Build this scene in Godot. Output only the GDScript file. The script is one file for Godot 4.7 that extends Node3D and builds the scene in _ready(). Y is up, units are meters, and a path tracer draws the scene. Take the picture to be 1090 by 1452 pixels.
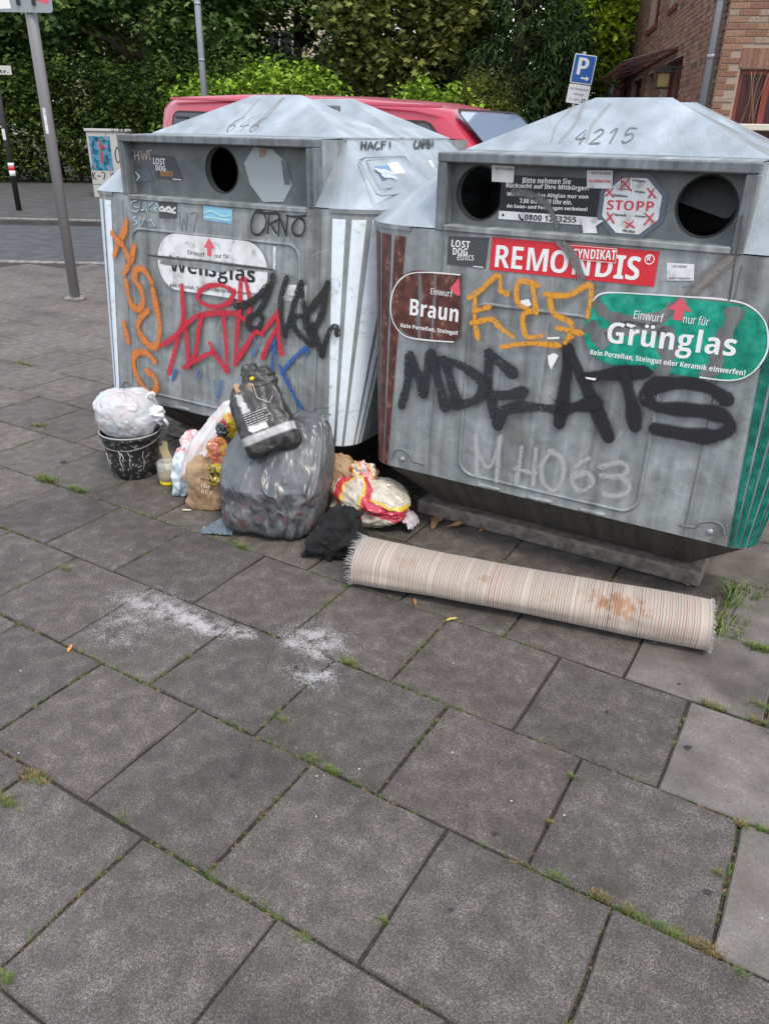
extends Node3D
# A street corner: two galvanised bottle banks on worn paving, with rubbish left in front of them.

var rng := RandomNumberGenerator.new()
var M := {}
var used := {}
var R := PackedFloat32Array()
var cam: Camera3D
const FLAT := Transform3D.IDENTITY
const YAW := 0.53253

func _ready():
	rng.seed = 7
	# --- camera
	cam = Camera3D.new(); cam.name = "camera"; cam.fov = 67.08; cam.near = 0.05; cam.far = 400.0
	cam.transform = Transform3D(Basis(Vector3.RIGHT, -0.45895) * Basis(Vector3.BACK, 0.02002), Vector3(0, 1.5, 0))
	add_child(cam); cam.current = true
	# --- sky, light, exposure
	var env := Environment.new()
	var sm := ProceduralSkyMaterial.new()
	sm.sky_top_color = Color(0.82, 0.865, 0.945); sm.sky_horizon_color = Color(0.95, 0.95, 0.95); sm.sky_curve = 0.25
	sm.ground_bottom_color = Color(0.25, 0.24, 0.23); sm.ground_horizon_color = Color(0.5, 0.5, 0.5); sm.sky_energy_multiplier = 1.0
	sm.sun_angle_max = 1.0
	var sky := Sky.new(); sky.sky_material = sm
	env.background_mode = Environment.BG_SKY; env.sky = sky; env.tonemap_mode = Environment.TONE_MAPPER_LINEAR
	env.background_energy_multiplier = 1.0; env.tonemap_exposure = 1.82
	env.sdfgi_enabled = true; env.ssao_enabled = true; env.ssil_enabled = true
	var we := WorldEnvironment.new(); we.name = "world_environment"; we.environment = env; add_child(we)
	var sun := DirectionalLight3D.new(); sun.name = "sun"; sun.light_energy = 0.45; sun.light_angular_distance = 14.0
	sun.light_color = Color(1.0, 0.96, 0.90); sun.shadow_enabled = true
	sun.transform = Transform3D(Basis.from_euler(Vector3(deg_to_rad(-58), deg_to_rad(28), 0)), Vector3(0, 10, 0))
	add_child(sun)
	materials()
	setting()
	building()
	background()
	bottle_bank_left()
	bottle_bank_right()
	rubbish()
	joint_plants()

# ---------------------------------------------------------------- helpers
func numbered(n: String) -> String:
	if not used.has(n):
		used[n] = 0
		return n
	used[n] += 1
	return "%s_%03d" % [n, used[n]]

func tag(o, label := "", category := "", group := "", kind := ""):
	if label: o.set_meta("label", label)
	if category: o.set_meta("category", category)
	if group: o.set_meta("group", group)
	if kind: o.set_meta("kind", kind)
	return o

func thing(called: String, label: String, category: String, at := Vector3.ZERO, turn := 0.0, group := "") -> Node3D:
	var o := Node3D.new()
	o.name = numbered(called); o.position = at; o.rotation.y = turn
	add_child(o)
	return tag(o, label, category, group)

func obj(called: String, mesh: Mesh, mat: Material, parent: Node = null) -> MeshInstance3D:
	var o := MeshInstance3D.new()
	o.mesh = mesh
	o.material_override = mat
	if parent == null:
		o.name = numbered(called); add_child(o)
	else:
		o.name = called
		var k := 0
		while parent.has_node(NodePath(o.name)):
			k += 1
			o.name = "%s_%03d" % [called, k]
		parent.add_child(o, true)
	return o

func fast(called: String, mesh: Mesh, mat: Material, parent: Node, k: int, xf: Transform3D) -> MeshInstance3D:
	var o := MeshInstance3D.new()
	o.mesh = mesh; o.material_override = mat; o.transform = xf
	o.name = called if k == 0 else "%s_%03d" % [called, k]
	parent.add_child(o, true)
	return o

func part(called: String, parent: Node) -> Node3D:
	var o := Node3D.new()
	o.name = called
	var k := 0
	while parent.has_node(NodePath(o.name)):
		k += 1
		o.name = "%s_%03d" % [called, k]
	parent.add_child(o, true)
	return o

func new_st(smooth := false) -> SurfaceTool:
	var st := SurfaceTool.new()
	st.begin(Mesh.PRIMITIVE_TRIANGLES)
	st.set_smooth_group(0 if smooth else -1)
	return st

func fin(st: SurfaceTool) -> ArrayMesh:
	st.generate_normals()
	return st.commit()

func tri(st, a, b, c):  # anticlockwise seen from outside
	st.add_vertex(a); st.add_vertex(c); st.add_vertex(b)

func quad(st, a, b, c, d):
	tri(st, a, b, c); tri(st, a, c, d)

func otri(st, a, b, c, mid):
	if (b - a).cross(c - a).dot((a + b + c) / 3.0 - mid) >= 0: tri(st, a, b, c)
	else: tri(st, a, c, b)

func oquad(st, a, b, c, d, mid):
	if (b - a).cross(c - a).dot((a + b + c + d) / 4.0 - mid) >= 0: quad(st, a, b, c, d)
	else: quad(st, d, c, b, a)

func box(st, t: Transform3D, x0, x1, y0, y1, z0, z1):
	var p := []
	for x in [x0, x1]:
		for y in [y0, y1]:
			for z in [z0, z1]: p.append(t * Vector3(x, y, z))
	var m = t * Vector3((x0 + x1) / 2.0, (y0 + y1) / 2.0, (z0 + z1) / 2.0)
	for f in [[0, 1, 3, 2], [4, 6, 7, 5], [0, 4, 5, 1], [2, 3, 7, 6], [0, 2, 6, 4], [1, 5, 7, 3]]:
		oquad(st, p[f[0]], p[f[1]], p[f[2]], p[f[3]], m)

func bevel(st, t: Transform3D, x0, x1, y0, y1, z0, z1, c):  # a box with chamfered edges and corners
	var lo := Vector3(x0, y0, z0)
	var hi := Vector3(x1, y1, z1)
	var m = t * ((lo + hi) / 2.0)
	var P := func(s: Vector3, axis: int) -> Vector3:
		var q := Vector3()
		for k in 3:
			q[k] = (hi[k] if s[k] > 0 else lo[k]) - (0.0 if k == axis else s[k] * c)
		return t * q
	for a in 3:
		var b := (a + 1) % 3
		var d := (a + 2) % 3
		for sa in [-1.0, 1.0]:
			var q := []
			for w in [[-1.0, -1.0], [1.0, -1.0], [1.0, 1.0], [-1.0, 1.0]]:
				var s := Vector3(); s[a] = sa; s[b] = w[0]; s[d] = w[1]
				q.append(P.call(s, a))
			oquad(st, q[0], q[1], q[2], q[3], m)
			for sb in [-1.0, 1.0]:
				var s1 := Vector3(); s1[a] = sa; s1[b] = sb; s1[d] = -1.0
				var s2 := s1; s2[d] = 1.0
				oquad(st, P.call(s1, a), P.call(s2, a), P.call(s2, b), P.call(s1, b), m)
				if a == 0:
					for sd in [-1.0, 1.0]:
						var s3 := s1; s3[d] = sd
						otri(st, P.call(s3, 0), P.call(s3, 1), P.call(s3, 2), m)

func tube(st, pts: Array, r, sides := 8, caps := true):
	var rings := []
	var n := pts.size()
	var prev := Vector3.ZERO
	for i in n:
		var d: Vector3 = (pts[mini(i + 1, n - 1)] - pts[maxi(i - 1, 0)]).normalized()
		var side := prev - d * prev.dot(d)
		if side.length() < 0.01: side = d.cross(Vector3.UP if absf(d.y) < 0.9 else Vector3.RIGHT)
		side = side.normalized(); prev = side
		var up := side.cross(d)
		var rr = r[i] if r is Array else r
		var ring := []
		for k in sides:
			var a := TAU * k / sides
			ring.append(pts[i] + (side * cos(a) + up * sin(a)) * rr)
		rings.append(ring)
	for i in n - 1:
		for k in sides:
			var k2 := (k + 1) % sides
			oquad(st, rings[i][k], rings[i][k2], rings[i + 1][k2], rings[i + 1][k], (pts[i] + pts[i + 1]) / 2.0)
	if caps:
		for e in [0, n - 1]:
			for k in range(1, sides - 1):
				otri(st, rings[e][0], rings[e][k], rings[e][k + 1], pts[1 if e == 0 else n - 2])

func se(x: float, e: float) -> float:
	return signf(x) * pow(absf(x), e)

# point on a squarish unit circle, evenly spaced by angle
func sq(a: float, e: float) -> Vector2:
	var c := cos(a)
	var s := sin(a)
	return Vector2(c, s) * pow(pow(absf(c), 2.0 / e) + pow(absf(s), 2.0 / e), -e * 0.5)

# closed surface from f(u, v); u runs round, v from pole to pole; tint(p) gives vertex colours
func closed(nu: int, nv: int, f: Callable, tint = null, open_ends := false) -> ArrayMesh:
	var st := new_st(true)
	var g := []
	for j in nv + 1:
		var row := []
		for i in nu: row.append(f.call(float(i) / nu, float(j) / nv))
		row.append(row[0])
		g.append(row)
	for j in nv:
		for i in nu:
			var ids := [[i, j], [i, j + 1], [i + 1, j + 1], [i, j], [i + 1, j + 1], [i + 1, j]]
			for k in [0, 2, 1, 3, 5, 4]:
				var p: Vector3 = g[ids[k][1]][ids[k][0]]
				if tint != null: st.set_color(tint.call(p))
				st.set_uv(Vector2(float(ids[k][1]) / nv, float(ids[k][0]) / nu))
				st.add_vertex(p)
	return fin(st)

# piecewise flat heights between random lattice points: the look of creased film or paper
func facets(u: float, v: float, nx: int, ny: int, sd: int) -> float:
	var x := u * nx
	var y := v * ny
	var ix := floori(x)
	var iy := floori(y)
	var fx := x - ix
	var fy := y - iy
	var i0 := posmod(ix, nx)
	var i1 := posmod(ix + 1, nx)
	var a := R[(i0 * 73 + iy * 179 + sd * 37) & 4095]
	var b := R[(i1 * 73 + iy * 179 + sd * 37) & 4095]
	var c := R[(i0 * 73 + (iy + 1) * 179 + sd * 37) & 4095]
	var d := R[(i1 * 73 + (iy + 1) * 179 + sd * 37) & 4095]
	if R[(i0 * 31 + iy * 57 + sd * 11 + 901) & 4095] > 0.0:
		if fx + fy < 1.0: return a + (b - a) * fx + (c - a) * fy
		return d + (c - d) * (1.0 - fx) + (b - d) * (1.0 - fy)
	if fx > fy: return a + (b - a) * fx + (d - b) * fy
	return a + (c - a) * fy + (d - c) * fx

func sheet(nu: int, nv: int, f: Callable, tint = null) -> ArrayMesh:
	var st := new_st(true)
	for j in nv:
		for i in nu:
			for k in [[0, 0], [1, 1], [1, 0], [0, 0], [0, 1], [1, 1]]:
				var u := float(i + k[0]) / nu
				var v := float(j + k[1]) / nv
				var p: Vector3 = f.call(u, v)
				if tint != null: st.set_color(tint.call(p))
				st.set_uv(Vector2(u, v))
				st.add_vertex(p)
	return fin(st)

func pairs(a: Array) -> PackedVector2Array:
	var r := PackedVector2Array()
	for i in a.size() / 2: r.append(Vector2(a[2 * i], a[2 * i + 1]))
	return r

func poly(st, t: Transform3D, pts: PackedVector2Array, off: float):
	var ids := Geometry2D.triangulate_polygon(pts)
	for i in ids.size() / 3:
		var a := pts[ids[3 * i]]
		var b := pts[ids[3 * i + 1]]
		var c := pts[ids[3 * i + 2]]
		if (b - a).cross(c - a) < 0:
			var s := b; b = c; c = s
		tri(st, t * Vector3(a.x, a.y, off), t * Vector3(b.x, b.y, off), t * Vector3(c.x, c.y, off))

func rrect(x0, x1, y0, y1, r, n := 8) -> PackedVector2Array:
	var p := PackedVector2Array()
	for q in [[x1 - r, y1 - r, 0], [x0 + r, y1 - r, 1], [x0 + r, y0 + r, 2], [x1 - r, y0 + r, 3]]:
		for k in n + 1:
			var a: float = (q[2] + float(k) / n) * PI / 2
			p.append(Vector2(q[0] + cos(a) * r, q[1] + sin(a) * r))
	return p

func smooth_line(p: PackedVector2Array, per := 8) -> PackedVector2Array:
	var o := PackedVector2Array()
	var n := p.size()
	if n == 2:
		for k in per * 2 + 1: o.append(p[0].lerp(p[1], k / (per * 2.0)))
		return o
	for i in n - 1:
		var a := p[maxi(i - 1, 0)]
		var d := p[mini(i + 2, n - 1)]
		for k in per: o.append(p[i].cubic_interpolate(p[i + 1], a, d, float(k) / per))
	o.append(p[n - 1])
	return o

# a painted stroke: a thin ribbon lying on the plane t, with soft edges carried by vertex alpha
func stroke(st, t: Transform3D, a: Array, w: float, col: Color, off := 0.0012, soft := 0.35, rough := 0.12, per := 8):
	var p := smooth_line(pairs(a), per)
	var n := p.size()
	var L := []
	for i in n:
		var d := (p[mini(i + 1, n - 1)] - p[maxi(i - 1, 0)]).normalized()
		var s := Vector2(-d.y, d.x)
		var h := w * 0.5 * (1.0 + rng.randf_range(-rough, rough) * 0.5 + 0.16 * sin(i * 0.21 + n) + 0.10 * sin(i * 0.53 + w * 900.0))
		var q := p[i]
		L.append([q, s, h])
	var z := off
	var rows := []
	# rounded ends
	var d0 := (p[0] - p[1]).normalized()
	var d1 := (p[n - 1] - p[n - 2]).normalized()
	for e in [[p[0], d0, 1.0, 0.1], [p[0], d0, 0.72, 0.72], [p[0], d0, 0.35, 0.95]]:
		rows.append([e[0] + e[1] * w * 0.5 * e[2], Vector2(d0.y, -d0.x), w * 0.5 * e[3]])
	for l in L: rows.append(l)
	for e in [[0.35, 0.95], [0.72, 0.72], [1.0, 0.1]]:
		rows.append([p[n - 1] + d1 * w * 0.5 * e[0], Vector2(-d1.y, d1.x), w * 0.5 * e[1]])
	var lat := [[-1.0, 0.0], [-1.0 + soft, 1.0], [1.0 - soft, 1.0], [1.0, 0.0]]
	var step := 0.0011 / rows.size()
	for i in rows.size() - 1:
		for k in 3:
			var c := []
			for w2 in [[i, k], [i, k + 1], [i + 1, k + 1], [i + 1, k]]:
				var r = rows[w2[0]]
				var q: Vector2 = r[0] + r[1] * r[2] * lat[w2[1]][0]
				c.append([t * Vector3(q.x, q.y, z + step * w2[0]), lat[w2[1]][1]])
			for id in [0, 1, 2, 0, 2, 3]:
				st.set_color(Color(col.r, col.g, col.b, col.a * c[id][1]))
				st.add_vertex(c[id][0])

# a tag: every letter is a mesh of its own under one part
func letter(parent, t: Transform3D, lines: Array, w: float, col: Color, mat: Material, off := 0.0012, soft := 0.35, called := "letter"):
	var st := new_st(true)
	var z := off
	for l in lines:
		if w > 0.018 and called == "letter": stroke(st, t, l, w * 1.7, Color(col.r, col.g, col.b, col.a * 0.16), z - 0.0006, 0.98)  # overspray
		stroke(st, t, l, w, col, z, soft)
		z += 0.0012
	return obj(called, fin(st), mat, parent)

const GLYPH := {
	"A": [[0, 0, 0.45, 1, 0.9, 0], [0.18, 0.38, 0.75, 0.38]], "B": [[0.05, 0, 0.05, 1], [0.05, 1, 0.6, 0.95, 0.6, 0.6, 0.1, 0.52], [0.1, 0.52, 0.75, 0.45, 0.7, 0.05, 0.05, 0]],
	"C": [[0.8, 0.85, 0.45, 1, 0.05, 0.6, 0.15, 0.1, 0.5, 0, 0.85, 0.15]], "D": [[0.05, 0, 0.05, 1], [0.05, 1, 0.6, 0.9, 0.8, 0.5, 0.55, 0.05, 0.05, 0]],
	"E": [[0.05, 0, 0.05, 1], [0.05, 1, 0.75, 1], [0.05, 0.5, 0.6, 0.52], [0.05, 0, 0.75, 0]], "F": [[0.05, 0, 0.05, 1], [0.05, 1, 0.8, 0.98], [0.05, 0.5, 0.6, 0.52]],
	"H": [[0.05, 0, 0.1, 1], [0.75, 0, 0.8, 1], [0.08, 0.48, 0.78, 0.55]], "I": [[0.4, 0, 0.42, 1]], "K": [[0.1, 0, 0.1, 1], [0.75, 1, 0.12, 0.45], [0.2, 0.5, 0.8, 0]],
	"M": [[0, 0, 0.1, 1], [0.1, 1, 0.45, 0.3, 0.8, 1], [0.8, 1, 0.9, 0]], "N": [[0.05, 0, 0.1, 1], [0.1, 1, 0.7, 0], [0.7, 0, 0.8, 1]],
	"O": [[0.45, 1, 0.08, 0.65, 0.15, 0.15, 0.5, 0, 0.85, 0.4, 0.75, 0.85, 0.4, 1]], "R": [[0.05, 0, 0.05, 1], [0.05, 1, 0.65, 0.95, 0.6, 0.55, 0.1, 0.48], [0.25, 0.5, 0.8, 0]],
	"S": [[0.8, 0.85, 0.4, 1, 0.1, 0.75, 0.45, 0.5, 0.8, 0.25, 0.45, 0, 0.05, 0.12]], "T": [[0, 1, 0.85, 0.97], [0.42, 1, 0.42, 0]], "U": [[0.05, 1, 0.08, 0.25, 0.4, 0, 0.75, 0.25, 0.8, 1]],
	"V": [[0, 1, 0.4, 0, 0.8, 1]], "W": [[0, 1, 0.2, 0, 0.45, 0.7, 0.7, 0, 0.9, 1]], "X": [[0, 0, 0.8, 1], [0, 1, 0.8, 0]], "Y": [[0, 1, 0.4, 0.5], [0.8, 1, 0.4, 0.5, 0.35, 0]],
	"1": [[0.15, 0.75, 0.5, 1, 0.45, 0]], "2": [[0.1, 0.8, 0.45, 1, 0.75, 0.75, 0.1, 0], [0.1, 0, 0.85, 0.02]], "3": [[0.1, 0.9, 0.6, 1, 0.7, 0.7, 0.3, 0.52], [0.3, 0.52, 0.8, 0.35, 0.6, 0, 0.1, 0.08]],
	"4": [[0.5, 1, 0.05, 0.4, 0.8, 0.42], [0.6, 0.7, 0.55, 0]], "5": [[0.75, 1, 0.2, 1, 0.15, 0.55, 0.6, 0.6, 0.75, 0.25, 0.4, 0, 0.1, 0.1]],
	"6": [[0.7, 0.95, 0.3, 0.75, 0.08, 0.3, 0.4, 0, 0.75, 0.25, 0.45, 0.48, 0.12, 0.3]], "7": [[0.05, 1, 0.8, 1, 0.35, 0]], "0": [[0.45, 1, 0.08, 0.5, 0.45, 0, 0.8, 0.5, 0.45, 1]],
	"!": [[0.4, 1, 0.38, 0.3], [0.37, 0.08, 0.38, 0.02]], "-": [[0.1, 0.5, 0.7, 0.5]]}

# hand lettering between two points of the plane t
func hand(parent, t: Transform3D, txt: String, m: Array, w: float, col: Color, mat: Material, off := 0.0012, skew := 0.0):
	var a := Vector2(m[0], m[1])
	var b := Vector2(m[2], m[3])
	var e := (b - a) / txt.length()
	var up := Vector2(m[4], m[5]) if m.size() == 6 else Vector2(-e.y, e.x).normalized() * float(m[4]) + e.normalized() * skew * float(m[4])
	var g := part("hand_lettering", parent)
	for i in txt.length():
		if not GLYPH.has(txt[i]): continue
		var lines := []
		for l in GLYPH[txt[i]]:
			var q := []
			for k in l.size() / 2:
				var v: Vector2 = a + e * (i + 0.08 + 0.84 * l[2 * k]) + up * (l[2 * k + 1] - 0.5 + rng.randf_range(-0.03, 0.03))
				q.append(v.x); q.append(v.y)
			lines.append(q)
		letter(g, t, lines, w, col, mat, off)
	return g

func text(parent, t: Transform3D, txt: String, m: Array, mat: Material, bold := true, off := 0.001, called := "lettering") -> MeshInstance3D:
	var tm := TextMesh.new()
	var f := SystemFont.new()
	f.font_names = PackedStringArray(["Droid Sans"]); f.font_weight = 700 if bold else 400
	tm.font = f; tm.text = txt; tm.font_size = 40; tm.depth = 0.01; tm.curve_step = 2.0
	var bb := tm.get_aabb()
	var a := Vector2(m[0], m[1])
	var b := Vector2(m[2], m[3])
	var d := (b - a)
	var up := Vector2(-d.y, d.x).normalized() * (float(m[4]) / bb.size.y)
	d /= bb.size.x
	var c := bb.get_center()
	var mid := (a + b) / 2.0 - d * c.x - up * c.y
	var o := obj(called, tm, mat, parent)
	o.transform = t * Transform3D(Basis(Vector3(d.x, d.y, 0), Vector3(up.x, up.y, 0), Vector3(0, 0, 0.03)), Vector3(mid.x, mid.y, off))
	return o

func flat(parent, called: String, t: Transform3D, pts: PackedVector2Array, mat: Material, off := 0.0015) -> MeshInstance3D:
	var st := new_st()
	poly(st, t, pts, off)
	return obj(called, fin(st), mat, parent)

func outline(parent, called, t, pts: PackedVector2Array, w: float, mat, off: float):
	var st := new_st()
	var n := pts.size()
	for i in n:
		var a := pts[i]; var b := pts[(i + 1) % n]
		var pa := (a - pts[(i + n - 1) % n]).normalized()
		var pb := (pts[(i + 2) % n] - b).normalized()
		var d := (b - a).normalized()
		var na := (pa + d).normalized(); na = Vector2(-na.y, na.x) * w
		var nb := (pb + d).normalized(); nb = Vector2(-nb.y, nb.x) * w
		quad(st, t * Vector3(a.x, a.y, off), t * Vector3(b.x, b.y, off), t * Vector3(b.x + nb.x, b.y + nb.y, off), t * Vector3(a.x + na.x, a.y + na.y, off))
	return obj(called, fin(st), mat, parent)

# ---------------------------------------------------------------- materials
func mat(col: Color, rough := 0.8, metal := 0.0) -> StandardMaterial3D:
	var m := StandardMaterial3D.new()
	m.albedo_color = col.linear_to_srgb(); m.roughness = rough; m.metallic = metal
	return m

func gray(v: float) -> Color: return Color(v, v, v)

func noise(sz: int, sd: int, freq: float, kind := FastNoiseLite.TYPE_SIMPLEX_SMOOTH, oct := 1, w := 0, cell := 1) -> PackedByteArray:
	var n := FastNoiseLite.new()
	n.seed = sd; n.frequency = freq; n.noise_type = kind
	n.fractal_type = FastNoiseLite.FRACTAL_FBM if oct > 1 else FastNoiseLite.FRACTAL_NONE
	n.fractal_octaves = oct
	n.cellular_return_type = FastNoiseLite.RETURN_CELL_VALUE if cell == 0 else FastNoiseLite.RETURN_DISTANCE
	var im := n.get_seamless_image(w if w else sz, sz)
	im.convert(Image.FORMAT_L8)
	return im.get_data()

func streaks(sz: int, sd: int, freq: float, squash: int) -> PackedByteArray:  # noise drawn out along the height
	var n := FastNoiseLite.new()
	n.seed = sd; n.frequency = freq; n.fractal_octaves = 3
	var im := n.get_seamless_image(sz, sz / squash)
	im.resize(sz, sz, Image.INTERPOLATE_CUBIC)
	im.convert(Image.FORMAT_L8)
	return im.get_data()

func grain(sz: int, sd: int) -> PackedByteArray:
	var r := RandomNumberGenerator.new(); r.seed = sd
	var b := PackedByteArray(); b.resize(sz * sz)
	for i in sz * sz: b[i] = r.randi() & 255
	return b

# weighted sum of layers, looked up in a colour ramp
func paint(sz: int, layers: Array, weights: Array, stops: Array, cols: Array) -> ImageTexture:
	var g := Gradient.new()
	g.offsets = PackedFloat32Array(stops); g.colors = PackedColorArray(cols)
	var lut := PackedByteArray()
	for i in 256:
		var c := g.sample(i / 255.0).linear_to_srgb()
		lut.append(int(clampf(c.r, 0, 1) * 255)); lut.append(int(clampf(c.g, 0, 1) * 255)); lut.append(int(clampf(c.b, 0, 1) * 255))
	var out := PackedByteArray(); out.resize(sz * sz * 3)
	var k := layers.size()
	var a: PackedByteArray = layers[0]
	var b: PackedByteArray = layers[1 % k]
	var c: PackedByteArray = layers[2 % k]
	var d: PackedByteArray = layers[3 % k]
	var wa: float = weights[0]
	var wb: float = weights[1] if k > 1 else 0.0
	var wc: float = weights[2] if k > 2 else 0.0
	var wd: float = weights[3] if k > 3 else 0.0
	for i in sz * sz:
		var v := clampi(int(a[i] * wa + b[i] * wb + c[i] * wc + d[i] * wd), 0, 255) * 3
		out[i * 3] = lut[v]; out[i * 3 + 1] = lut[v + 1]; out[i * 3 + 2] = lut[v + 2]
	return ImageTexture.create_from_image(Image.create_from_data(sz, sz, false, Image.FORMAT_RGB8, out))

func gray_tex(sz: int, b: PackedByteArray) -> ImageTexture:
	return ImageTexture.create_from_image(Image.create_from_data(sz, sz, false, Image.FORMAT_L8, b))

func tri_mat(t: Texture2D, scale: float, rough := 0.7, metal := 0.0, world := false, bump: Texture2D = null, bump_cm := 0.0, tint := Color.WHITE) -> StandardMaterial3D:
	var m := StandardMaterial3D.new()
	m.albedo_texture = t; m.albedo_color = tint
	m.uv1_triplanar = true; m.uv1_world_triplanar = world
	m.uv1_scale = Vector3.ONE * scale; m.uv1_triplanar_sharpness = 8.0
	m.roughness = rough; m.metallic = metal
	if bump:
		m.heightmap_enabled = true; m.heightmap_texture = bump; m.heightmap_scale = bump_cm
	return m

func macro(m: StandardMaterial3D, t: Texture2D, scale: float, world: bool) -> StandardMaterial3D:  # broad patches of dirt over the fine pattern
	m.detail_enabled = true; m.detail_albedo = t; m.detail_blend_mode = BaseMaterial3D.BLEND_MODE_MUL; m.detail_uv_layer = BaseMaterial3D.DETAIL_UV_2
	m.uv2_triplanar = true; m.uv2_world_triplanar = world; m.uv2_scale = Vector3.ONE * scale; m.uv2_triplanar_sharpness = 8.0
	return m

func tinted(rough := 0.6, metal := 0.0) -> StandardMaterial3D:
	var m := mat(Color.WHITE, rough, metal)
	m.vertex_color_use_as_albedo = true
	return m

func materials():
	var blot := noise(1024, 3, 0.006, FastNoiseLite.TYPE_SIMPLEX_SMOOTH, 4)
	var span := noise(1024, 5, 0.035, FastNoiseLite.TYPE_CELLULAR, 1, 0, 0)
	var strk := streaks(1024, 8, 0.02, 16)
	var fine := noise(1024, 9, 0.25, FastNoiseLite.TYPE_SIMPLEX, 2)
	var galv := paint(1024, [blot, span, strk, fine], [0.22, 0.13, 0.38, 0.27], [0.22, 0.40, 0.50, 0.60, 0.80],
		[Color(0.19, 0.20, 0.205), Color(0.285, 0.308, 0.318), Color(0.33, 0.358, 0.37), Color(0.385, 0.415, 0.43), Color(0.56, 0.59, 0.60)])
	var bumps := gray_tex(1024, blot)
	M.galv = tri_mat(galv, 0.8, 0.52, 0.2, false, bumps, 0.5, Color(0.895, 0.895, 0.885))
	var lidt := paint(1024, [blot, span, fine], [0.52, 0.13, 0.35], [0.24, 0.42, 0.52, 0.62, 0.80],
		[Color(0.235, 0.262, 0.283), Color(0.305, 0.342, 0.37), Color(0.34, 0.382, 0.412), Color(0.38, 0.424, 0.455), Color(0.50, 0.54, 0.57)])
	M.galv_light = tri_mat(lidt, 0.7, 0.42, 0.35, false, bumps, 0.3)
	M.galv_dark = tri_mat(galv, 0.9, 0.6, 0.15, false, null, 0.0, Color(0.72, 0.71, 0.69))
	M.rim = tri_mat(galv, 1.3, 0.55, 0.15, false, null, 0.0, Color(0.74, 0.75, 0.76))
	M.recess = tri_mat(lidt, 1.1, 0.6, 0.1, false, null, 0.0, Color(0.62, 0.62, 0.60))
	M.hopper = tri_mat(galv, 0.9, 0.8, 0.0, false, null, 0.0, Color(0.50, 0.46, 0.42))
	var g1 := grain(1024, 11)
	var stone := noise(1024, 12, 0.20, FastNoiseLite.TYPE_CELLULAR, 1, 0, 0)
	var stone2 := noise(1024, 14, 0.3, FastNoiseLite.TYPE_SIMPLEX, 3)
	var blot2 := noise(1024, 13, 0.005, FastNoiseLite.TYPE_SIMPLEX_SMOOTH, 5)
	var slab := paint(1024, [stone, stone2, blot2, g1], [0.38, 0.24, 0.22, 0.16], [0.22, 0.40, 0.52, 0.60, 0.70, 0.84],
		[Color(0.045, 0.0385, 0.0345), Color(0.080, 0.0695, 0.063), Color(0.109, 0.095, 0.0865), Color(0.145, 0.127, 0.117), Color(0.235, 0.209, 0.194), Color(0.45, 0.41, 0.385)])
	var sb := gray_tex(1024, stone2)
	for i in 4:
		var m := tri_mat(slab, 2.3, 0.66, 0.0, true, sb, 0.16, [Color(0.98, 0.975, 0.97), Color(0.94, 0.935, 0.93), Color(0.96, 0.945, 0.935), Color(0.90, 0.895, 0.89)][i])
		m.uv1_offset = Vector3(0.31 * i, 0.17 * i, 0.43 * i)
		M["slab%d" % i] = m
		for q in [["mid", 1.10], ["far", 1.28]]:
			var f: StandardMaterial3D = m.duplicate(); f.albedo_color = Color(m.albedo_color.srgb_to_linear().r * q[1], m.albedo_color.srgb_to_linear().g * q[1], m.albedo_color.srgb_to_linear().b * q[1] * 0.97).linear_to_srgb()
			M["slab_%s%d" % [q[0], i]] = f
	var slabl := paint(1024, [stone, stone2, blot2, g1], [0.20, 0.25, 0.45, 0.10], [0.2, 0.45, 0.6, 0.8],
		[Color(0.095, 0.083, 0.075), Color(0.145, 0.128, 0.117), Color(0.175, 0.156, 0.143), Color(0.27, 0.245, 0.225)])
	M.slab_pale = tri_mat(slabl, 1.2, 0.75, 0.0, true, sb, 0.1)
	var soil := paint(512, [noise(512, 21, 0.05, FastNoiseLite.TYPE_SIMPLEX, 4), grain(512, 22)], [0.75, 0.25], [0.25, 0.5, 0.75],
		[Color(0.016, 0.013, 0.010), Color(0.035, 0.028, 0.019), Color(0.07, 0.055, 0.035)])
	M.soil = tri_mat(soil, 4.0, 0.95, 0.0, true)
	M.earth = tri_mat(soil, 0.7, 0.95, 0.0, true)
	var tar := paint(512, [noise(512, 23, 0.3, FastNoiseLite.TYPE_SIMPLEX, 2), noise(512, 24, 0.01, FastNoiseLite.TYPE_SIMPLEX, 4), grain(512, 25)], [0.3, 0.5, 0.2], [0.25, 0.5, 0.75],
		[Color(0.042, 0.044, 0.048), Color(0.062, 0.065, 0.070), Color(0.092, 0.095, 0.100)])
	M.tar = tri_mat(tar, 0.5, 0.85, 0.0, true)
	M.far_path = tri_mat(tar, 0.35, 0.9, 0.0, true, null, 0.0, Color(1.0, 0.95, 0.90)); M.far_path.detail_enabled = false
	var conc := paint(512, [noise(512, 26, 0.012, FastNoiseLite.TYPE_SIMPLEX, 5), grain(512, 27)], [0.8, 0.2], [0.25, 0.5, 0.75],
		[Color(0.13, 0.122, 0.11), Color(0.20, 0.19, 0.175), Color(0.28, 0.265, 0.25)])
	M.concrete = tri_mat(conc, 1.2, 0.9, 0.0, false)
	M.beam = tri_mat(conc, 2.2, 0.9, 0.0, false, null, 0.0, Color(0.95, 0.92, 0.88))
	M.render_wall = mat(Color(0.46, 0.45, 0.43), 0.8)
	M.mortar = mat(Color(0.34, 0.27, 0.21), 0.95)
	var brk := tinted(0.9)
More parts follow.
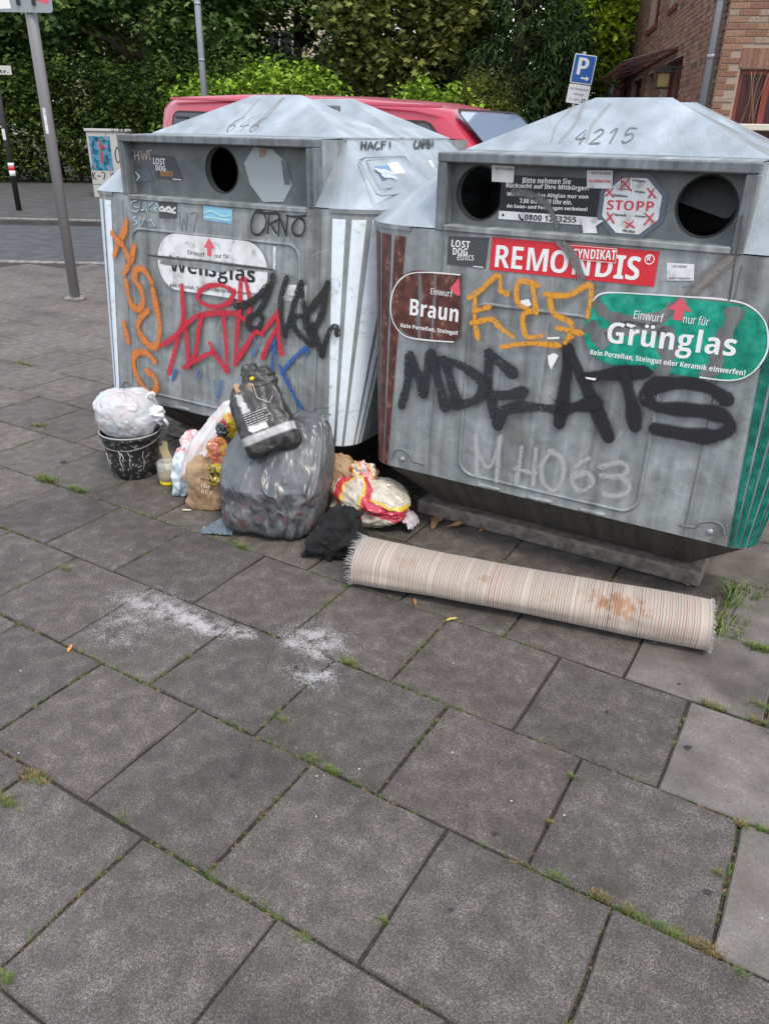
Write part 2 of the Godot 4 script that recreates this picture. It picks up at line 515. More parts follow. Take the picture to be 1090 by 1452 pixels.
	brk.albedo_texture = paint(512, [noise(512, 31, 0.03, FastNoiseLite.TYPE_SIMPLEX, 5)], [1.0], [0.2, 0.5, 0.8], [gray(0.55), gray(0.8), gray(1.0)]); brk.uv1_triplanar = true; brk.uv1_world_triplanar = true; brk.uv1_scale = Vector3.ONE * 2.0
	M.brick = brk
	var grime := paint(512, [noise(512, 81, 0.012, FastNoiseLite.TYPE_SIMPLEX_SMOOTH, 5), noise(512, 82, 0.004, FastNoiseLite.TYPE_SIMPLEX_SMOOTH, 2)], [0.6, 0.4], [0.22, 0.38, 0.5, 0.68], [Color(0.60, 0.59, 0.575), Color(0.84, 0.83, 0.815), Color(0.95, 0.945, 0.935), Color(1, 1, 1)])
	for i in 4:
		for q in ["slab%d", "slab_mid%d", "slab_far%d"]: macro(M[q % i], grime, 0.33, true)
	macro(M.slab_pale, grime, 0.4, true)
	var drip := paint(512, [streaks(512, 84, 0.016, 8), noise(512, 85, 0.01, FastNoiseLite.TYPE_SIMPLEX_SMOOTH, 4)], [0.55, 0.45], [0.25, 0.4, 0.52], [Color(0.58, 0.56, 0.53), Color(0.87, 0.86, 0.84), Color(1, 1, 1)])
	for k in ["galv", "rim"]:
		macro(M[k], drip, 0.55, false)
	# paint that has worn thin in places
	var wear := Image.create_from_data(512, 512, false, Image.FORMAT_L8, noise(512, 41, 0.03, FastNoiseLite.TYPE_SIMPLEX, 4))
	var wdat := wear.get_data()
	var wb := PackedByteArray(); wb.resize(512 * 512 * 4)
	var gr := grain(512, 42)
	for i in 512 * 512:
		wb[i * 4] = 255; wb[i * 4 + 1] = 255; wb[i * 4 + 2] = 255
		wb[i * 4 + 3] = clampi(int((wdat[i] - 30) * 5.0 + (gr[i] - 128) * 0.25), 60, 255)
	var wt := ImageTexture.create_from_image(Image.create_from_data(512, 512, false, Image.FORMAT_RGBA8, wb))
	var pm := tinted(0.5)
	pm.transparency = BaseMaterial3D.TRANSPARENCY_ALPHA
	M.spray = pm
	var pw := pm.duplicate()
	pw.albedo_texture = wt; pw.uv1_triplanar = true; pw.uv1_scale = Vector3.ONE * 3.0
	M.worn = pw
	var cr := FastNoiseLite.new()
	cr.seed = 71; cr.frequency = 0.012; cr.noise_type = FastNoiseLite.TYPE_SIMPLEX_SMOOTH; cr.noise_type = FastNoiseLite.TYPE_CELLULAR; cr.cellular_return_type = FastNoiseLite.RETURN_DISTANCE; cr.fractal_type = FastNoiseLite.FRACTAL_FBM; cr.fractal_octaves = 3; cr.fractal_gain = 0.45
	cr.domain_warp_enabled = true; cr.domain_warp_amplitude = 14.0; cr.domain_warp_frequency = 0.01
	var ci := cr.get_seamless_image(512, 512); ci.convert(Image.FORMAT_L8)
	M.crease = ImageTexture.create_from_image(ci)
	var pl := FastNoiseLite.new()
	pl.seed = 72; pl.frequency = 0.02; pl.noise_type = FastNoiseLite.TYPE_SIMPLEX_SMOOTH; pl.fractal_type = FastNoiseLite.FRACTAL_RIDGED; pl.fractal_octaves = 3
	pl.domain_warp_enabled = true; pl.domain_warp_amplitude = 20.0; pl.domain_warp_frequency = 0.008
	var pi2 := pl.get_seamless_image(512, 128); pi2.resize(512, 512, Image.INTERPOLATE_CUBIC); pi2.convert(Image.FORMAT_L8)
	M.pleats = ImageTexture.create_from_image(pi2)
	M.white = mat(Color(0.78, 0.80, 0.80), 0.5); M.white_print = mat(Color(0.8, 0.8, 0.79), 0.6)
	M.stripe_white = tri_mat(paint(512, [noise(512, 48, 0.012, FastNoiseLite.TYPE_SIMPLEX, 4), noise(512, 43, 0.03, FastNoiseLite.TYPE_SIMPLEX, 4)], [0.4, 0.6], [0.15, 0.3, 0.6, 0.9],
		[Color(0.42, 0.45, 0.47), Color(0.68, 0.75, 0.80), Color(0.73, 0.81, 0.87), Color(0.76, 0.84, 0.90)]), 1.4, 0.45)
	var scuff := noise(512, 44, 0.02, FastNoiseLite.TYPE_SIMPLEX, 5)
	M.brown = tri_mat(paint(512, [scuff, grain(512, 45)], [0.9, 0.1], [0.2, 0.45, 0.7, 0.85], [Color(0.055, 0.018, 0.014), Color(0.10, 0.030, 0.022), Color(0.13, 0.042, 0.03), Color(0.22, 0.13, 0.11)]), 1.6, 0.5)
	M.green = tri_mat(paint(512, [scuff, grain(512, 45)], [0.9, 0.1], [0.2, 0.45, 0.7, 0.85], [Color(0.0, 0.085, 0.062), Color(0.002, 0.125, 0.092), Color(0.004, 0.155, 0.115), Color(0.04, 0.20, 0.16)]), 1.6, 0.4)
	M.green_sticker = tri_mat(paint(512, [scuff, grain(512, 45)], [0.9, 0.1], [0.2, 0.45, 0.7, 0.85], [Color(0.0, 0.20, 0.13), Color(0.003, 0.29, 0.20), Color(0.008, 0.34, 0.235), Color(0.05, 0.38, 0.28)]), 1.6, 0.35)
	M.white_sticker = tri_mat(paint(512, [scuff, noise(512, 46, 0.012, FastNoiseLite.TYPE_SIMPLEX, 4)], [0.5, 0.5], [0.2, 0.4, 0.7], [Color(0.42, 0.42, 0.42), Color(0.66, 0.67, 0.68), Color(0.76, 0.77, 0.77)]), 1.6, 0.45)
	M.black_print = mat(Color(0.014, 0.014, 0.016), 0.5); M.dark_sticker = mat(Color(0.055, 0.06, 0.065), 0.55)
	M.red_print = mat(Color(0.62, 0.022, 0.035), 0.45); M.pink_print = mat(Color(0.68, 0.09, 0.13), 0.5); M.light_blue = mat(Color(0.22, 0.50, 0.66), 0.4)
	M.blue_gray = mat(Color(0.10, 0.125, 0.155), 0.5); M.pale_oct = mat(Color(0.34, 0.375, 0.385), 0.55); M.blue_print = mat(Color(0.12, 0.22, 0.38), 0.5)
	M.orange_print = mat(Color(0.65, 0.30, 0.10), 0.5)
	M.steel = mat(Color(0.24, 0.235, 0.24), 0.5, 0.35); M.zinc = mat(Color(0.30, 0.32, 0.34), 0.45, 0.4); M.bolt = mat(Color(0.33, 0.35, 0.36), 0.45, 0.5)
	M.black_metal = mat(Color(0.018, 0.018, 0.018), 0.5); M.seam = mat(Color(0.085, 0.09, 0.092), 0.7)
	M.rubber = mat(Color(0.011, 0.012, 0.012), 0.6)
	for k in ["brown", "green", "green_sticker", "white_sticker"]: macro(M[k], drip, 0.55, false)
	for i in 4096: R.append(rng.randf_range(-1.0, 1.0))

# ---------------------------------------------------------------- the setting
func slab_mesh(sx, sz, sd) -> ArrayMesh:  # top with a worn chamfer, sides, slightly uneven outline
	var r := RandomNumberGenerator.new(); r.seed = sd
	var st := new_st()
	var ring := []
	var top := []
	for q in [[-1, -1], [1, -1], [1, 1], [-1, 1]]:
		for e in [0.0, 0.22, 0.5, 0.78]:
			var nx: Array = {"-1-1": [1, -1], "1-1": [1, 1], "11": [-1, 1], "-11": [-1, -1]}["%d%d" % [q[0], q[1]]]
			var px: float = lerpf(q[0], nx[0], e) * sx / 2 + r.randf_range(-0.0022, 0.0022)
			var pz: float = lerpf(q[1], nx[1], e) * sz / 2 + r.randf_range(-0.0022, 0.0022)
			ring.append(Vector3(px, -0.004 - r.randf() * 0.002, pz))
			top.append(Vector3(px * (1 - 0.008 / sx), r.randf_range(-0.0004, 0.0004), pz * (1 - 0.008 / sz)))
	var n := ring.size()
	for i in n:
		var j := (i + 1) % n
		tri(st, Vector3.ZERO, top[j], top[i])
		quad(st, top[i], top[j], ring[j], ring[i])
		quad(st, ring[i], ring[j], ring[j] - Vector3(0, 0.03, 0), ring[i] - Vector3(0, 0.03, 0))
	return fin(st)

func setting():
	var ground := new_st()
	quad(ground, Vector3(-150, -0.4, 150), Vector3(150, -0.4, 150), Vector3(150, -0.4, -150), Vector3(-150, -0.4, -150))
	tag(obj("ground", fin(ground), M.earth), "", "", "", "structure")
	var pav := Node3D.new(); pav.name = "pavement"; add_child(pav); tag(pav, "", "", "", "structure")
	var bed := new_st()
	quad(bed, Vector3(-14, -0.011, 3), Vector3(12, -0.011, 3), Vector3(12, -0.011, -9.62), Vector3(-14, -0.011, -9.62))
	quad(bed, Vector3(-14, -0.4, -9.62), Vector3(-14, -0.011, -9.62), Vector3(12, -0.011, -9.62), Vector3(12, -0.4, -9.62))
	obj("bedding_sand", fin(bed), M.soil, pav)
	var da := Vector3(cos(YAW), 0, sin(YAW))
	var db := Vector3(-sin(YAW), 0, cos(YAW))
	var inv := cam.transform.affine_inverse()
	var all := []
	for k in range(-34, 3):
		var off := -0.088 if absi(k) % 2 == 1 else 0.0465
		for j in range(-40, 30):
			var a := (off + (j + 0.5) * 0.2672) * 1.5
			var b := (-0.554 + (k + 0.5) * 0.2672) * 1.5
			var p := da * a + db * b
			var q := inv * p
			if q.z > -0.25 or p.z < -9.4 or p.x > 9: continue
			var x := 545.0 - 1095.0 * q.x / q.z
			var y := 726.0 + 1095.0 * q.y / q.z
			var mg := 240.0 / q.length() + 60.0
			if absf(x - 545) > 545 + mg or absf(y - 726) > 726 + mg: continue
			all.append([q.length(), p, a / 1.5, b / 1.5])
	all.sort_custom(func(u, v): return u[0] < v[0])
	var kinds := []
	for i in 5: kinds.append(slab_mesh(0.3925, 0.3925, 100 + i))
	var rest := new_st()
	var far_mesh: ArrayMesh = kinds[0]
	for i in all.size():
		var p: Vector3 = all[i][1]
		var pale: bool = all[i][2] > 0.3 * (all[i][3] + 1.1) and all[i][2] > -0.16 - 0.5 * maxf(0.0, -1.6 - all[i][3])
		var tilt := Basis.from_euler(Vector3(rng.randf_range(-0.0025, 0.0025), -YAW, rng.randf_range(-0.0025, 0.0025)))
		var xf := Transform3D(tilt * Basis(Vector3.UP, (rng.randi() % 4) * PI / 2), p + Vector3(0, rng.randf_range(-0.003, 0.0004), 0))
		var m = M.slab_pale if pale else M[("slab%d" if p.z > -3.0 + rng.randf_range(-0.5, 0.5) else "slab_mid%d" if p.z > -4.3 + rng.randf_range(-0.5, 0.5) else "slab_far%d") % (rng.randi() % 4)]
		if i < 300: fast("paving_slab", kinds[rng.randi() % 5], m, pav, i, xf)
		else: rest.append_from(far_mesh, 0, xf)
	if all.size() > 300:
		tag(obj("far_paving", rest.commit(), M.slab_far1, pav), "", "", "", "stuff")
	# road beyond, its kerbs, and the path on the other side
	var road := new_st()
	quad(road, Vector3(-40, -0.05, -9.75), Vector3(40, -0.05, -9.75), Vector3(40, -0.05, -13.6), Vector3(-40, -0.05, -14.4))
	tag(obj("road", fin(road), M.tar), "", "", "", "structure")
	var kerb := Node3D.new(); kerb.name = "kerb"; add_child(kerb); tag(kerb, "", "", "", "structure")
	var ks := new_st(); bevel(ks, FLAT, -0.495, 0.495, -0.3, 0.0, -0.06, 0.06, 0.008)
	var km := fin(ks)
	for i in 26: fast("kerb_stone", km, M.concrete, kerb, i, Transform3D(Basis.IDENTITY, Vector3(-13.5 + i, 0.004, -9.69)))
	for i in 16: fast("kerb_stone", km, M.concrete, kerb, 26 + i, Transform3D(Basis(Vector3.UP, 0.01), Vector3(-16.5 + i, 0.03, -14.22 + i * 0.01)))
	var fp := new_st()
	quad(fp, Vector3(-60, 0.02, -14.25), Vector3(60, 0.02, -13.4), Vector3(60, 0.02, -24.5), Vector3(-60, 0.02, -24.5))
	quad(fp, Vector3(-60, -0.1, -14.25), Vector3(60, -0.1, -13.4), Vector3(60, 0.02, -13.4), Vector3(-60, 0.02, -14.25))
	tag(obj("far_pavement", fin(fp), M.far_path), "", "", "", "structure")

func walled(st, t: Transform3D, x0: float, x1: float, y0: float, y1: float, holes: Array, z0: float, z1: float):
	var xs := [x0, x1]
	var ys := [y0, y1]
	for h in holes:
		xs.append(h[0]); xs.append(h[1]); ys.append(h[2]); ys.append(h[3])
	xs.sort(); ys.sort()
	for i in xs.size() - 1:
		for j in ys.size() - 1:
			if xs[i + 1] - xs[i] < 0.001 or ys[j + 1] - ys[j] < 0.001: continue
			var c := Vector2((xs[i] + xs[i + 1]) / 2, (ys[j] + ys[j + 1]) / 2)
			var inside := false
			for h in holes:
				if c.x > h[0] and c.x < h[1] and c.y > h[2] and c.y < h[3]: inside = true
			if not inside: box(st, t, xs[i], xs[i + 1], ys[j], ys[j + 1], z0, z1)

func brick_tone() -> Color:
	var k := rng.randf()
	var c := Color(0.26, 0.115, 0.075).lerp(Color(0.36, 0.19, 0.125), rng.randf())
	if k < 0.07: c = Color(0.13, 0.085, 0.07)
	elif k < 0.13: c = Color(0.36, 0.25, 0.19)
	return Color(c.r * 1.02, c.g * 1.12, c.b * 1.12)

func brick_row_mesh(cols: Array, sizes: Array) -> ArrayMesh: return null

func building():
	var wd := Vector3(0.163, 0, -0.987).normalized()
	var co := Vector3(4.38, 0, -12.0)
	var W := Transform3D(Basis(-wd, Vector3.UP, Vector3.UP.cross(wd)), co)   # long side wall, x grows towards the corner
	W.basis.z = W.basis.x.cross(W.basis.y)
	var V := Transform3D(Basis(Vector3(0.987, 0, 0.163).normalized(), Vector3.UP, Vector3.ZERO), co)
	V.basis.z = V.basis.x.cross(V.basis.y)
	var b := thing("brick_building", "red brick building with drainpipes, red window frames and a glazed canopy on its side", "building")
	var wall_l := part("side_wall", b)
	var wins := [[-12.9, -12.0, 3.95, 5.8], [-9.07, -7.5, 3.65, 5.8], [-5.8, -4.9, 3.68, 5.8]]
	var low := [[-14.2, -12.2, 0.9, 2.75], [-10.9, -8.9, 0.9, 2.72], [-7.9, -6.9, 0.1, 2.7], [-5.3, -3.2, 0.02, 2.74]]
	var holes := wins + low
	var st := new_st()
	walled(st, W, -23.0, -0.1, -0.3, 7.0, holes, -0.32, 0.0)
	obj("mortar", fin(st), M.mortar, wall_l)
	st = new_st()
	var c := 0
	for j in range(14, 66):
		var y0 := j * 0.077
		var x := -0.03 - (0.125 if j % 2 else 0.0)
		while x > -22.9:
			var x0 := x - 0.24
			var ok := true
			for h in holes:
				if x0 < h[1] and x > h[0] and y0 + 0.06 > h[2] and y0 < h[3]: ok = false
			if ok and x < -0.02:
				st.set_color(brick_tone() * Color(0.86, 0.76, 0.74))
				var z := rng.randf_range(0.006, 0.014)
				var p := [W * Vector3(x0, y0, z), W * Vector3(x, y0, z), W * Vector3(x, y0 + 0.065, z), W * Vector3(x0, y0 + 0.065, z)]
				var q := [W * Vector3(x0, y0, 0), W * Vector3(x, y0, 0), W * Vector3(x, y0 + 0.065, 0), W * Vector3(x0, y0 + 0.065, 0)]
				quad(st, p[0], p[1], p[2], p[3])
				for k in 4: quad(st, q[k], q[(k + 1) % 4], p[(k + 1) % 4], p[k])
			x -= 0.25
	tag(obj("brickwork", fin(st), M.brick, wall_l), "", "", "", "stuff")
	st = new_st(); box(st, W, -22.95, -16.2, 2.62, 2.95, 0.0, 0.03)
	obj("stone_band", fin(st), M.concrete, wall_l)
	# the wall that faces the street
	var wall_r := part("front_wall", b)
	var hr := [[0.27, 1.05, 0.9, 2.32], [2.0, 2.8, 0.9, 2.32]]
	st = new_st(); walled(st, V, 0.0, 7.0, -0.3, 7.0, hr, -0.3, 0.0)
	obj("mortar", fin(st), M.mortar, wall_r)
	var shades := []
	var kinds := []
	for k in 7:
		var s := new_st(); s.set_color(brick_tone())
		bevel(s, FLAT, 0, 0.24 + 0.001 * (k % 3), 0, 0.065, -0.02, 0.011, 0.004)
		kinds.append(fin(s))
	var halves := []
	for k in 4:
		var s := new_st(); s.set_color(brick_tone())
		bevel(s, FLAT, 0, 0.115, 0, 0.065, -0.02, 0.011, 0.004)
		halves.append(fin(s))
	st = new_st()
	var n := 0
	for j in range(0, 86):
		var y0 := j * 0.077
		var x := 0.0 if j % 2 else -0.125
		var visible := y0 > 1.15 and y0 < 3.7
		while x < 6.7:
			var x0 := x
			var half := x0 < -0.01
			if half: x0 = 0.0
			var x1 := x0 + (0.115 if half else 0.24)
			var ok := true
			for h in hr:
				if x0 < h[1] + 0.02 and x1 > h[0] - 0.02 and y0 + 0.065 > h[2] and y0 < h[3] + 0.24: ok = false
			if ok:
				var xf := V * Transform3D(Basis.from_euler(Vector3(0, rng.randf_range(-0.006, 0.006), rng.randf_range(-0.004, 0.004))), Vector3(x0, y0, rng.randf_range(-0.003, 0.002)))
				var mesh = halves[rng.randi() % 4] if half else kinds[rng.randi() % 7]
				if visible and x0 < 1.9 and n < 290:
					fast("brick", mesh, M.brick, wall_r, n, xf); n += 1
				elif x0 < 6.6: st.append_from(mesh, 0, xf)
			x += 0.25
	tag(obj("further_brickwork", st.commit(), M.brick, wall_r), "", "", "", "stuff")
	# upright bricks over the window
	for k in 11:
		var s := new_st(); s.set_color(brick_tone())
		bevel(s, FLAT, 0, 0.066, 0, 0.24, -0.02, 0.011, 0.004)
		var o := obj("arch_brick", fin(s), M.brick, wall_r)
		o.transform = V * Transform3D(Basis.IDENTITY, Vector3(0.245 + k * 0.076, 2.328, 0))
	# windows and doors
	var red := mat(Color(0.20, 0.035, 0.025), 0.5)
	var red2 := mat(Color(0.13, 0.022, 0.02), 0.55)
	var glass := mat(Color(0.05, 0.008, 0.011), 0.12); glass.metallic_specular = 0.4
	var curtain := mat(Color(0.16, 0.05, 0.055), 0.8)
	for h in holes: casement(b, W, h, red2, glass, 2 if h[1] - h[0] > 1.2 else 1, -0.14)
	for h in hr: casement(b, V, h, red, glass, 2, -0.09)
	st = new_st(); bevel(st, V, 0.12, 1.25, 1.585, 1.668, -0.05, 0.09, 0.01)
	obj("window_sill", fin(st), mat(Color(0.62, 0.57, 0.48), 0.7), b)
	for h in wins:
		st = new_st(); box(st, W, h[0] - 0.08, h[1] + 0.08, h[2] - 0.09, h[2], -0.1, 0.05)
		obj("window_sill", fin(st), red2, b)
	# thin curved yellow-brown tubes before the front window
	for k in 5:
		st = new_st(true)
		var pts := []
		for i in 9:
			var u := i / 8.0
			pts.append(V * Vector3(0.40 + 0.05 * k + sin(u * 3.0 + k) * 0.05, 1.67 + u * 0.62, 0.03 + 0.01 * k))
		tube(st, pts, 0.003, 5)
		obj("thin_curve", fin(st), mat(Color(0.34, 0.22, 0.10), 0.8), b)
	# canopy over the side door
	var cn := part("canopy", b)
	st = new_st(); box(st, W, -16.3, -3.9, 2.86, 2.90, 0.0, 0.03); obj("wall_rail", fin(st), red2, cn)
	st = new_st(); box(st, W, -16.3, -3.9, 2.64, 2.67, 0.86, 0.89); obj("front_rail", fin(st), red2, cn)
	for k in 7:
		st = new_st()
		var x := -16.25 + k * 2.05
		tube(st, [W * Vector3(x, 2.89, 0.03), W * Vector3(x, 2.65, 0.87)], 0.014, 6)
		obj("rafter", fin(st), red2, cn)
	st = new_st(); box(st, W * Transform3D(Basis(Vector3.RIGHT, 0.27), Vector3(0, 2.93, 0.03)), -16.3, -3.9, 0.0, 0.008, 0.0, 0.92)
	var cg := mat(Color(0.6, 0.55, 0.5), 0.1); cg.transparency = BaseMaterial3D.TRANSPARENCY_ALPHA; cg.albedo_color.a = 0.30
	obj("glass_roof", fin(st), cg, cn)
	# drainpipes
	for s in [[-0.16, 7.0, W], [-22.7, 7.0, W]]:
		var dp := part("drainpipe", b)
		st = new_st(true); tube(st, [s[2] * Vector3(s[0], 0.0, 0.10), s[2] * Vector3(s[0], s[1], 0.10)], 0.055 if s[0] > -1 else 0.075, 12)
		obj("pipe", fin(st), M.zinc, dp)
		for y in [1.2, 2.45, 3.12, 5.2]:
			st = new_st(true); tube(st, [s[2] * Vector3(s[0], y, 0.10), s[2] * Vector3(s[0], y + 0.05, 0.10)], 0.064 if s[0] > -1 else 0.085, 12)
			obj("pipe_collar", fin(st), M.zinc, dp)
	# lantern beside the door
	var ln := part("wall_lantern", b)
	st = new_st(); box(st, W, -3.12, -3.06, 2.52, 2.56, 0.0, 0.3); obj("bracket", fin(st), M.black_metal, ln)
	st = new_st()
	for q in [[-0.10, 0.10, 2.22, 2.25], [-0.13, 0.13, 2.46, 2.50], [-0.06, 0.06, 2.50, 2.56]]: box(st, W, -3.1 + q[0], -3.1 + q[1], q[2], q[3], 0.3 + q[0], 0.3 + q[1])
	obj("lantern_cap", fin(st), M.black_metal, ln)
	st = new_st(); box(st, W, -3.18, -3.02, 2.25, 2.46, 0.22, 0.38); obj("lantern_glass", fin(st), mat(Color(0.34, 0.26, 0.10), 0.2), ln)
	# roof and the walls at the back
	st = new_st()
	var far := W * Vector3(-23, 0, 0)
	var e := V.basis.x * 7.0
	quad(st, far + e + Vector3(0, -0.3, 0), far + Vector3(0, -0.3, 0), far + Vector3(0, 7, 0), far + e + Vector3(0, 7, 0))
	quad(st, co + e + Vector3(0, -0.3, 0), far + e + Vector3(0, -0.3, 0), far + e + Vector3(0, 7, 0), co + e + Vector3(0, 7, 0))
	obj("back_wall", fin(st), M.mortar, b)
	st = new_st()
	var up := Vector3(0, 7, 0)
	var r0 := co + e / 2 + Vector3(0, 9.5, 0)
	var r1 := far + e / 2 + Vector3(0, 9.5, 0)
	quad(st, co + up, r0, r1, far + up); quad(st, co + e + up, far + e + up, r1, r0)
	tri(st, co + up, co + e + up, r0); tri(st, far + e + up, far + up, r1)
	obj("roof", fin(st), mat(Color(0.10, 0.05, 0.04), 0.8), b)

func casement(b, t: Transform3D, h: Array, fm, gm, cols: int, z: float):
	var w := part("window", b)
	var f := 0.06
	var st := new_st()
	for q in [[h[0], h[0] + f, h[2], h[3]], [h[1] - f, h[1], h[2], h[3]]]: box(st, t, q[0], q[1], q[2], q[3], z - 0.03, z + 0.03)
	for q in [[h[0] + f, h[1] - f, h[2], h[2] + f], [h[0] + f, h[1] - f, h[3] - f, h[3]]]: box(st, t, q[0], q[1], q[2], q[3], z - 0.03, z + 0.028)
	obj("frame", fin(st), fm, w)
	for k in range(1, cols):
		var x := lerpf(h[0], h[1], float(k) / cols)
		st = new_st(); box(st, t, x - 0.04, x + 0.04, h[2] + f, h[3] - f, z - 0.028, z + 0.034); obj("mullion", fin(st), fm, w)
	for k in cols:
		var x0 := lerpf(h[0], h[1], float(k) / cols)
		var x1 := lerpf(h[0], h[1], float(k + 1) / cols)
		st = new_st(); box(st, t, x0 + 0.02, x1 - 0.02, h[2] + 0.02, h[3] - 0.02, z - 0.012, z - 0.004); obj("pane", fin(st), gm, w)
	st = new_st(); box(st, t, h[0] - 0.02, h[1] + 0.02, h[2] - 0.02, h[3] + 0.02, z - 0.12, z - 0.10)
	obj("curtain", fin(st), mat(Color(0.10, 0.02, 0.025), 0.9), w)

# ---------------------------------------------------------------- trees, hedges, things across the road
func leaf_mesh(kind: int) -> ArrayMesh:
	var st := new_st()
	if kind == 0:  # pointed oval, folded along the midrib
		var a := Vector3(0, 0, 0); var b := Vector3(0.5, 0.1, 0.28); var c := Vector3(1, -0.06, 0); var d := Vector3(0.5, 0.1, -0.28)
		tri(st, a, b, c); tri(st, a, c, d)
	elif kind == 1:  # five lobes
		var p := []
		for k in 11:
			var ang := -2.5 + k * 0.5
			var r := (0.55 if k % 2 == 1 else 0.95) * (1.0 - 0.06 * absf(k - 5))
			p.append(Vector3(0.35 + cos(ang) * r * 0.62, -0.10 * r * r, sin(ang) * r * 0.62))
		for k in 10: tri(st, Vector3(0.3, 0.04, 0), p[k + 1], p[k])
	else:  # long narrow leaf
		var a := Vector3(0, 0, 0); var b := Vector3(0.45, 0.06, 0.13); var c := Vector3(1, -0.16, 0); var d := Vector3(0.45, 0.06, -0.13)
		tri(st, a, b, c); tri(st, a, c, d)
	return fin(st)

func foliage(parent, called: String, spots: Array, spread: float, count: int, size: float, c0: Color, c1: Color, kind: int, droop := 0.0):
	var mm := MultiMesh.new()
	mm.transform_format = MultiMesh.TRANSFORM_3D; mm.use_colors = true
	mm.mesh = M["leaf%d" % kind]
	mm.instance_count = count
	for i in count:
		var s = spots[rng.randi() % spots.size()]
		var v := Vector3(rng.randfn(), rng.randfn() * 0.8, rng.randfn()) * spread * 0.45
		var p: Vector3 = s[0] + v
		var b := Basis.from_euler(Vector3(rng.randf_range(-0.9, 0.9), rng.randf() * TAU, rng.randf_range(-1.0, 0.5) - droop))
		var k := size * rng.randf_range(0.6, 1.35)
		mm.set_instance_transform(i, Transform3D(b.scaled(Vector3(k, k, k)), p))
		var t := clampf(s[1] + rng.randf_range(-0.35, 0.35), 0, 1)
		var cc := c0.lerp(c1, t) * rng.randf_range(0.9, 1.8)
		cc.a = 1.0
		mm.set_instance_color(i, cc)
	var o := MultiMeshInstance3D.new()
	o.multimesh = mm; o.material_override = M.leaf
	o.name = called
	parent.add_child(o, true)
	return tag(o, "", "", "", "stuff")

func clumps_ellipsoid(c: Vector3, r: Vector3, n: int, shell := 0.55) -> Array:
	var a := []
	for i in n:
		var d := Vector3(rng.randfn(), rng.randfn(), rng.randfn()).normalized()
		a.append([c + d * r * rng.randf_range(shell, 1.0) * Vector3(1, 1, 1), rng.randf()])
	return a

func clumps_box(lo: Vector3, hi: Vector3, n: int) -> Array:
	var a := []
	for i in n: a.append([Vector3(rng.randf_range(lo.x, hi.x), rng.randf_range(lo.y, hi.y), rng.randf_range(lo.z, hi.z)), rng.randf()])
	return a

func tree(called, label, cat, at: Vector3, c: Vector3, r: Vector3, nclump: int, nleaf: int, spread: float, size: float, c0: Color, c1: Color, kind: int, group := "", trunk_r := 0.16, droop := 0.0, bark := Color(0.06, 0.045, 0.035)):
	var t := thing(called, label, cat, at, 0.0, group)
	var bm := mat(bark, 0.95)
	var st := new_st(true)
	tube(st, [Vector3(0, -0.2, 0), Vector3(0.03, c.y * 0.3, 0), Vector3(-0.04, c.y * 0.7, 0.03), Vector3(c.x * 0.7, c.y + r.y * 0.5, c.z * 0.7)], [trunk_r * 1.2, trunk_r, trunk_r * 0.75, trunk_r * 0.3], 9)
	obj("trunk", fin(st), bm, t)
	var spots := clumps_ellipsoid(c, r, nclump)
	for i in 9:
		st = new_st(true)
		var e: Vector3 = spots[i][0]
		var s := Vector3(0, minf(c.y, maxf(0.5, e.y - 1.0)), 0)
		tube(st, [s, s.lerp(e, 0.5) + Vector3(0, 0.25, 0), e], [trunk_r * 0.5, trunk_r * 0.3, trunk_r * 0.1], 6)
		obj("branch", fin(st), bm, t)
	foliage(t, "crown", spots, spread, nleaf, size, c0, c1, kind, droop)
	return t

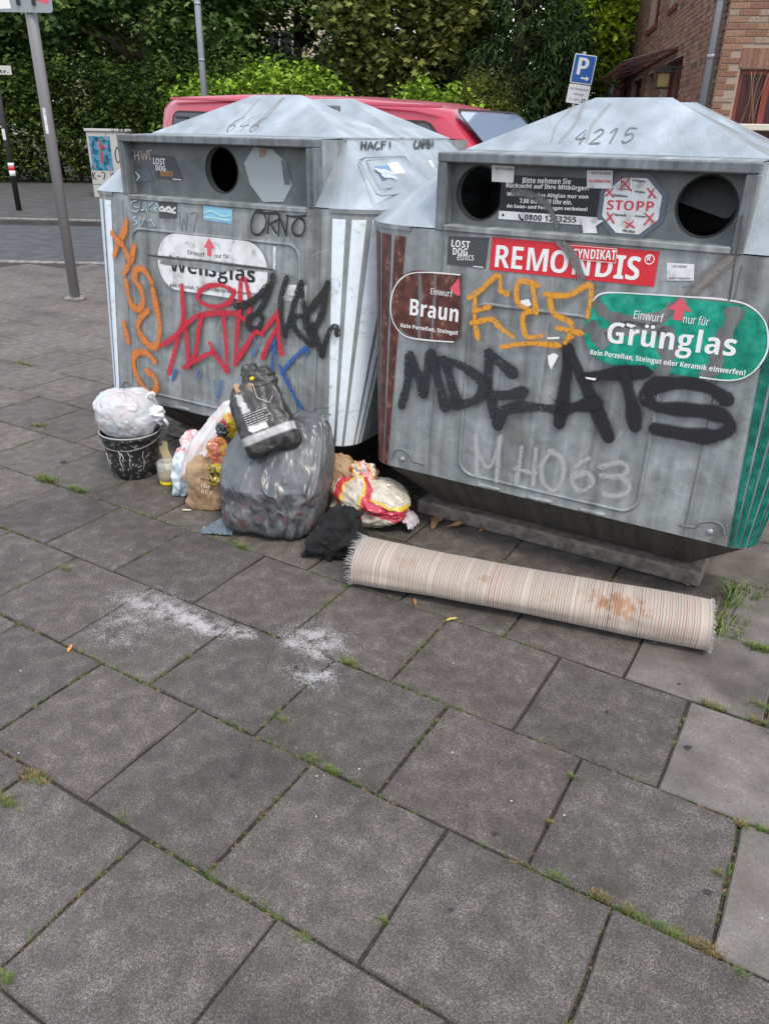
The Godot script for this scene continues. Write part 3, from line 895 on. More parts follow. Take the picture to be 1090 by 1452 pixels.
func background():
	for k in 3: M["leaf%d" % k] = leaf_mesh(k)
	var lm := tinted(0.65); lm.metallic_specular = 0.25; lm.backlight_enabled = true; lm.backlight = Color(0.35, 0.45, 0.12)
	M.leaf = lm
	var dk0 := Color(0.012, 0.026, 0.006); var dk1 := Color(0.070, 0.105, 0.020)
	# clipped dark hedge on the far pavement, in bushes that have grown together
	for i in 5:
		var x := -14.2 + i * 2.7
		var h := thing("hedge_bush", ["dark hedge bush at the left end behind the street name sign", "dark hedge bush behind the bare metal pole", "dark hedge bush just left of the utility cabinet", "dark hedge bush rising behind the utility cabinet", "dark hedge bush between the cabinet and the red van"][i], "hedge", Vector3(x, 0, -24.0), 0.0, "hedge bushes along the far pavement")
		for s in 5:
			var st := new_st(true)
			var b := Vector3(rng.randf_range(-1.2, 1.2), 0, rng.randf_range(-0.3, 0.3))
			tube(st, [b + Vector3(0, -0.1, 0), b + Vector3(rng.randf_range(-0.2, 0.2), 1.2, 0), b + Vector3(rng.randf_range(-0.5, 0.5), 2.4, 0.1)], [0.05, 0.04, 0.015], 6)
			obj("stem", fin(st), mat(Color(0.05, 0.04, 0.03), 0.95), h)
		var sp := clumps_box(Vector3(-1.5, 0.15, -0.3), Vector3(1.5, 2.75 + rng.randf() * 0.4, 0.9), 150)
		foliage(h, "foliage", sp, 0.5, 9500, 0.13, dk0, dk1, 0)
	# large-leaved trees over the hedge
	var mg0 := Color(0.018, 0.040, 0.012); var mg1 := Color(0.095, 0.15, 0.04)
	tree("maple_tree", "dark broad-leaved tree over the hedge at the far left", "tree", Vector3(-12.5, 0, -26.5), Vector3(0, 5.2, 0), Vector3(3.6, 2.6, 2.2), 120, 13000, 0.75, 0.22, mg0, mg1, 1, "", 0.2)
	tree("maple_tree", "dark broad-leaved tree with low boughs behind the lamp post", "tree", Vector3(-7.0, 0, -25.5), Vector3(0, 5.0, 0), Vector3(3.2, 2.7, 2.0), 120, 13000, 0.75, 0.22, mg0, Color(0.12, 0.18, 0.05), 1, "", 0.22)
	tree("maple_tree", "broad-leaved tree with brownish tips right of the lamp post", "tree", Vector3(0.3, 0, -22.5), Vector3(0, 4.0, 0), Vector3(2.0, 2.4, 1.4), 110, 9500, 0.6, 0.21, Color(0.040, 0.055, 0.014), Color(0.17, 0.18, 0.05), 1, "", 0.14)
	# bright shrubs behind the van
	var br0 := Color(0.05, 0.10, 0.012); var br1 := Color(0.25, 0.36, 0.04)
	tree("leafy_shrub", "bright green shrub with narrow top left of the brownish tree", "shrub", Vector3(-2.7, 0, -20.5), Vector3(0, 1.75, 0), Vector3(1.6, 1.15, 0.9), 80, 7500, 0.42, 0.14, br0, br1, 0, "", 0.05)
	tree("leafy_shrub", "tall bright shrub close behind the lamp post", "shrub", Vector3(-4.3, 0, -21.0), Vector3(0, 1.6, 0), Vector3(1.2, 1.0, 0.8), 60, 5000, 0.42, 0.14, br0, Color(0.20, 0.30, 0.035), 0, "", 0.05)
	tree("leafy_shrub", "low light green shrub just over the red van roof", "shrub", Vector3(0.6, 0, -18.5), Vector3(0, 1.35, 0), Vector3(1.5, 1.0, 0.7), 80, 7000, 0.36, 0.13, br0, br1, 0, "", 0.05)
	tree("leafy_shrub", "olive green shrub right of the van windscreen", "shrub", Vector3(2.1, 0, -20.0), Vector3(0, 1.6, 0), Vector3(0.8, 1.3, 0.7), 50, 3800, 0.36, 0.14, Color(0.04, 0.055, 0.012), Color(0.17, 0.19, 0.04), 2, "", 0.05)
	# the dark drooping tree by the brick building
	tree("evergreen_tree", "tall dark evergreen with drooping leaves left of the parking sign", "tree", Vector3(3.15, 0, -22.5), Vector3(0, 4.0, 0), Vector3(1.75, 4.0, 1.5), 190, 17000, 0.55, 0.19, Color(0.010, 0.022, 0.009), Color(0.060, 0.095, 0.032), 2, "", 0.2, 0.5)
	tree("light_tree", "yellow-green tree peeping out beside the brick building", "tree", Vector3(5.35, 0, -24.5), Vector3(0, 4.3, 0), Vector3(1.0, 1.9, 1.0), 90, 6500, 0.6, 0.2, Color(0.14, 0.22, 0.015), Color(0.40, 0.52, 0.05), 0, "", 0.15)
	# trees closing the view
	for i in 8:
		var x := -19.0 + i * 3.9
		tree("background_tree", ["dark tree far behind the hedge, leftmost of the back row", "dark tree far behind the street name sign", "dark tree far behind the hedge and the metal pole", "dark tree far behind the lamp post", "dark tree far behind the bright shrubs", "dark tree far behind the brownish tree", "dark tree far behind the evergreen", "dark tree far behind the parking sign"][i], "tree", Vector3(x, 0, -31.0 - (i % 3)), Vector3(0, 4.2, 0), Vector3(3.0, 4.4, 1.7), 120, 9500, 0.9, 0.30, Color(0.014, 0.030, 0.009), Color(0.085, 0.13, 0.03), 0, "trees closing the view", 0.25)
	pale_house()
	red_fence()
	van()
	street_things()

func pale_house():
	var h := thing("pale_house", "cream house glimpsed between the trees far behind the hedge", "house", Vector3(-9.0, 0, -40.0), 0.05)
	var st := new_st(); walled(st, FLAT, -6, 6, -0.3, 9.0, [[-4.5, -3.3, 3.8, 5.4], [-0.6, 0.6, 3.8, 5.4], [3.3, 4.5, 3.8, 5.4], [-4.5, -3.3, 1, 2.6], [3.3, 4.5, 1, 2.6]], -0.3, 0)
	box(st, FLAT, -6, 6, -0.3, 9, -8, -7.7); box(st, FLAT, -6, -5.7, -0.3, 9, -7.7, -0.3); box(st, FLAT, 5.7, 6, -0.3, 9, -7.7, -0.3)
	obj("wall", fin(st), mat(Color(0.62, 0.52, 0.40), 0.9), h)
	st = new_st()
	quad(st, Vector3(-6.4, 8.8, 0.5), Vector3(6.4, 8.8, 0.5), Vector3(6.4, 12, -4), Vector3(-6.4, 12, -4)); quad(st, Vector3(6.4, 8.8, -8.5), Vector3(-6.4, 8.8, -8.5), Vector3(-6.4, 12, -4), Vector3(6.4, 12, -4))
	obj("roof", fin(st), mat(Color(0.16, 0.07, 0.05), 0.85), h)
	for q in [[-4.5, -3.3, 3.8, 5.4], [-0.6, 0.6, 3.8, 5.4], [3.3, 4.5, 3.8, 5.4], [-4.5, -3.3, 1, 2.6], [3.3, 4.5, 1, 2.6]]:
		casement(h, FLAT, q, mat(Color(0.6, 0.6, 0.6), 0.5), mat(Color(0.03, 0.035, 0.04), 0.1), 2, -0.12)

func red_fence():
	var f := thing("picket_fence", "low red picket fence between the van and the right bottle bank", "fence", Vector3(2.3, 0, -18.0), 0.0)
	var rm := mat(Color(0.33, 0.05, 0.04), 0.6)
	for y in [0.4, 1.12]:
		var st := new_st(); box(st, FLAT, 0, 3.0, y, y + 0.07, -0.02, 0.02); obj("rail", fin(st), rm, f)
	for k in 22:
		var st := new_st(); box(st, FLAT, 0.02 + k * 0.135, 0.09 + k * 0.135, 0.05, 1.3 + 0.01 * (k % 3), 0.021, 0.04)
		tri(st, Vector3(0.02 + k * 0.135, 1.3, 0.04), Vector3(0.09 + k * 0.135, 1.3, 0.04), Vector3(0.055 + k * 0.135, 1.37, 0.04))
		obj("picket", fin(st), rm, f)

func van():
	var v := thing("red_van", "faded red van parked behind the two bottle banks", "van", Vector3(-0.43, 0, -10.1), -0.60)
	v.rotate_object_local(Vector3.BACK, -0.022)
	v.scale = Vector3(1.27, 1.025, 1.05)
	var pm := mat(Color(0.44, 0.024, 0.055), 0.32); pm.clearcoat_enabled = true; pm.clearcoat = 0.6; pm.clearcoat_roughness = 0.15
	var gm := mat(Color(0.012, 0.014, 0.017), 0.05); gm.metallic_specular = 0.9
	var blk := mat(Color(0.012, 0.012, 0.012), 0.6)
	# cross sections along the length: [x, half width low, sill height, belt height, half width of roof, roof height]
	var secs := [[-2.0, 0.74, 0.5, 1.05, 0.60, 1.55], [-1.95, 0.82, 0.34, 1.08, 0.66, 1.69], [-1.75, 0.86, 0.3, 1.1, 0.69, 1.75], [-0.9, 0.88, 0.28, 1.1, 0.71, 1.79], [0.2, 0.88, 0.28, 1.1, 0.71, 1.785], [1.0, 0.87, 0.28, 1.1, 0.69, 1.745], [1.28, 0.87, 0.28, 1.09, 0.67, 1.69], [1.86, 0.86, 0.28, 1.06, 0.78, 1.12], [2.35, 0.80, 0.3, 0.9, 0.70, 0.97], [2.5, 0.70, 0.4, 0.78, 0.6, 0.82]]
	var f := func(u: float, w: float) -> Vector3:
		var s := u * (secs.size() - 1)
		var i := mini(int(s), secs.size() - 2)
		var t: float = s - i
		var q := []
		for k in 6: q.append(lerpf(secs[i][k], secs[i + 1][k], t))
		# section outline from the near sill over the roof to the far sill
		var pts := [Vector2(q[1] * 0.94, q[2]), Vector2(q[1], q[2] + 0.25), Vector2(q[1], q[3]), Vector2(lerpf(q[1], q[4], 0.85), lerpf(q[3], q[5], 0.86)), Vector2(q[4] * 0.93, lerpf(q[3], q[5], 0.97)), Vector2(q[4] * 0.55, q[5]), Vector2(0, q[5] + 0.012)]
		var k2 := w * 12.0
		var m := k2 if k2 <= 6.0 else 12.0 - k2
		var j := mini(int(m), 5)
		var p: Vector2 = pts[j].lerp(pts[j + 1], m - j)
		return Vector3(q[0], p.y, p.x if k2 <= 6.0 else -p.x)
	var body := sheet((secs.size() - 1) * 3, 36, f)
	obj("body", body, pm, v)
	var st := new_st()
	for e in [0.0, 1.0]:
		for k in range(1, 35):
			otri(st, f.call(e, 0.0), f.call(e, k / 36.0), f.call(e, (k + 1) / 36.0), Vector3(0, 0.8, 0))
	box(st, FLAT, -1.9, 2.3, 0.26, 0.34, -0.78, 0.78)
	obj("end_panels", fin(st), pm, v)
	# a plane laid along each flank between belt and roof
	for side in [1.0, -1.0]:
		var a := Vector3(0, 1.10, 0.88 * side)
		var b := Vector3(0, 1.72, 0.725 * side)
		var yy := (b - a) / 0.62
		var T := Transform3D(Basis(Vector3(side, 0, 0), yy, Vector3(side, 0, 0).cross(yy).normalized()), a)
		for wdw in [[-1.72, -0.72, 0], [-0.60, 0.42, 1], [0.52, 1.22, 2]]:
			var w := part("side_window", v)
			var x0: float = wdw[0] * side; var x1: float = wdw[1] * side
			if x0 > x1: var sw := x0; x0 = x1; x1 = sw
			var pts := rrect(x0, x1, 0.04, 0.46, 0.06, 5)
			if wdw[2] == 2 and side > 0: pts = PackedVector2Array([Vector2(0.52, 0.04), Vector2(1.52, 0.04), Vector2(1.30, 0.30), Vector2(1.18, 0.44), Vector2(1.12, 0.46), Vector2(0.55, 0.46), Vector2(0.52, 0.43)])
			flat(w, "pane", T, pts, gm, 0.016)
			outline(w, "rubber_seal", T, pts, -0.022, blk, 0.019)
			if wdw[2] == 0 and side > 0:
				for k in 5:
					st = new_st(); box(st, T, x0 + 0.03, x0 + 0.2, 0.08 + k * 0.08, 0.10 + k * 0.08, 0.018, 0.03); obj("louvre", fin(st), blk, w)
		if side > 0:
			st = new_st()
			for q in [[0.47, 0.476, -0.7, 0.55]]: box(st, T, q[0], q[1], q[2], q[3], 0.012, 0.018)
			obj("door_gap", fin(st), blk, v)
			st = new_st(); box(st, T, -1.8, 1.25, 0.60, 0.62, -0.005, 0.02); obj("rain_gutter", fin(st), pm, v)
	# windscreen
	var wa := Vector3(1.90, 1.11, 0); var wb := Vector3(1.30, 1.685, 0)
	var wy := (wb - wa) / 0.8
	var wt := Transform3D(Basis(Vector3(0, 0, -1), wy, Vector3(0, 0, -1).cross(wy).normalized()), wa)
	var ws := part("windscreen", v)
	var wp := PackedVector2Array([Vector2(-0.74, 0.03), Vector2(0.74, 0.03), Vector2(0.64, 0.72), Vector2(0.58, 0.76), Vector2(-0.58, 0.76), Vector2(-0.64, 0.72)])
	var wg := mat(Color(0.17, 0.26, 0.40), 0.06); wg.metallic_specular = 1.0; wg.clearcoat_enabled = true; wg.clearcoat = 1.0; wg.clearcoat_roughness = 0.02  # blue base colour stands in for sky mirrored in the glass
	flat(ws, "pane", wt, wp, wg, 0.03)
	outline(ws, "rubber_seal", wt, wp, -0.03, blk, 0.034)
	for side in [1.0, -1.0]:
		for x in [-1.2, 1.55]:
			var w := part("wheel", v)
			st = new_st(true); tube(st, [Vector3(x, 0.31, side * 0.66), Vector3(x, 0.31, side * 0.86)], 0.31, 24); obj("tyre", fin(st), M.rubber, w)
			st = new_st(true); tube(st, [Vector3(x, 0.31, side * 0.80), Vector3(x, 0.31, side * 0.875)], 0.19, 18); obj("rim", fin(st), M.steel, w)
		st = new_st(); bevel(st, FLAT, 2.36, 2.46, 0.62, 0.78, side * 0.6 - 0.14, side * 0.6 + 0.14, 0.02); obj("headlight", fin(st), M.white, v)
		st = new_st(); bevel(st, FLAT, -2.03, -1.96, 0.75, 1.05, side * 0.68 - 0.05, side * 0.68 + 0.05, 0.01); obj("tail_light", fin(st), M.red_print, v)
		st = new_st(); bevel(st, FLAT, 1.32, 1.46, 1.12, 1.30, side * 0.98 - 0.07, side * 0.98 + 0.07, 0.03); obj("wing_mirror", fin(st), blk, v)
	st = new_st(); bevel(st, FLAT, 2.4, 2.6, 0.3, 0.5, -0.78, 0.78, 0.04); bevel(st, FLAT, -2.1, -1.9, 0.34, 0.52, -0.78, 0.78, 0.04)
	obj("bumper", fin(st), blk, v)

func post(t, called: String, h: float, r: float, mt, at := Vector3.ZERO):
	var st := new_st(true)
	tube(st, [at + Vector3(0, -0.02, 0), at + Vector3(0, h * 0.5, 0), at + Vector3(0, h, 0)], r, 14)
	return obj(called, fin(st), mt, t)

func street_things():
	var st
	# bare pole in front at the left, with the back of a sign at its top
	var p := thing("sign_pole", "tall bare grey metal pole standing on the paving at the left", "pole", Vector3(-2.99, 0, -7.5))
	post(p, "pole", 3.4, 0.047, M.steel)
	st = new_st(true); tube(st, [Vector3(0, -0.005, 0), Vector3(0, 0.022, 0)], 0.10, 12); obj("concrete_foot", fin(st), M.concrete, p)
	st = new_st(); box(st, FLAT, -0.012, 0.012, 1.42, 1.62, 0.046, 0.049); obj("sticker", fin(st), M.white_sticker, p)
	var sg := part("sign_back", p)
	flat(sg, "plate", Transform3D(Basis.IDENTITY, Vector3(-0.03, 0, 0.065)), rrect(-0.22, 0.24, 2.31, 2.95, 0.03), M.zinc, 0.0)
	flat(sg, "sticker", Transform3D(Basis.IDENTITY, Vector3(-0.03, 0, 0.067)), pairs([-0.20, 2.33, -0.10, 2.335, -0.11, 2.45, -0.205, 2.44]), M.white_print, 0.0)
	flat(sg, "sticker", Transform3D(Basis.IDENTITY, Vector3(-0.03, 0, 0.067)), pairs([0.10, 2.40, 0.21, 2.37, 0.22, 2.45, 0.11, 2.48]), M.pink_print, 0.0)
	for s in [-1, 1]:
		st = new_st(); box(st, FLAT, s * 0.062 - 0.012, s * 0.062 + 0.012, 2.36, 2.42, 0.02, 0.085); obj("clamp", fin(st), M.black_metal, sg)
	# thin pole with the street name plate, reflective band
	p = thing("street_name_pole", "thin dark pole with a red and white band at the far left", "pole", Vector3(-7.0, 0.02, -15.53))
	post(p, "pole", 2.6, 0.05, M.black_metal)
	for q in [[0.60, 0.69, "white"], [0.69, 0.76, "red_print"], [0.76, 0.82, "white"]]:
		st = new_st(true); tube(st, [Vector3(0, q[0], 0), Vector3(0, q[1], 0)], 0.054, 14); obj("band", fin(st), M[q[2]], p)
	st = new_st(); box(st, FLAT, -0.035, 0.02, 1.2, 1.38, 0.048, 0.052); obj("sticker", fin(st), M.white_sticker, p)
	var np := part("name_plate", p)
	st = new_st(); bevel(st, FLAT, -0.62, 0.33, 2.23, 2.37, 0.05, 0.07, 0.005); obj("plate", fin(st), mat(Color(0.5, 0.5, 0.46), 0.6), np)
	text(np, Transform3D(Basis.IDENTITY, Vector3(0, 0, 0.072)), "nfelder Str.", [-0.5, 2.285, 0.28, 2.285, 0.055], M.black_print)
	# lamp post beyond the van
	p = thing("lamp_post", "slim grey lamp post rising behind the red van", "lamp post", Vector3(-3.44, 0, -16.0))
	post(p, "shaft", 5.6, 0.055, M.zinc)
	st = new_st(true); tube(st, [Vector3(0, -0.02, 0), Vector3(0, 1.1, 0)], 0.085, 14); obj("base", fin(st), M.zinc, p)
	for y in [2.55, 3.4]:
		st = new_st(true); tube(st, [Vector3(0, y, 0), Vector3(0, y + 0.04, 0)], 0.06, 14); obj("collar", fin(st), M.zinc, p)
	st = new_st(); bevel(st, FLAT, -0.12, 0.12, 5.55, 5.7, -0.1, 0.6, 0.04); obj("lamp_head", fin(st), M.zinc, p)
	# parking sign
	p = thing("parking_sign", "blue parking sign with white extra plate beside the brick building", "sign", Vector3(2.90, 0, -15.0), 0.0)
	p.rotation.z = -0.105
	post(p, "pole", 2.75, 0.035, M.zinc)
	var T := Transform3D(Basis(Vector3.UP, 0.0), Vector3(0.04, 0, 0.045))
	var pl := part("parking_plate", p)
	flat(pl, "white_edge", T, rrect(-0.20, 0.17, 2.28, 2.71, 0.03), M.white, 0.0)
	flat(pl, "blue_field", T, rrect(-0.185, 0.155, 2.295, 2.695, 0.022), mat(Color(0.01, 0.10, 0.40), 0.4), 0.003)
	text(pl, T, "P", [-0.12, 2.535, 0.06, 2.535, 0.25], M.white, true, 0.006)
	var ar := new_st()
	poly(ar, T, pairs([-0.03, 2.352, 0.06, 2.352, 0.06, 2.325, 0.115, 2.365, 0.06, 2.405, 0.06, 2.378, -0.03, 2.378]), 0.006)
	obj("arrow", fin(ar), M.white, pl)
	st = new_st(); box(st, T, -0.2, 0.17, 2.28, 2.71, -0.012, -0.004); obj("back_plate", fin(st), M.zinc, pl)
	var p2 := part("extra_plate", p)
	flat(p2, "plate", T, rrect(-0.20, 0.17, 1.98, 2.265, 0.02), M.white, 0.0)
	text(p2, T, "mit Parkschein", [-0.17, 2.20, 0.14, 2.20, 0.04], M.black_print, false, 0.003)
	text(p2, T, "werktags", [-0.09, 2.12, 0.08, 2.12, 0.045], M.black_print, false, 0.003)
	text(p2, T, "9 - 20 h", [-0.15, 2.04, 0.03, 2.04, 0.04], M.black_print, false, 0.003)
	flat(p2, "sticker", T, pairs([0.06, 2.0, 0.13, 2.0, 0.13, 2.06, 0.06, 2.06]), M.dark_sticker, 0.003)
	flat(p2, "sticker", T, pairs([0.08, 2.015, 0.11, 2.015, 0.11, 2.045, 0.08, 2.045]), M.white, 0.005)
	# utility cabinet with a poster
	p = thing("utility_cabinet", "pale utility cabinet with a turquoise poster and scribbles beside the hedge", "cabinet", Vector3(-6.35, 0, -19.0), 0.06)
	st = new_st(); bevel(st, FLAT, -0.36, 0.50, 0.02, 1.36, -0.2, 0.2, 0.01); obj("body", fin(st), M.render_wall, p)
	st = new_st(); bevel(st, FLAT, -0.39, 0.53, 1.361, 1.42, -0.23, 0.23, 0.012); obj("lid", fin(st), M.render_wall, p)
	st = new_st(); box(st, FLAT, 0.06, 0.07, 0.3, 1.34, 0.2, 0.203); box(st, FLAT, -0.35, 0.49, 0.29, 0.30, 0.2, 0.203); obj("door_gap", fin(st), M.black_print, p)
	var ps := paint(256, [noise(256, 61, 0.012, FastNoiseLite.TYPE_SIMPLEX, 4), grain(256, 62)], [0.9, 0.1], [0.2, 0.4, 0.55, 0.7, 0.85],
		[Color(0.01, 0.03, 0.08), Color(0.0, 0.15, 0.24), Color(0.04, 0.30, 0.36), Color(0.16, 0.12, 0.34), Color(0.36, 0.30, 0.45)])
	var pmn := mat(Color.WHITE, 0.5); pmn.albedo_texture = ps; pmn.uv1_triplanar = true; pmn.uv1_scale = Vector3.ONE * 1.6
	var PT := Transform3D(Basis.IDENTITY, Vector3(0, 0, 0.2))
	flat(p, "poster", PT, pairs([-0.31, 0.58, 0.14, 0.58, 0.14, 1.27, -0.31, 1.27]), pmn, 0.004)
	var ps2 := part("poster_figure", p)
	letter(ps2, PT, [[-0.08, 1.2, -0.07, 1.0, -0.09, 0.75], [-0.07, 1.12, 0.0, 1.05]], 0.05, Color(0.35, 0.05, 0.04), M.spray, 0.006, 0.35, "brush_stroke")
	hand(p, PT, "K-7 CARB", [-0.35, 0.47, 0.5, 0.47, 0.13], 0.022, Color(0.01, 0.01, 0.01), M.spray, 0.004)
	hand(p, PT, "VIER", [0.2, 1.39, 0.52, 1.39, 0.05], 0.014, Color(0.01, 0.01, 0.01), M.spray, 0.034)
	hand(p, PT, "OR", [0.2, 0.9, 0.5, 0.9, 0.3], 0.025, Color(0.02, 0.02, 0.02), M.spray, 0.004)
	hand(p, PT, "XE", [-0.40, 0.70, -0.33, 0.55, 0.1], 0.016, Color(0.02, 0.02, 0.02), M.spray, 0.004)

# ---------------------------------------------------------------- the bottle banks
func arc_ring(w: float, vf: float, vr: float, r: float, h: float, n := 10) -> Array:
	var p := []
	for q in [[w - r, vf + r, -1], [w - r, vr - r, 0], [-w + r, vr - r, 1], [-w + r, vf + r, 2]]:
		for k in n + 1:
			var a: float = (q[2] + float(k) / n) * PI / 2
			p.append(Vector3(q[0] + cos(a) * r, h, -(q[1] + sin(a) * r)))
	return p

func holed(st, x0: float, x1: float, y0: float, y1: float, c: Vector2, r: float, z: float):
	var angs := []
	for k in 56: angs.append(TAU * k / 56.0 - PI)
	for q in [[x0, y0], [x1, y0], [x1, y1], [x0, y1]]: angs.append(atan2(q[1] - c.y, q[0] - c.x))
	angs.sort()
	for i in angs.size():
		var a: float = angs[i]
		var b: float = angs[(i + 1) % angs.size()]
		var o := []
		for g in [a, b]:
			var d := Vector2(cos(g), sin(g))
			var t := 9.0
			if d.x > 1e-6: t = minf(t, (x1 - c.x) / d.x)
			if d.x < -1e-6: t = minf(t, (x0 - c.x) / d.x)
			if d.y > 1e-6: t = minf(t, (y1 - c.y) / d.y)
			if d.y < -1e-6: t = minf(t, (y0 - c.y) / d.y)
			o.append(Vector3(c.x + d.x * t, c.y + d.y * t, z))
		var ia := Vector3(c.x + cos(a) * r, c.y + sin(a) * r, z)
		var ib := Vector3(c.x + cos(b) * r, c.y + sin(b) * r, z)
		quad(st, ia, o[0], o[1], ib)
		quad(st, ib + Vector3(0, 0, -0.03), ia + Vector3(0, 0, -0.03), ia, ib)

func bead(st, t: Transform3D, pts: PackedVector2Array, r: float, closed := true):
	var a := []
	for p in pts: a.append(t * Vector3(p.x, p.y, 0))
	if closed: a.append(a[0])
	tube(st, a, r, 6, false)

func bank(d: Dictionary, label: String) -> Dictionary:
	var b := thing("bottle_bank", label, "glass container", Vector3(d.x, 0, d.z), -d.yaw, "bottle banks")
	var hs: float = d.hs; var hr: float = d.hr; var wb: float = d.wb; var wx: float = d.wx; var vb: float = d.vb
	var hb := 0.28; var v1 := 0.24; var v2 := 1.13; var dd := 1.37; var ws := 0.85
	var top := arc_ring(ws, 0.0, dd, 0.26, hs)
	var bot := arc_ring(wb + d.br, vb, dd - vb, d.br, hb)
	var n := top.size()
	var mid := Vector3(0, 0.7, -dd / 2)
	# body
	var st := new_st(true)
	var rows := 10
	for i in n:
		var j := (i + 1) % n
		for k in rows:
			var a := float(k) / rows; var c := float(k + 1) / rows
			oquad(st, bot[i].lerp(top[i], a), bot[j].lerp(top[j], a), bot[j].lerp(top[j], c), bot[i].lerp(top[i], c), mid)
	obj("body_shell", fin(st), M.galv, b)
	# lip where shoulder and body meet
	var lip0 := arc_ring(ws + 0.012, -0.004, dd + 0.004, 0.265, hs - 0.012)
	var lip1 := arc_ring(ws + 0.012, -0.004, dd + 0.004, 0.265, hs + 0.004)
	st = new_st()
	var front_skip := n - 1
	for i in n - 1:
		oquad(st, lip0[i], lip0[i + 1], lip1[i + 1], lip1[i], mid)
		oquad(st, top[i] + Vector3(0, -0.012, 0), top[i + 1] + Vector3(0, -0.012, 0), lip0[i + 1], lip0[i], Vector3(0, 3, -dd / 2))
	obj("shoulder_lip", fin(st), M.galv, b)
	# sloping shoulders
	st = new_st()
	var m := 10
	for sd in [1.0, -1.0]:
		var A := Vector3(sd * wx, hr, -v1); var B := Vector3(sd * wx, hr, -v2)
		var fr := []; var rr := []
		for k in m + 1:
			var p: Vector3 = lip1[k]; var q: Vector3 = lip1[m + 1 + k]
			fr.append(Vector3(p.x * sd, p.y, p.z)); rr.append(Vector3(q.x * sd, q.y, q.z))
		otri(st, A, Vector3(sd * wx, hs + 0.004, 0), fr[0], mid)
		for k in m:
			otri(st, A, fr[k], fr[k + 1], mid)
			otri(st, B, rr[k], rr[k + 1], mid)
		otri(st, B, rr[m], Vector3(sd * wx, hs + 0.004, -dd), mid)
		oquad(st, A, B, rr[0], fr[m], mid)
	obj("shoulder", fin(st), M.galv_light, b)
	# box with the slots, front and back
	st = new_st()
	for sd in [1.0, -1.0]:
		otri(st, Vector3(sd * wx, hs, 0), Vector3(sd * wx, hr, 0), Vector3(sd * wx, hr, -v1), mid)
		otri(st, Vector3(sd * wx, hs, -dd), Vector3(sd * wx, hr, -dd), Vector3(sd * wx, hr, -v2), mid)
	oquad(st, Vector3(-wx, hs, -dd), Vector3(wx, hs, -dd), Vector3(wx, hr, -dd), Vector3(-wx, hr, -dd), mid)
	for q in [[0.0, v1], [dd, v2]]:
		oquad(st, Vector3(-wx, hr, -q[0]), Vector3(wx, hr, -q[0]), Vector3(wx, hr + 0.006, -q[1]), Vector3(-wx, hr + 0.006, -q[1]), mid)
	obj("slot_box", fin(st), M.galv, b)
	var rw: float = d.rw; var rt: float = d.rt; var rb: float = d.rb
	st = new_st()
	bevel(st, FLAT, -wx - 0.004, wx + 0.004, rt, hr + 0.002, -0.06, 0.006, 0.004)
	bevel(st, FLAT, -wx - 0.004, -rw, hs - 0.002, rt - 0.0005, -0.06, 0.004, 0.003)
	bevel(st, FLAT, rw, wx + 0.004, hs - 0.002, rt - 0.0005, -0.06, 0.004, 0.003)
	obj("rim", fin(st), M.rim, b)
	st = new_st()
	bevel(st, FLAT, -rw + 0.0005, rw - 0.0005, rb - 0.020, rb, -0.06, 0.010, 0.003)
	obj("ledge", fin(st), M.galv, b)
	# panel with the round openings
	st = new_st()
	var xs := [-rw]
	for k in d.holes.size() - 1: xs.append((d.holes[k][0] + d.holes[k + 1][0]) / 2.0)
	xs.append(rw)
	for k in d.holes.size():
		holed(st, xs[k], xs[k + 1], rb, rt, Vector2(d.holes[k][0], d.holes[k][1]), d.holes[k][2], -0.05)
	obj("slot_panel", fin(st), M.recess, b)
	st = new_st()
	oquad(st, Vector3(-rw, rb, -0.4), Vector3(rw, rb, -0.4), Vector3(rw, rt, -0.4), Vector3(-rw, rt, -0.4), Vector3(0, rb, -9))
	obj("inner_baffle", fin(st), M.rubber, b)
	for h in d.holes:
		st = new_st()
		var ring := PackedVector2Array()
		for k in 40: ring.append(Vector2(h[0] + cos(TAU * k / 40) * h[2], h[1] + sin(TAU * k / 40) * h[2]))
		bead(st, Transform3D(Basis.IDENTITY, Vector3(0, 0, -0.05)), ring, 0.003)
		obj("opening_edge", fin(st), M.rubber, b)
		if d.holes.size() == 1 or h[0] < 0: continue
		st = new_st()
		poly(st, Transform3D(Basis(Vector3.RIGHT, -0.35) * Basis(Vector3.BACK, -0.28), Vector3(h[0], h[1] + 0.05, -0.11)), rrect(-0.09, 0.09, -0.07, 0.035, 0.02), 0.0)
		obj("rubber_flap", fin(st), M.rubber, b)
	# two hipped lids with a gap for the lifting gear
	for e in [0, 1]:
		st = new_st()
		var V := func(v: float) -> float: return -v if e == 0 else -(dd - v)
		var y0 := hr + 0.008
		var P := [Vector3(-wx - 0.003, y0, V.call(v1 - 0.03)), Vector3(wx + 0.003, y0, V.call(v1 - 0.03)), Vector3(wx + 0.003, y0, V.call(0.665)), Vector3(-wx - 0.003, y0, V.call(0.665))]
		var R := [Vector3(-0.13, d.ht, V.call(0.47)), Vector3(0.13, d.ht, V.call(0.47)), Vector3(0.13, d.ht - 0.004, V.call(0.50)), Vector3(-0.13, d.ht - 0.004, V.call(0.50))]
		var mm := Vector3(0, hr, V.call(0.45))
		for k in 4:
			oquad(st, P[k], P[(k + 1) % 4], R[(k + 1) % 4], R[k], mm)
			oquad(st, P[k] - Vector3(0, 0.012, 0), P[(k + 1) % 4] - Vector3(0, 0.012, 0), P[(k + 1) % 4], P[k], mm)
		oquad(st, R[0], R[1], R[2], R[3], mm)
		obj("roof_lid", fin(st), M.galv_light, b)
	var gear := part("lifting_gear", b)
	st = new_st(); bevel(st, FLAT, 0.02, 0.19, hr, hr + 0.135, -0.70, -0.67, 0.004); obj("plate", fin(st), M.galv_dark, gear)
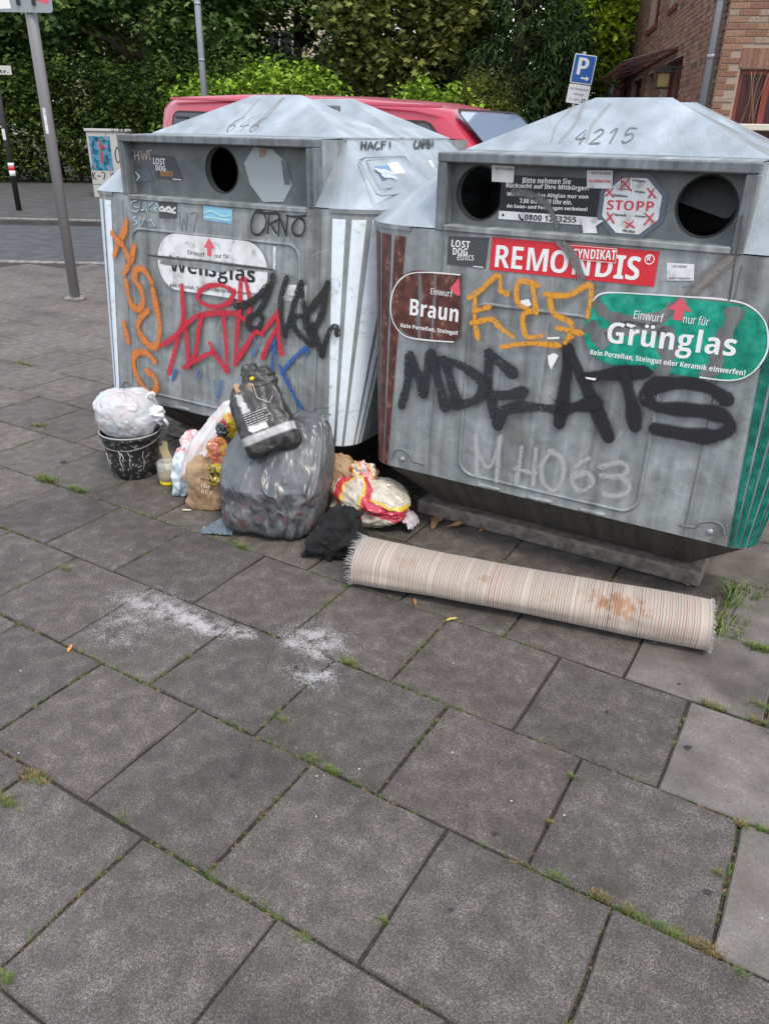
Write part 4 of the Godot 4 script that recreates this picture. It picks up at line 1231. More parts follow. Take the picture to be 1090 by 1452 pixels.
	for x in [0.075, 0.15]:
		st = new_st(true); tube(st, [Vector3(x, hr + 0.11, -0.672), Vector3(x, hr + 0.11, -0.655)], 0.010, 8); obj("bolt", fin(st), M.seam, gear)
	# hopper and the beams it stands on
	st = new_st()
	var hp := [Vector3(-wb - 0.06, hb - 0.001, -(vb + 0.03)), Vector3(wb + 0.06, hb - 0.001, -(vb + 0.03)), Vector3(wb + 0.06, hb - 0.001, -(dd - vb - 0.03)), Vector3(-wb - 0.06, hb - 0.001, -(dd - vb - 0.03))]
	var hq := [Vector3(-0.52, 0.066, -0.20), Vector3(0.52, 0.066, -0.20), Vector3(0.52, 0.066, -1.17), Vector3(-0.52, 0.066, -1.17)]
	for k in 4: oquad(st, hp[k], hp[(k + 1) % 4], hq[(k + 1) % 4], hq[k], Vector3(0, 0.2, -0.7))
	oquad(st, hq[0], hq[1], hq[2], hq[3], Vector3(0, 1, -0.7))
	for k in 7:
		var x := -0.45 + k * 0.15
		tube(st, [Vector3(x * 1.15, hb - 0.004, -(vb + 0.032)), Vector3(x, 0.07, -0.2)], 0.006, 4, false)
	obj("hopper", fin(st), M.hopper, b)
	for v in [0.145, 1.06]:
		st = new_st(); bevel(st, FLAT, -0.605, 0.578, 0.001, 0.064, -(v + 0.17), -v, 0.008); obj("foot_beam", fin(st), M.beam, b)
	# pressed seams and bolts on the front
	var s: float = vb / (hb - hs)
	var F := Transform3D(Basis(Vector3.RIGHT, Vector3(0, 1, -s), Vector3(0, s, 1).normalized()), Vector3(0, 0, s * hs))
	for x in d.seams:
		st = new_st(true)
		bead(st, F, pairs([x, hs - 0.03, x * 1.0, 0.75, x * 1.0, hb + 0.01]), 0.0028, false)
		obj("seam", fin(st), M.galv_dark, b)
	st = new_st(true); bead(st, F, rrect(d.panel[0], d.panel[1], d.panel[2], d.panel[3], 0.06), 0.007); obj("pressed_panel", fin(st), M.galv, b)
	for sd in [-1.0, 1.0]:
		st = new_st(true)
		var p0 := Vector2(sd * (wb - 0.06), hb + 0.040)
		tube(st, [F * Vector3(p0.x, p0.y, 0.0), F * Vector3(p0.x, p0.y, 0.005), F * Vector3(p0.x, p0.y, 0.008)], [0.011, 0.011, 0.005], 10)
		obj("bolt", fin(st), M.bolt, b)
		st = new_st(true)
		bead(st, F, smooth_line(pairs([p0.x + sd * 0.045, p0.y, p0.x + sd * 0.03, p0.y + 0.03, p0.x, p0.y + 0.038, p0.x - sd * 0.035, p0.y + 0.022, p0.x - sd * 0.05, p0.y + 0.002, p0.x - sd * 0.10, p0.y - 0.002])), 0.004, false)
		obj("corner_crease", fin(st), M.galv_dark, b)
	for x in [-0.21, -0.007, 0.19]:
		st = new_st(true)
		var mesh := closed(14, 8, func(u, v):
			var ph: float = (v - 0.5) * PI
			return F * Vector3(x + se(cos(ph) * cos(u * TAU), 0.6) * 0.05, 0.283 + 0.006 + sin(ph) * 0.010, cos(ph) * sin(u * TAU) * 0.010))
		obj("hinge_pin", mesh, M.galv, b)
	# painted stripes that fan out over the rounded corners
	for q in d.stripes:
		st = new_st(true)
		var P2 := func(t: float, a: float) -> Vector3:
			var i := mini(int(t * m), m - 1)
			var f: float = t * m - i
			var p: Vector3 = bot[i].lerp(bot[i + 1], f).lerp(top[i].lerp(top[i + 1], f), a)
			var out := Vector3(sin(t * PI / 2), 0, cos(t * PI / 2)) * 0.0022
			p += out
			return Vector3(p.x * q[0], p.y, p.z)
		for k in 4:
			var t0: float = lerpf(q[1], q[2], k / 4.0); var t1: float = lerpf(q[1], q[2], (k + 1) / 4.0)
			for r in 8:
				var a0 := lerpf(0.004, q[4], r / 8.0); var a1 := lerpf(0.004, q[4], (r + 1) / 8.0)
				oquad(st, P2.call(t0, a0), P2.call(t1, a0), P2.call(t1, a1), P2.call(t0, a1), mid)
		obj("stripe", fin(st), M[q[3]], b)
	d.node = b
	d.F = F
	d.B = FLAT
	d.P = Transform3D(Basis.IDENTITY, Vector3(0, 0, -0.05))
	# right-hand shoulder: coordinates (depth, height)
	var k2: float = (ws - wx) / (hs - hr)
	var S := Transform3D(Basis(Vector3(0, 0, -1), Vector3(k2, 1, 0), Vector3(1, -k2, 0).normalized()), Vector3(wx - k2 * hr, 0.004, 0))
	d.S = S
	var kt: float = (0.47 - 0.21) / (d.ht - hr - 0.008)
	d.T = Transform3D(Basis(Vector3.RIGHT, Vector3(0, 1, -kt), Vector3(0, kt, 1).normalized()), Vector3(0, 0, -0.21 + kt * (hr + 0.008)))
	return d

func lozenge(d, m: Array, mt, r: float, cut = null) -> Node3D:  # a long sticker with rounded ends and a white edge line
	var s := part("sticker", d.node)
	var pts := rrect(m[0], m[1], m[2], m[3], r, 12)
	if cut != null:
		var keep := Geometry2D.intersect_polygons(pts, cut)
		pts = keep[0]
		if Geometry2D.is_polygon_clockwise(pts): pts.reverse()
	flat(s, "sheet", d.F, pts, mt, 0.0085)
	return s

func letters(d, plane: String, col: Color, w: float, sets: Array, mt: Material, off := 0.0105, soft := 0.35):
	var g := part("graffiti_tag", d.node)
	for s in sets: letter(g, d[plane], s, w, col, mt, off, soft)
	return g

func small_sticker(d, plane: String, pts: Array, mt, lines := [], off := 0.002):
	var s := part("sticker", d.node)
	flat(s, "sheet", d[plane], pairs(pts), mt, off)
	for l in lines: text(s, d[plane], l[0], l[1], l[2], l[3] if l.size() > 3 else true, off + 0.001)
	return s

func scrape(d, pts: Array, w: float, off := 0.0092):  # bare metal where print has been rubbed away
	var st := new_st()
	var p := smooth_line(pairs(pts), 5)
	var rows := []
	for i in p.size():
		var e := (p[mini(i + 1, p.size() - 1)] - p[maxi(i - 1, 0)]).normalized()
		var h := w * 0.5 * rng.randf_range(0.7, 1.15) * (0.4 if i == 0 or i == p.size() - 1 else 1.0)
		rows.append([p[i] + Vector2(-e.y, e.x) * h, p[i] - Vector2(-e.y, e.x) * h * rng.randf_range(0.8, 1.2)])
	for i in rows.size() - 1:
		var q := [rows[i][1], rows[i + 1][1], rows[i + 1][0], rows[i][0]]
		quad(st, d.F * Vector3(q[0].x, q[0].y, off), d.F * Vector3(q[1].x, q[1].y, off), d.F * Vector3(q[2].x, q[2].y, off), d.F * Vector3(q[3].x, q[3].y, off))
	return obj("bare_scrape", fin(st), M.galv_dark, d.node)

func arrow(s, t, u: float, h: float, w: float, hh: float, mt, off := 0.0098):
	var st := new_st()
	poly(st, t, pairs([u - w * 0.2, h, u + w * 0.2, h, u + w * 0.2, h + hh * 0.45, u + w * 0.5, h + hh * 0.45, u, h + hh, u - w * 0.5, h + hh * 0.45, u - w * 0.2, h + hh * 0.45]), off)
	obj("arrow", fin(st), mt, s)

func bottle_bank_left():
	var st_w := []
	for q in [[0.05, 0.19], [0.25, 0.39], [0.45, 0.68], [0.73, 0.82], [0.86, 0.95]]:
		st_w.append([1.0, q[0], q[1], "stripe_white", 0.965]); st_w.append([-1.0, q[0], q[1], "stripe_white", 0.965])
	var d := bank({"x": -0.7517, "z": -3.4971, "yaw": 0.5251, "hs": 1.222, "hr": 1.463, "wx": 0.522, "wb": 0.625, "vb": -0.087, "br": 0.11, "rw": 0.491, "rt": 1.435, "rb": 1.221, "ht": 1.632,
		"holes": [[0.02, 1.338, 0.088]], "seams": [-0.535, 0.56], "panel": [-0.49, 0.46, 0.33, 1.078], "stripes": st_w},
		"galvanised bottle bank with white corner stripes and a white oval sticker, behind the rubbish")
	var n: Node3D = d.node
	# stickers in the slot panel
	small_sticker(d, "P", [-0.375, 1.386, -0.244, 1.382, -0.203, 1.288, -0.36, 1.292].slice(0), M.dark_sticker, [
		["LOST", [-0.368, 1.361, -0.298, 1.359, 0.026], M.white_print], ["DOG", [-0.358, 1.334, -0.299, 1.332, 0.022], M.white_print], ["ethics", [-0.331, 1.315, -0.26, 1.316, 0.028], M.orange_print, false], ["_____", [-0.263, 1.292, -0.211, 1.291, 0.003], M.white_print]])
	small_sticker(d, "P", [-0.491, 1.325, -0.399, 1.33, -0.384, 1.281, -0.485, 1.269].slice(0), M.blue_gray)
	letter(d.node, d.P, [[-0.483, 1.31, -0.469, 1.3], [-0.48, 1.279, -0.461, 1.294]], 0.009, Color(0.6, 0.6, 0.6), M.worn, 0.004)
	letters(d, "P", Color(0.52, 0.40, 0.36), 0.007, [[[-0.486, 1.4, -0.513, 1.402, -0.519, 1.386, -0.495, 1.379, -0.507, 1.365, -0.525, 1.368]], [[-0.477, 1.397, -0.48, 1.363], [-0.48, 1.379, -0.455, 1.382], [-0.452, 1.4, -0.452, 1.362]], [[-0.44, 1.398, -0.431, 1.365, -0.418, 1.389, -0.409, 1.366, -0.398, 1.401]], [[-0.401, 1.399, -0.374, 1.402], [-0.389, 1.4, -0.385, 1.366]]], M.worn, 0.002)
	var oc := part("octagon_sticker_ghost", n)
	flat(oc, "sheet", d.P, pairs([0.199, 1.431, 0.291, 1.424, 0.362, 1.377, 0.384, 1.297, 0.339, 1.232, 0.232, 1.226, 0.169, 1.29, 0.144, 1.37]), M.pale_oct, 0.002)
	flat(oc, "torn_patch", d.P, pairs([0.227, 1.429, 0.265, 1.428, 0.26, 1.4, 0.227, 1.391]), mat(Color(0.30, 0.22, 0.19), 0.8), 0.0035)
	flat(oc, "torn_patch", d.P, pairs([0.334, 1.39, 0.362, 1.377, 0.377, 1.323, 0.375, 1.297, 0.348, 1.297]), M.recess, 0.0035)
	# front
	small_sticker(d, "F", [-0.048, 1.199, 0.112, 1.193, 0.107, 1.136, -0.05, 1.142].slice(0), M.light_blue)
	letter(n, d.F, [[-0.042, 1.17, -0, 1.179, 0.054, 1.164, 0.105, 1.169], [-0.04, 1.154, 0.026, 1.153, 0.094, 1.149]], 0.007, Color(0.45, 0.68, 0.66), M.worn, 0.004)
	small_sticker(d, "F", [-0.31, 1.207, -0.199, 1.21, -0.204, 1.138, -0.31, 1.133].slice(0), M.dark_sticker)
	letter(n, d.F, [[-0.303, 1.172, -0.285, 1.18, -0.271, 1.168, -0.248, 1.181, -0.23, 1.17, -0.209, 1.18], [-0.301, 1.164, -0.256, 1.165, -0.21, 1.161]], 0.012, Color(0.62, 0.64, 0.62), M.worn, 0.004)
	letters(d, "F", Color(0.42, 0.55, 0.60), 0.006, [[[-0.443, 1.197, -0.474, 1.19, -0.468, 1.173, -0.434, 1.166, -0.446, 1.15, -0.477, 1.154]], [[-0.426, 1.192, -0.425, 1.162, -0.399, 1.163, -0.395, 1.191]], [[-0.386, 1.192, -0.385, 1.159]], [[-0.371, 1.194, -0.37, 1.158], [-0.344, 1.194, -0.369, 1.175, -0.34, 1.157]], [[-0.33, 1.172, -0.312, 1.182, -0.323, 1.191, -0.336, 1.172, -0.319, 1.161]], [[-0.452, 1.129, -0.472, 1.121, -0.445, 1.106, -0.467, 1.094]], [[-0.428, 1.123, -0.418, 1.095, -0.4, 1.125, -0.39, 1.095]], [[-0.376, 1.119, -0.348, 1.122], [-0.36, 1.125, -0.335, 1.099]]], M.worn, 0.003)
	letters(d, "F", Color(0.04, 0.045, 0.06), 0.003, [[[-0.438, 1.192, -0.47, 1.185, -0.462, 1.169, -0.428, 1.163, -0.442, 1.145, -0.469, 1.149]], [[-0.422, 1.188, -0.421, 1.157, -0.395, 1.158, -0.391, 1.186]], [[-0.367, 1.19, -0.366, 1.153], [-0.34, 1.189, -0.365, 1.17, -0.336, 1.152]], [[-0.425, 1.118, -0.415, 1.09, -0.397, 1.12, -0.387, 1.09]], [[-0.372, 1.086, -0.32, 1.094]]], M.spray, 0.005)
	# the white oval
	var s := lozenge(d, [-0.322, 0.304, 0.835, 1.075], M.white_sticker, 0.118)
	arrow(s, d.F, -0.013, 0.998, 0.062, 0.075, M.pink_print)
	text(s, d.F, "Einwurf", [-0.138, 1.005, -0.04, 1.001, 0.02], M.black_print, false, 0.0095)
	text(s, d.F, "nur für", [0.018, 1.003, 0.099, 1.007, 0.018], M.black_print, false, 0.0095)
	text(s, d.F, "Weißglas", [-0.25, 0.938, 0.239, 0.934, 0.092], M.black_print, true, 0.0095)
	text(s, d.F, "Kein Porzellan, Steingut oder Keramik einwerfen!", [-0.249, 0.851, 0.248, 0.865, 0.021], M.black_print, false, 0.0095)
	# torn strip right across it
	var tr := new_st()
	poly(tr, d.F, pairs([-0.376, 0.972, -0.282, 0.976, -0.148, 0.979, -0.062, 0.98, 0.03, 0.981, 0.16, 0.98, 0.265, 0.98, 0.336, 0.98, 0.333, 0.967, 0.239, 0.96, 0.159, 0.96, 0.05, 0.938, -0.034, 0.942, -0.12, 0.94, -0.179, 0.947, -0.253, 0.938, -0.311, 0.94, -0.301, 0.957, -0.374, 0.964]), 0.0102)
	obj("torn_strip", fin(tr), M.galv, n)
	letter(n, d.F, [[-0.377, 0.97, -0.148, 0.971, -0.062, 0.974, 0.105, 0.973, 0.33, 0.974]], 0.008, Color(0.05, 0.045, 0.04), M.worn, 0.011)
	small_sticker(d, "F", [0.376, 0.92, 0.5, 0.928, 0.5, 0.863, 0.381, 0.856].slice(0), M.white_sticker, [["TELEFON", [0.398, 0.875, 0.489, 0.88, 0.009], M.black_print, false]])
	small_sticker(d, "F", [0.326, 1.065, 0.341, 1.064, 0.34, 0.994, 0.338, 0.97, 0.327, 0.976].slice(0), M.white_sticker)
	# lettering and tags
	var bk := Color(0.012, 0.012, 0.014)
	letters(d, "F", bk, 0.0115, [[[0.243, 1.194, 0.219, 1.153, 0.226, 1.11, 0.258, 1.105, 0.29, 1.132, 0.296, 1.167, 0.274, 1.194, 0.253, 1.197, 0.245, 1.187], [0.245, 1.191, 0.283, 1.188, 0.317, 1.192]], [[0.31, 1.189, 0.305, 1.114], [0.31, 1.189, 0.354, 1.192, 0.358, 1.17, 0.315, 1.149], [0.32, 1.151, 0.35, 1.117]], [[0.359, 1.109, 0.364, 1.183], [0.364, 1.182, 0.4, 1.112], [0.4, 1.113, 0.406, 1.186], [0.403, 1.186, 0.447, 1.185, 0.495, 1.192]], [[0.457, 1.182, 0.429, 1.151, 0.437, 1.12, 0.47, 1.117, 0.489, 1.143, 0.483, 1.173, 0.457, 1.184]]], M.spray)
	var org := Color(0.60, 0.185, 0.035)
	letters(d, "F", org, 0.039, [[[-0.513, 1.097, -0.527, 1.058, -0.575, 0.999, -0.597, 0.956], [-0.6, 1.043, -0.573, 1.019, -0.547, 1.008]], [[-0.469, 0.995, -0.487, 0.95, -0.517, 0.906, -0.537, 0.881], [-0.526, 0.982, -0.506, 0.948]], [[-0.37, 0.858, -0.411, 0.903, -0.461, 0.898, -0.471, 0.853, -0.433, 0.81, -0.429, 0.757, -0.456, 0.722, -0.504, 0.738, -0.525, 0.789, -0.53, 0.836]], [[-0.404, 0.718, -0.456, 0.673, -0.466, 0.623, -0.411, 0.567, -0.357, 0.564, -0.333, 0.609, -0.328, 0.684, -0.345, 0.756, -0.359, 0.817]], [[-0.562, 0.639, -0.543, 0.563]], [[-0.373, 0.493, -0.414, 0.52, -0.477, 0.517, -0.511, 0.484, -0.501, 0.411, -0.445, 0.346, -0.396, 0.329, -0.362, 0.371, -0.375, 0.414, -0.42, 0.435]]], M.worn, 0.0105, 0.5)
	var red := Color(0.52, 0.018, 0.04)
	letters(d, "F", red, 0.026, [[[-0.177, 0.857, -0.174, 0.758, -0.16, 0.664, -0.152, 0.501], [-0.172, 0.737, -0.209, 0.625, -0.279, 0.447], [-0.321, 0.572, -0.247, 0.614, -0.147, 0.698, -0.088, 0.737]], [[0.126, 0.864, 0.094, 0.815, 0.012, 0.788, -0.065, 0.797, -0.082, 0.831, -0.028, 0.87, 0.055, 0.884, 0.122, 0.867]], [[-0.088, 0.737, -0.003, 0.758, 0.121, 0.773, 0.195, 0.749], [-0.06, 0.74, -0.083, 0.674, -0.108, 0.563, -0.17, 0.496], [-0.176, 0.493, -0.05, 0.565, -0.004, 0.587]], [[-0.017, 0.621, 0.022, 0.571, 0.08, 0.515], [0.083, 0.516, 0.079, 0.632, 0.064, 0.764]], [[0.162, 0.913, 0.156, 0.807, 0.141, 0.703, 0.129, 0.557], [0.129, 0.557, 0.188, 0.637, 0.241, 0.706, 0.278, 0.705]], [[0.275, 0.707, 0.368, 0.81], [0.368, 0.81, 0.365, 0.733, 0.384, 0.639], [0.345, 0.725, 0.313, 0.665, 0.284, 0.608]], [[0.188, 0.92, 0.212, 0.833, 0.201, 0.747]]], M.worn, 0.0115, 0.4)
	letters(d, "F", bk, 0.030, [[[0.335, 0.949, 0.304, 0.864, 0.254, 0.794, 0.207, 0.763, 0.204, 0.727, 0.254, 0.723, 0.282, 0.772, 0.254, 0.791], [0.137, 0.805, 0.195, 0.82, 0.253, 0.858, 0.298, 0.902]], [[0.405, 0.946, 0.38, 0.872, 0.381, 0.794, 0.402, 0.718], [0.402, 0.718, 0.442, 0.84, 0.478, 0.935]], [[0.481, 0.93, 0.503, 0.828, 0.547, 0.7]], [[0.443, 0.797, 0.442, 0.767, 0.482, 0.724, 0.53, 0.698], [0.443, 0.8, 0.495, 0.803, 0.512, 0.762]], [[0.607, 0.948, 0.572, 0.893, 0.521, 0.832], [0.606, 0.934, 0.592, 0.848, 0.565, 0.783, 0.546, 0.776]], [[0.546, 0.774, 0.592, 0.663], [0.594, 0.664, 0.61, 0.717, 0.634, 0.776, 0.659, 0.781, 0.665, 0.757]]], M.worn, 0.0125, 0.3)
	letters(d, "F", bk, 0.005, [[[0.403, 0.723, 0.406, 0.676]], [[0.512, 0.767, 0.517, 0.714]], [[0.254, 0.728, 0.257, 0.696]], [[0.281, 0.89, 0.282, 0.846]]], M.spray, 0.0124, 0.3)
	letters(d, "F", Color(0.02, 0.10, 0.33), 0.020, [[[-0.257, 0.422, -0.232, 0.468]], [[0.516, 0.654, 0.506, 0.677, 0.423, 0.6, 0.389, 0.553]], [[0.373, 0.582, 0.426, 0.507, 0.492, 0.425, 0.528, 0.4]], [[0.348, 0.69, 0.341, 0.628, 0.332, 0.557]], [[0.288, 0.621, 0.31, 0.644, 0.343, 0.68]]], M.worn, 0.0108, 0.45)
	letters(d, "F", Color(0.06, 0.16, 0.36), 0.010, [[[-0.089, 0.494, -0.104, 0.475, -0.09, 0.455, -0.079, 0.479]], [[-0.002, 0.458, 0.018, 0.384, 0.041, 0.465]], [[0.055, 0.468, 0.033, 0.398]], [[0.037, 0.653, 0.043, 0.585]], [[0.241, 0.686, 0.228, 0.601, 0.254, 0.657]]], M.worn, 0.0106, 0.5)
	# shoulder: hatch, stickers, hand lettering
	var hat := part("hatch", n)
	var hs := new_st(true)
	bead(hs, d.S, pairs([0.174, 1.39, 0.224, 1.397, 0.522, 1.397, 0.557, 1.393, 0.458, 1.285, 0.4, 1.271, 0.078, 1.272, 0.059, 1.28]), 0.0028); obj("outer_bead", fin(hs), M.galv_light, hat)
	hs = new_st(true); bead(hs, d.S, pairs([0.222, 1.387, 0.522, 1.392, 0.418, 1.297, 0.111, 1.291]), 0.0022); obj("inner_bead", fin(hs), M.galv_light, hat)
	small_sticker(d, "S", [0.235, 1.366, 0.336, 1.364, 0.287, 1.317, 0.197, 1.32].slice(0), M.blue_print)
	letter(n, d.S, [[0.22, 1.349, 0.239, 1.344, 0.279, 1.343, 0.297, 1.337], [0.22, 1.329, 0.261, 1.329, 0.282, 1.322]], 0.02, Color(0.5, 0.56, 0.62), M.worn, 0.005)
	small_sticker(d, "S", [0.352, 1.373, 0.442, 1.375, 0.406, 1.311, 0.301, 1.308].slice(0), M.white_print)
	small_sticker(d, "S", [0.717, 1.375, 0.751, 1.378, 0.723, 1.355, 0.702, 1.35].slice(0), M.white_print)
	hand(n, d.S, "HACF!", [0.284, 1.437, 0.553, 1.437, 0.059, 0.026], 0.0065, bk, M.spray, 0.002, 0.0)
	hand(n, d.S, "CARB!", [0.741, 1.44, 0.952, 1.44, 0.077, 0.031], 0.0065, bk, M.spray, 0.002, 0.0)
	hand(n, d.T, "646", [-0.115, 1.511, 0.074, 1.513, 0.06], 0.003, Color(0.06, 0.065, 0.07), M.worn, 0.001)
	hand(n, Transform3D(Basis(d.F.basis.x, d.F.basis.y, d.F.basis.z), d.F.origin), "W7", [-0.193, 1.125, -0.071, 1.129, 0.07], 0.006, Color(0.13, 0.15, 0.15), M.worn, 0.001)
	scuffs(d, 51)

func bottle_bank_right():
	var sp := []
	for q in [[0.03, 0.13], [0.16, 0.27], [0.30, 0.42], [0.46, 0.60], [0.64, 0.78], [0.82, 0.94]]: sp.append([1.0, q[0], q[1], "green", 0.99])
	for q in [[0.06, 0.19], [0.24, 0.40], [0.46, 0.64], [0.69, 0.82], [0.87, 0.96]]: sp.append([-1.0, q[0], q[1], "brown", 0.965])
	var d := bank({"x": 0.5917, "z": -2.6063, "yaw": 0.5189, "hs": 1.193, "hr": 1.437, "wx": 0.497, "wb": 0.646, "vb": -0.031, "br": 0.085, "rw": 0.467, "rt": 1.408, "rb": 1.212, "ht": 1.616,
		"holes": [[-0.363, 1.314, 0.084], [0.368, 1.314, 0.086]], "seams": [-0.465, 0.505], "panel": [-0.34, 0.34, 0.32, 0.962], "stripes": sp},
		"galvanised bottle bank with brown and green stripes and red sticker behind the carpet")
	var n: Node3D = d.node
	# notice in the slot panel
	var s := part("notice", n)
	flat(s, "black_sheet", d.P, pairs([-0.288, 1.264, 0.05, 1.264, 0.05, 1.376, -0.288, 1.376]), M.black_print, 0.002)
	text(s, d.P, "Bitte nehmen Sie", [-0.213, 1.362, -0.051, 1.365, 0.017], M.white_print, true, 0.003)
	text(s, d.P, "Rücksicht auf Ihre Mitbürger!", [-0.269, 1.342, 0.009, 1.346, 0.018], M.white_print, true, 0.003)
	text(s, d.P, "Werfen Sie das Altglas nur von", [-0.264, 1.316, 0.011, 1.321, 0.016], M.white_print, true, 0.003)
	text(s, d.P, "7.00 bis 20.00 Uhr ein.", [-0.217, 1.299, -0.039, 1.304, 0.015], M.white_print, true, 0.003)
	text(s, d.P, "An Sonn- und Feiertagen verboten!", [-0.261, 1.279, 0.013, 1.284, 0.015], M.white_print, true, 0.003)
	flat(s, "white_strip", d.P, pairs([-0.288, 1.238, 0.05, 1.238, 0.05, 1.2638, -0.288, 1.2638]), M.white_sticker, 0.0021)
	text(s, d.P, "0800 1223255", [-0.195, 1.249, -0.019, 1.252, 0.018], M.black_print, true, 0.003)
	letter(s, d.P, [[-0.215, 1.255, -0.21, 1.244, -0.2, 1.241]], 0.006, Color(0.01, 0.01, 0.01), M.spray, 0.003, 0.2, "telephone_symbol")
	flat(s, "dot", d.P, rrect(-0.276, -0.268, 1.247, 1.255, 0.003), M.black_print, 0.003)
	var os := part("octagon_sticker", n)
	flat(os, "rim", d.P, octagon(0.150, 1.303, 0.105, 0.2), M.blue_gray, 0.0035)
	flat(os, "face", d.P, octagon(0.150, 1.303, 0.089, 0.2), M.white_sticker, 0.0045)
	text(os, d.P, "STOPP", [0.074, 1.303, 0.218, 1.306, 0.028], mat(Color(0.62, 0.06, 0.09), 0.5), true, 0.0055)
	for l in [["Flachglas", [0.142, 1.376, 0.181, 1.374, 0.008]], ["Bleiglas", [0.155, 1.345, 0.186, 1.344, 0.008]], ["Glühbirnen", [0.09, 1.332, 0.134, 1.331, 0.008]], ["Keramik", [0.104, 1.276, 0.138, 1.276, 0.008]], ["Steingut", [0.166, 1.275, 0.199, 1.275, 0.008]], ["Porzellan", [0.135, 1.231, 0.173, 1.23, 0.009]]]:
		text(os, d.P, l[0], l[1], M.black_print, true, 0.0055)
	for q in [[0.1, 1.382, 0.142, 1.348, 0.133, 1.384, 0.109, 1.349], [0.064, 1.349, 0.091, 1.327, 0.085, 1.35, 0.068, 1.329], [0.191, 1.355, 0.218, 1.331, 0.21, 1.356, 0.199, 1.33], [0.078, 1.28, 0.104, 1.251, 0.098, 1.279, 0.081, 1.257], [0.195, 1.285, 0.227, 1.259, 0.22, 1.286, 0.199, 1.253], [0.137, 1.257, 0.169, 1.242, 0.162, 1.26, 0.144, 1.24]]:
		letter(os, d.P, [q.slice(0, 4), q.slice(4, 8)], 0.0055, Color(0.55, 0.07, 0.09), M.spray, 0.0055, 0.2, "cross")
	outline(os, "window_symbol", d.P, pairs([0.111, 1.349, 0.137, 1.349, 0.131, 1.383, 0.106, 1.383]), 0.003, M.black_print, 0.005)
	small_sticker(d, "P", [-0.321, 1.353, -0.244, 1.352, -0.245, 1.402, -0.325, 1.404].slice(0), M.white_sticker, [["HILFE TELEFON", [-0.312, 1.394, -0.249, 1.392, 0.007], M.black_print, false]], 0.004)
	small_sticker(d, "P", [0.004, 1.348, 0.085, 1.35, 0.078, 1.402, -0.003, 1.399].slice(0), M.white_sticker, [["HILFE TELEFON", [0.013, 1.392, 0.073, 1.392, 0.007], M.black_print, false], ["SUCHTBERATUNG", [0.008, 1.369, 0.076, 1.37, 0.008], M.pink_print, true]], 0.0065)
	small_sticker(d, "P", [-0.002, 1.261, 0.071, 1.256, 0.048, 1.238, 0.056, 1.217, 0.01, 1.214].slice(0), M.white_sticker, [], 0.0066)
	# below the slot panel
	small_sticker(d, "F", [-0.447, 1.175, -0.295, 1.181, -0.299, 1.081, -0.446, 1.082].slice(0), M.dark_sticker, [
		["LOST", [-0.433, 1.153, -0.363, 1.153, 0.023], M.white_print], ["DOG", [-0.426, 1.127, -0.37, 1.129, 0.023], M.white_print], ["ethics", [-0.408, 1.111, -0.345, 1.115, 0.025], M.white_print, false], ["____", [-0.345, 1.084, -0.307, 1.084, 0.003], M.white_print]])
	var rd := part("company_sticker", n)
	flat(rd, "red_sheet", d.F, pairs([-0.284, 1.078, 0.268, 1.079, 0.266, 1.184, -0.284, 1.184]), M.red_print, 0.002)
	text(rd, d.F, "REMONDIS", [-0.266, 1.125, 0.217, 1.128, 0.071], M.white_print, true, 0.003)
	text(rd, d.F, "R", [0.233, 1.162, 0.245, 1.162, 0.015], M.white_print, true, 0.003)
	outline(rd, "ring", d.F, rrect(0.226, 0.256, 1.143, 1.173, 0.0149, 8), 0.003, M.white_print, 0.003)
	var sy := part("small_red_sticker", n)
	flat(sy, "sheet", d.F, pairs([-0.010, 1.138, 0.141, 1.138, 0.139, 1.181, -0.012, 1.181]), M.red_print, 0.005)
	outline(sy, "edge", d.F, pairs([-0.010, 1.138, 0.141, 1.138, 0.139, 1.181, -0.012, 1.181]), 0.002, M.white_print, 0.006)
	text(sy, d.F, "SYNDIKAT", [0.001, 1.156, 0.138, 1.162, 0.029], M.white_print, true, 0.006)
	small_sticker(d, "F", [0.302, 1.101, 0.381, 1.109, 0.374, 1.156, 0.294, 1.153].slice(0), M.white_sticker, [["HILFE TELEFON", [0.313, 1.145, 0.353, 1.147, 0.006], M.black_print, false], ["www.hilfetelefon", [0.306, 1.11, 0.373, 1.115, 0.005], M.black_print, false]])
	# brown oval, its right part gone
	var cutb := pairs([-0.8, 0.7, -0.405, 0.7, -0.398, 0.82, -0.372, 0.84, -0.376, 0.95, -0.392, 1.0, -0.372, 1.12, -0.8, 1.12])
	var br := lozenge(d, [-0.662, -0.1, 0.812, 1.052], M.brown, 0.118, cutb)
	text(br, d.F, "Einwurf", [-0.499, 0.986, -0.413, 0.985, 0.023], M.white_print, false, 0.0095)
	text(br, d.F, "Braun", [-0.58, 0.92, -0.384, 0.918, 0.059], M.white_print, true, 0.0095)
	text(br, d.F, "Kein Porzellan, Steingut", [-0.615, 0.847, -0.381, 0.849, 0.02], M.white_print, true, 0.0095)
	flat(br, "arrow_half", d.F, pairs([-0.425, 1.001, -0.392, 1.042, -0.382, 0.981, -0.398, 0.982]), M.pink_print, 0.0095)
	edge_line(br, d.F, [-0.39, 1.052, -0.518, 1.048, -0.598, 1.032, -0.646, 0.986, -0.662, 0.919, -0.646, 0.854, -0.594, 0.812, -0.502, 0.809, -0.396, 0.817])
	scrape(d, [-0.55, 1.042, -0.539, 0.959, -0.544, 0.893, -0.532, 0.795], 0.016); scrape(d, [-0.486, 1.045, -0.482, 0.952, -0.484, 0.874, -0.484, 0.808], 0.010)
	# green oval
	var gr := lozenge(d, [0.069, 0.623, 0.822, 1.056], M.green_sticker, 0.113)
	arrow(gr, d.F, 0.357, 0.989, 0.072, 0.066, M.pink_print)
	text(gr, d.F, "Einwurf", [0.224, 0.991, 0.315, 0.99, 0.027], M.white_print, false, 0.0095)
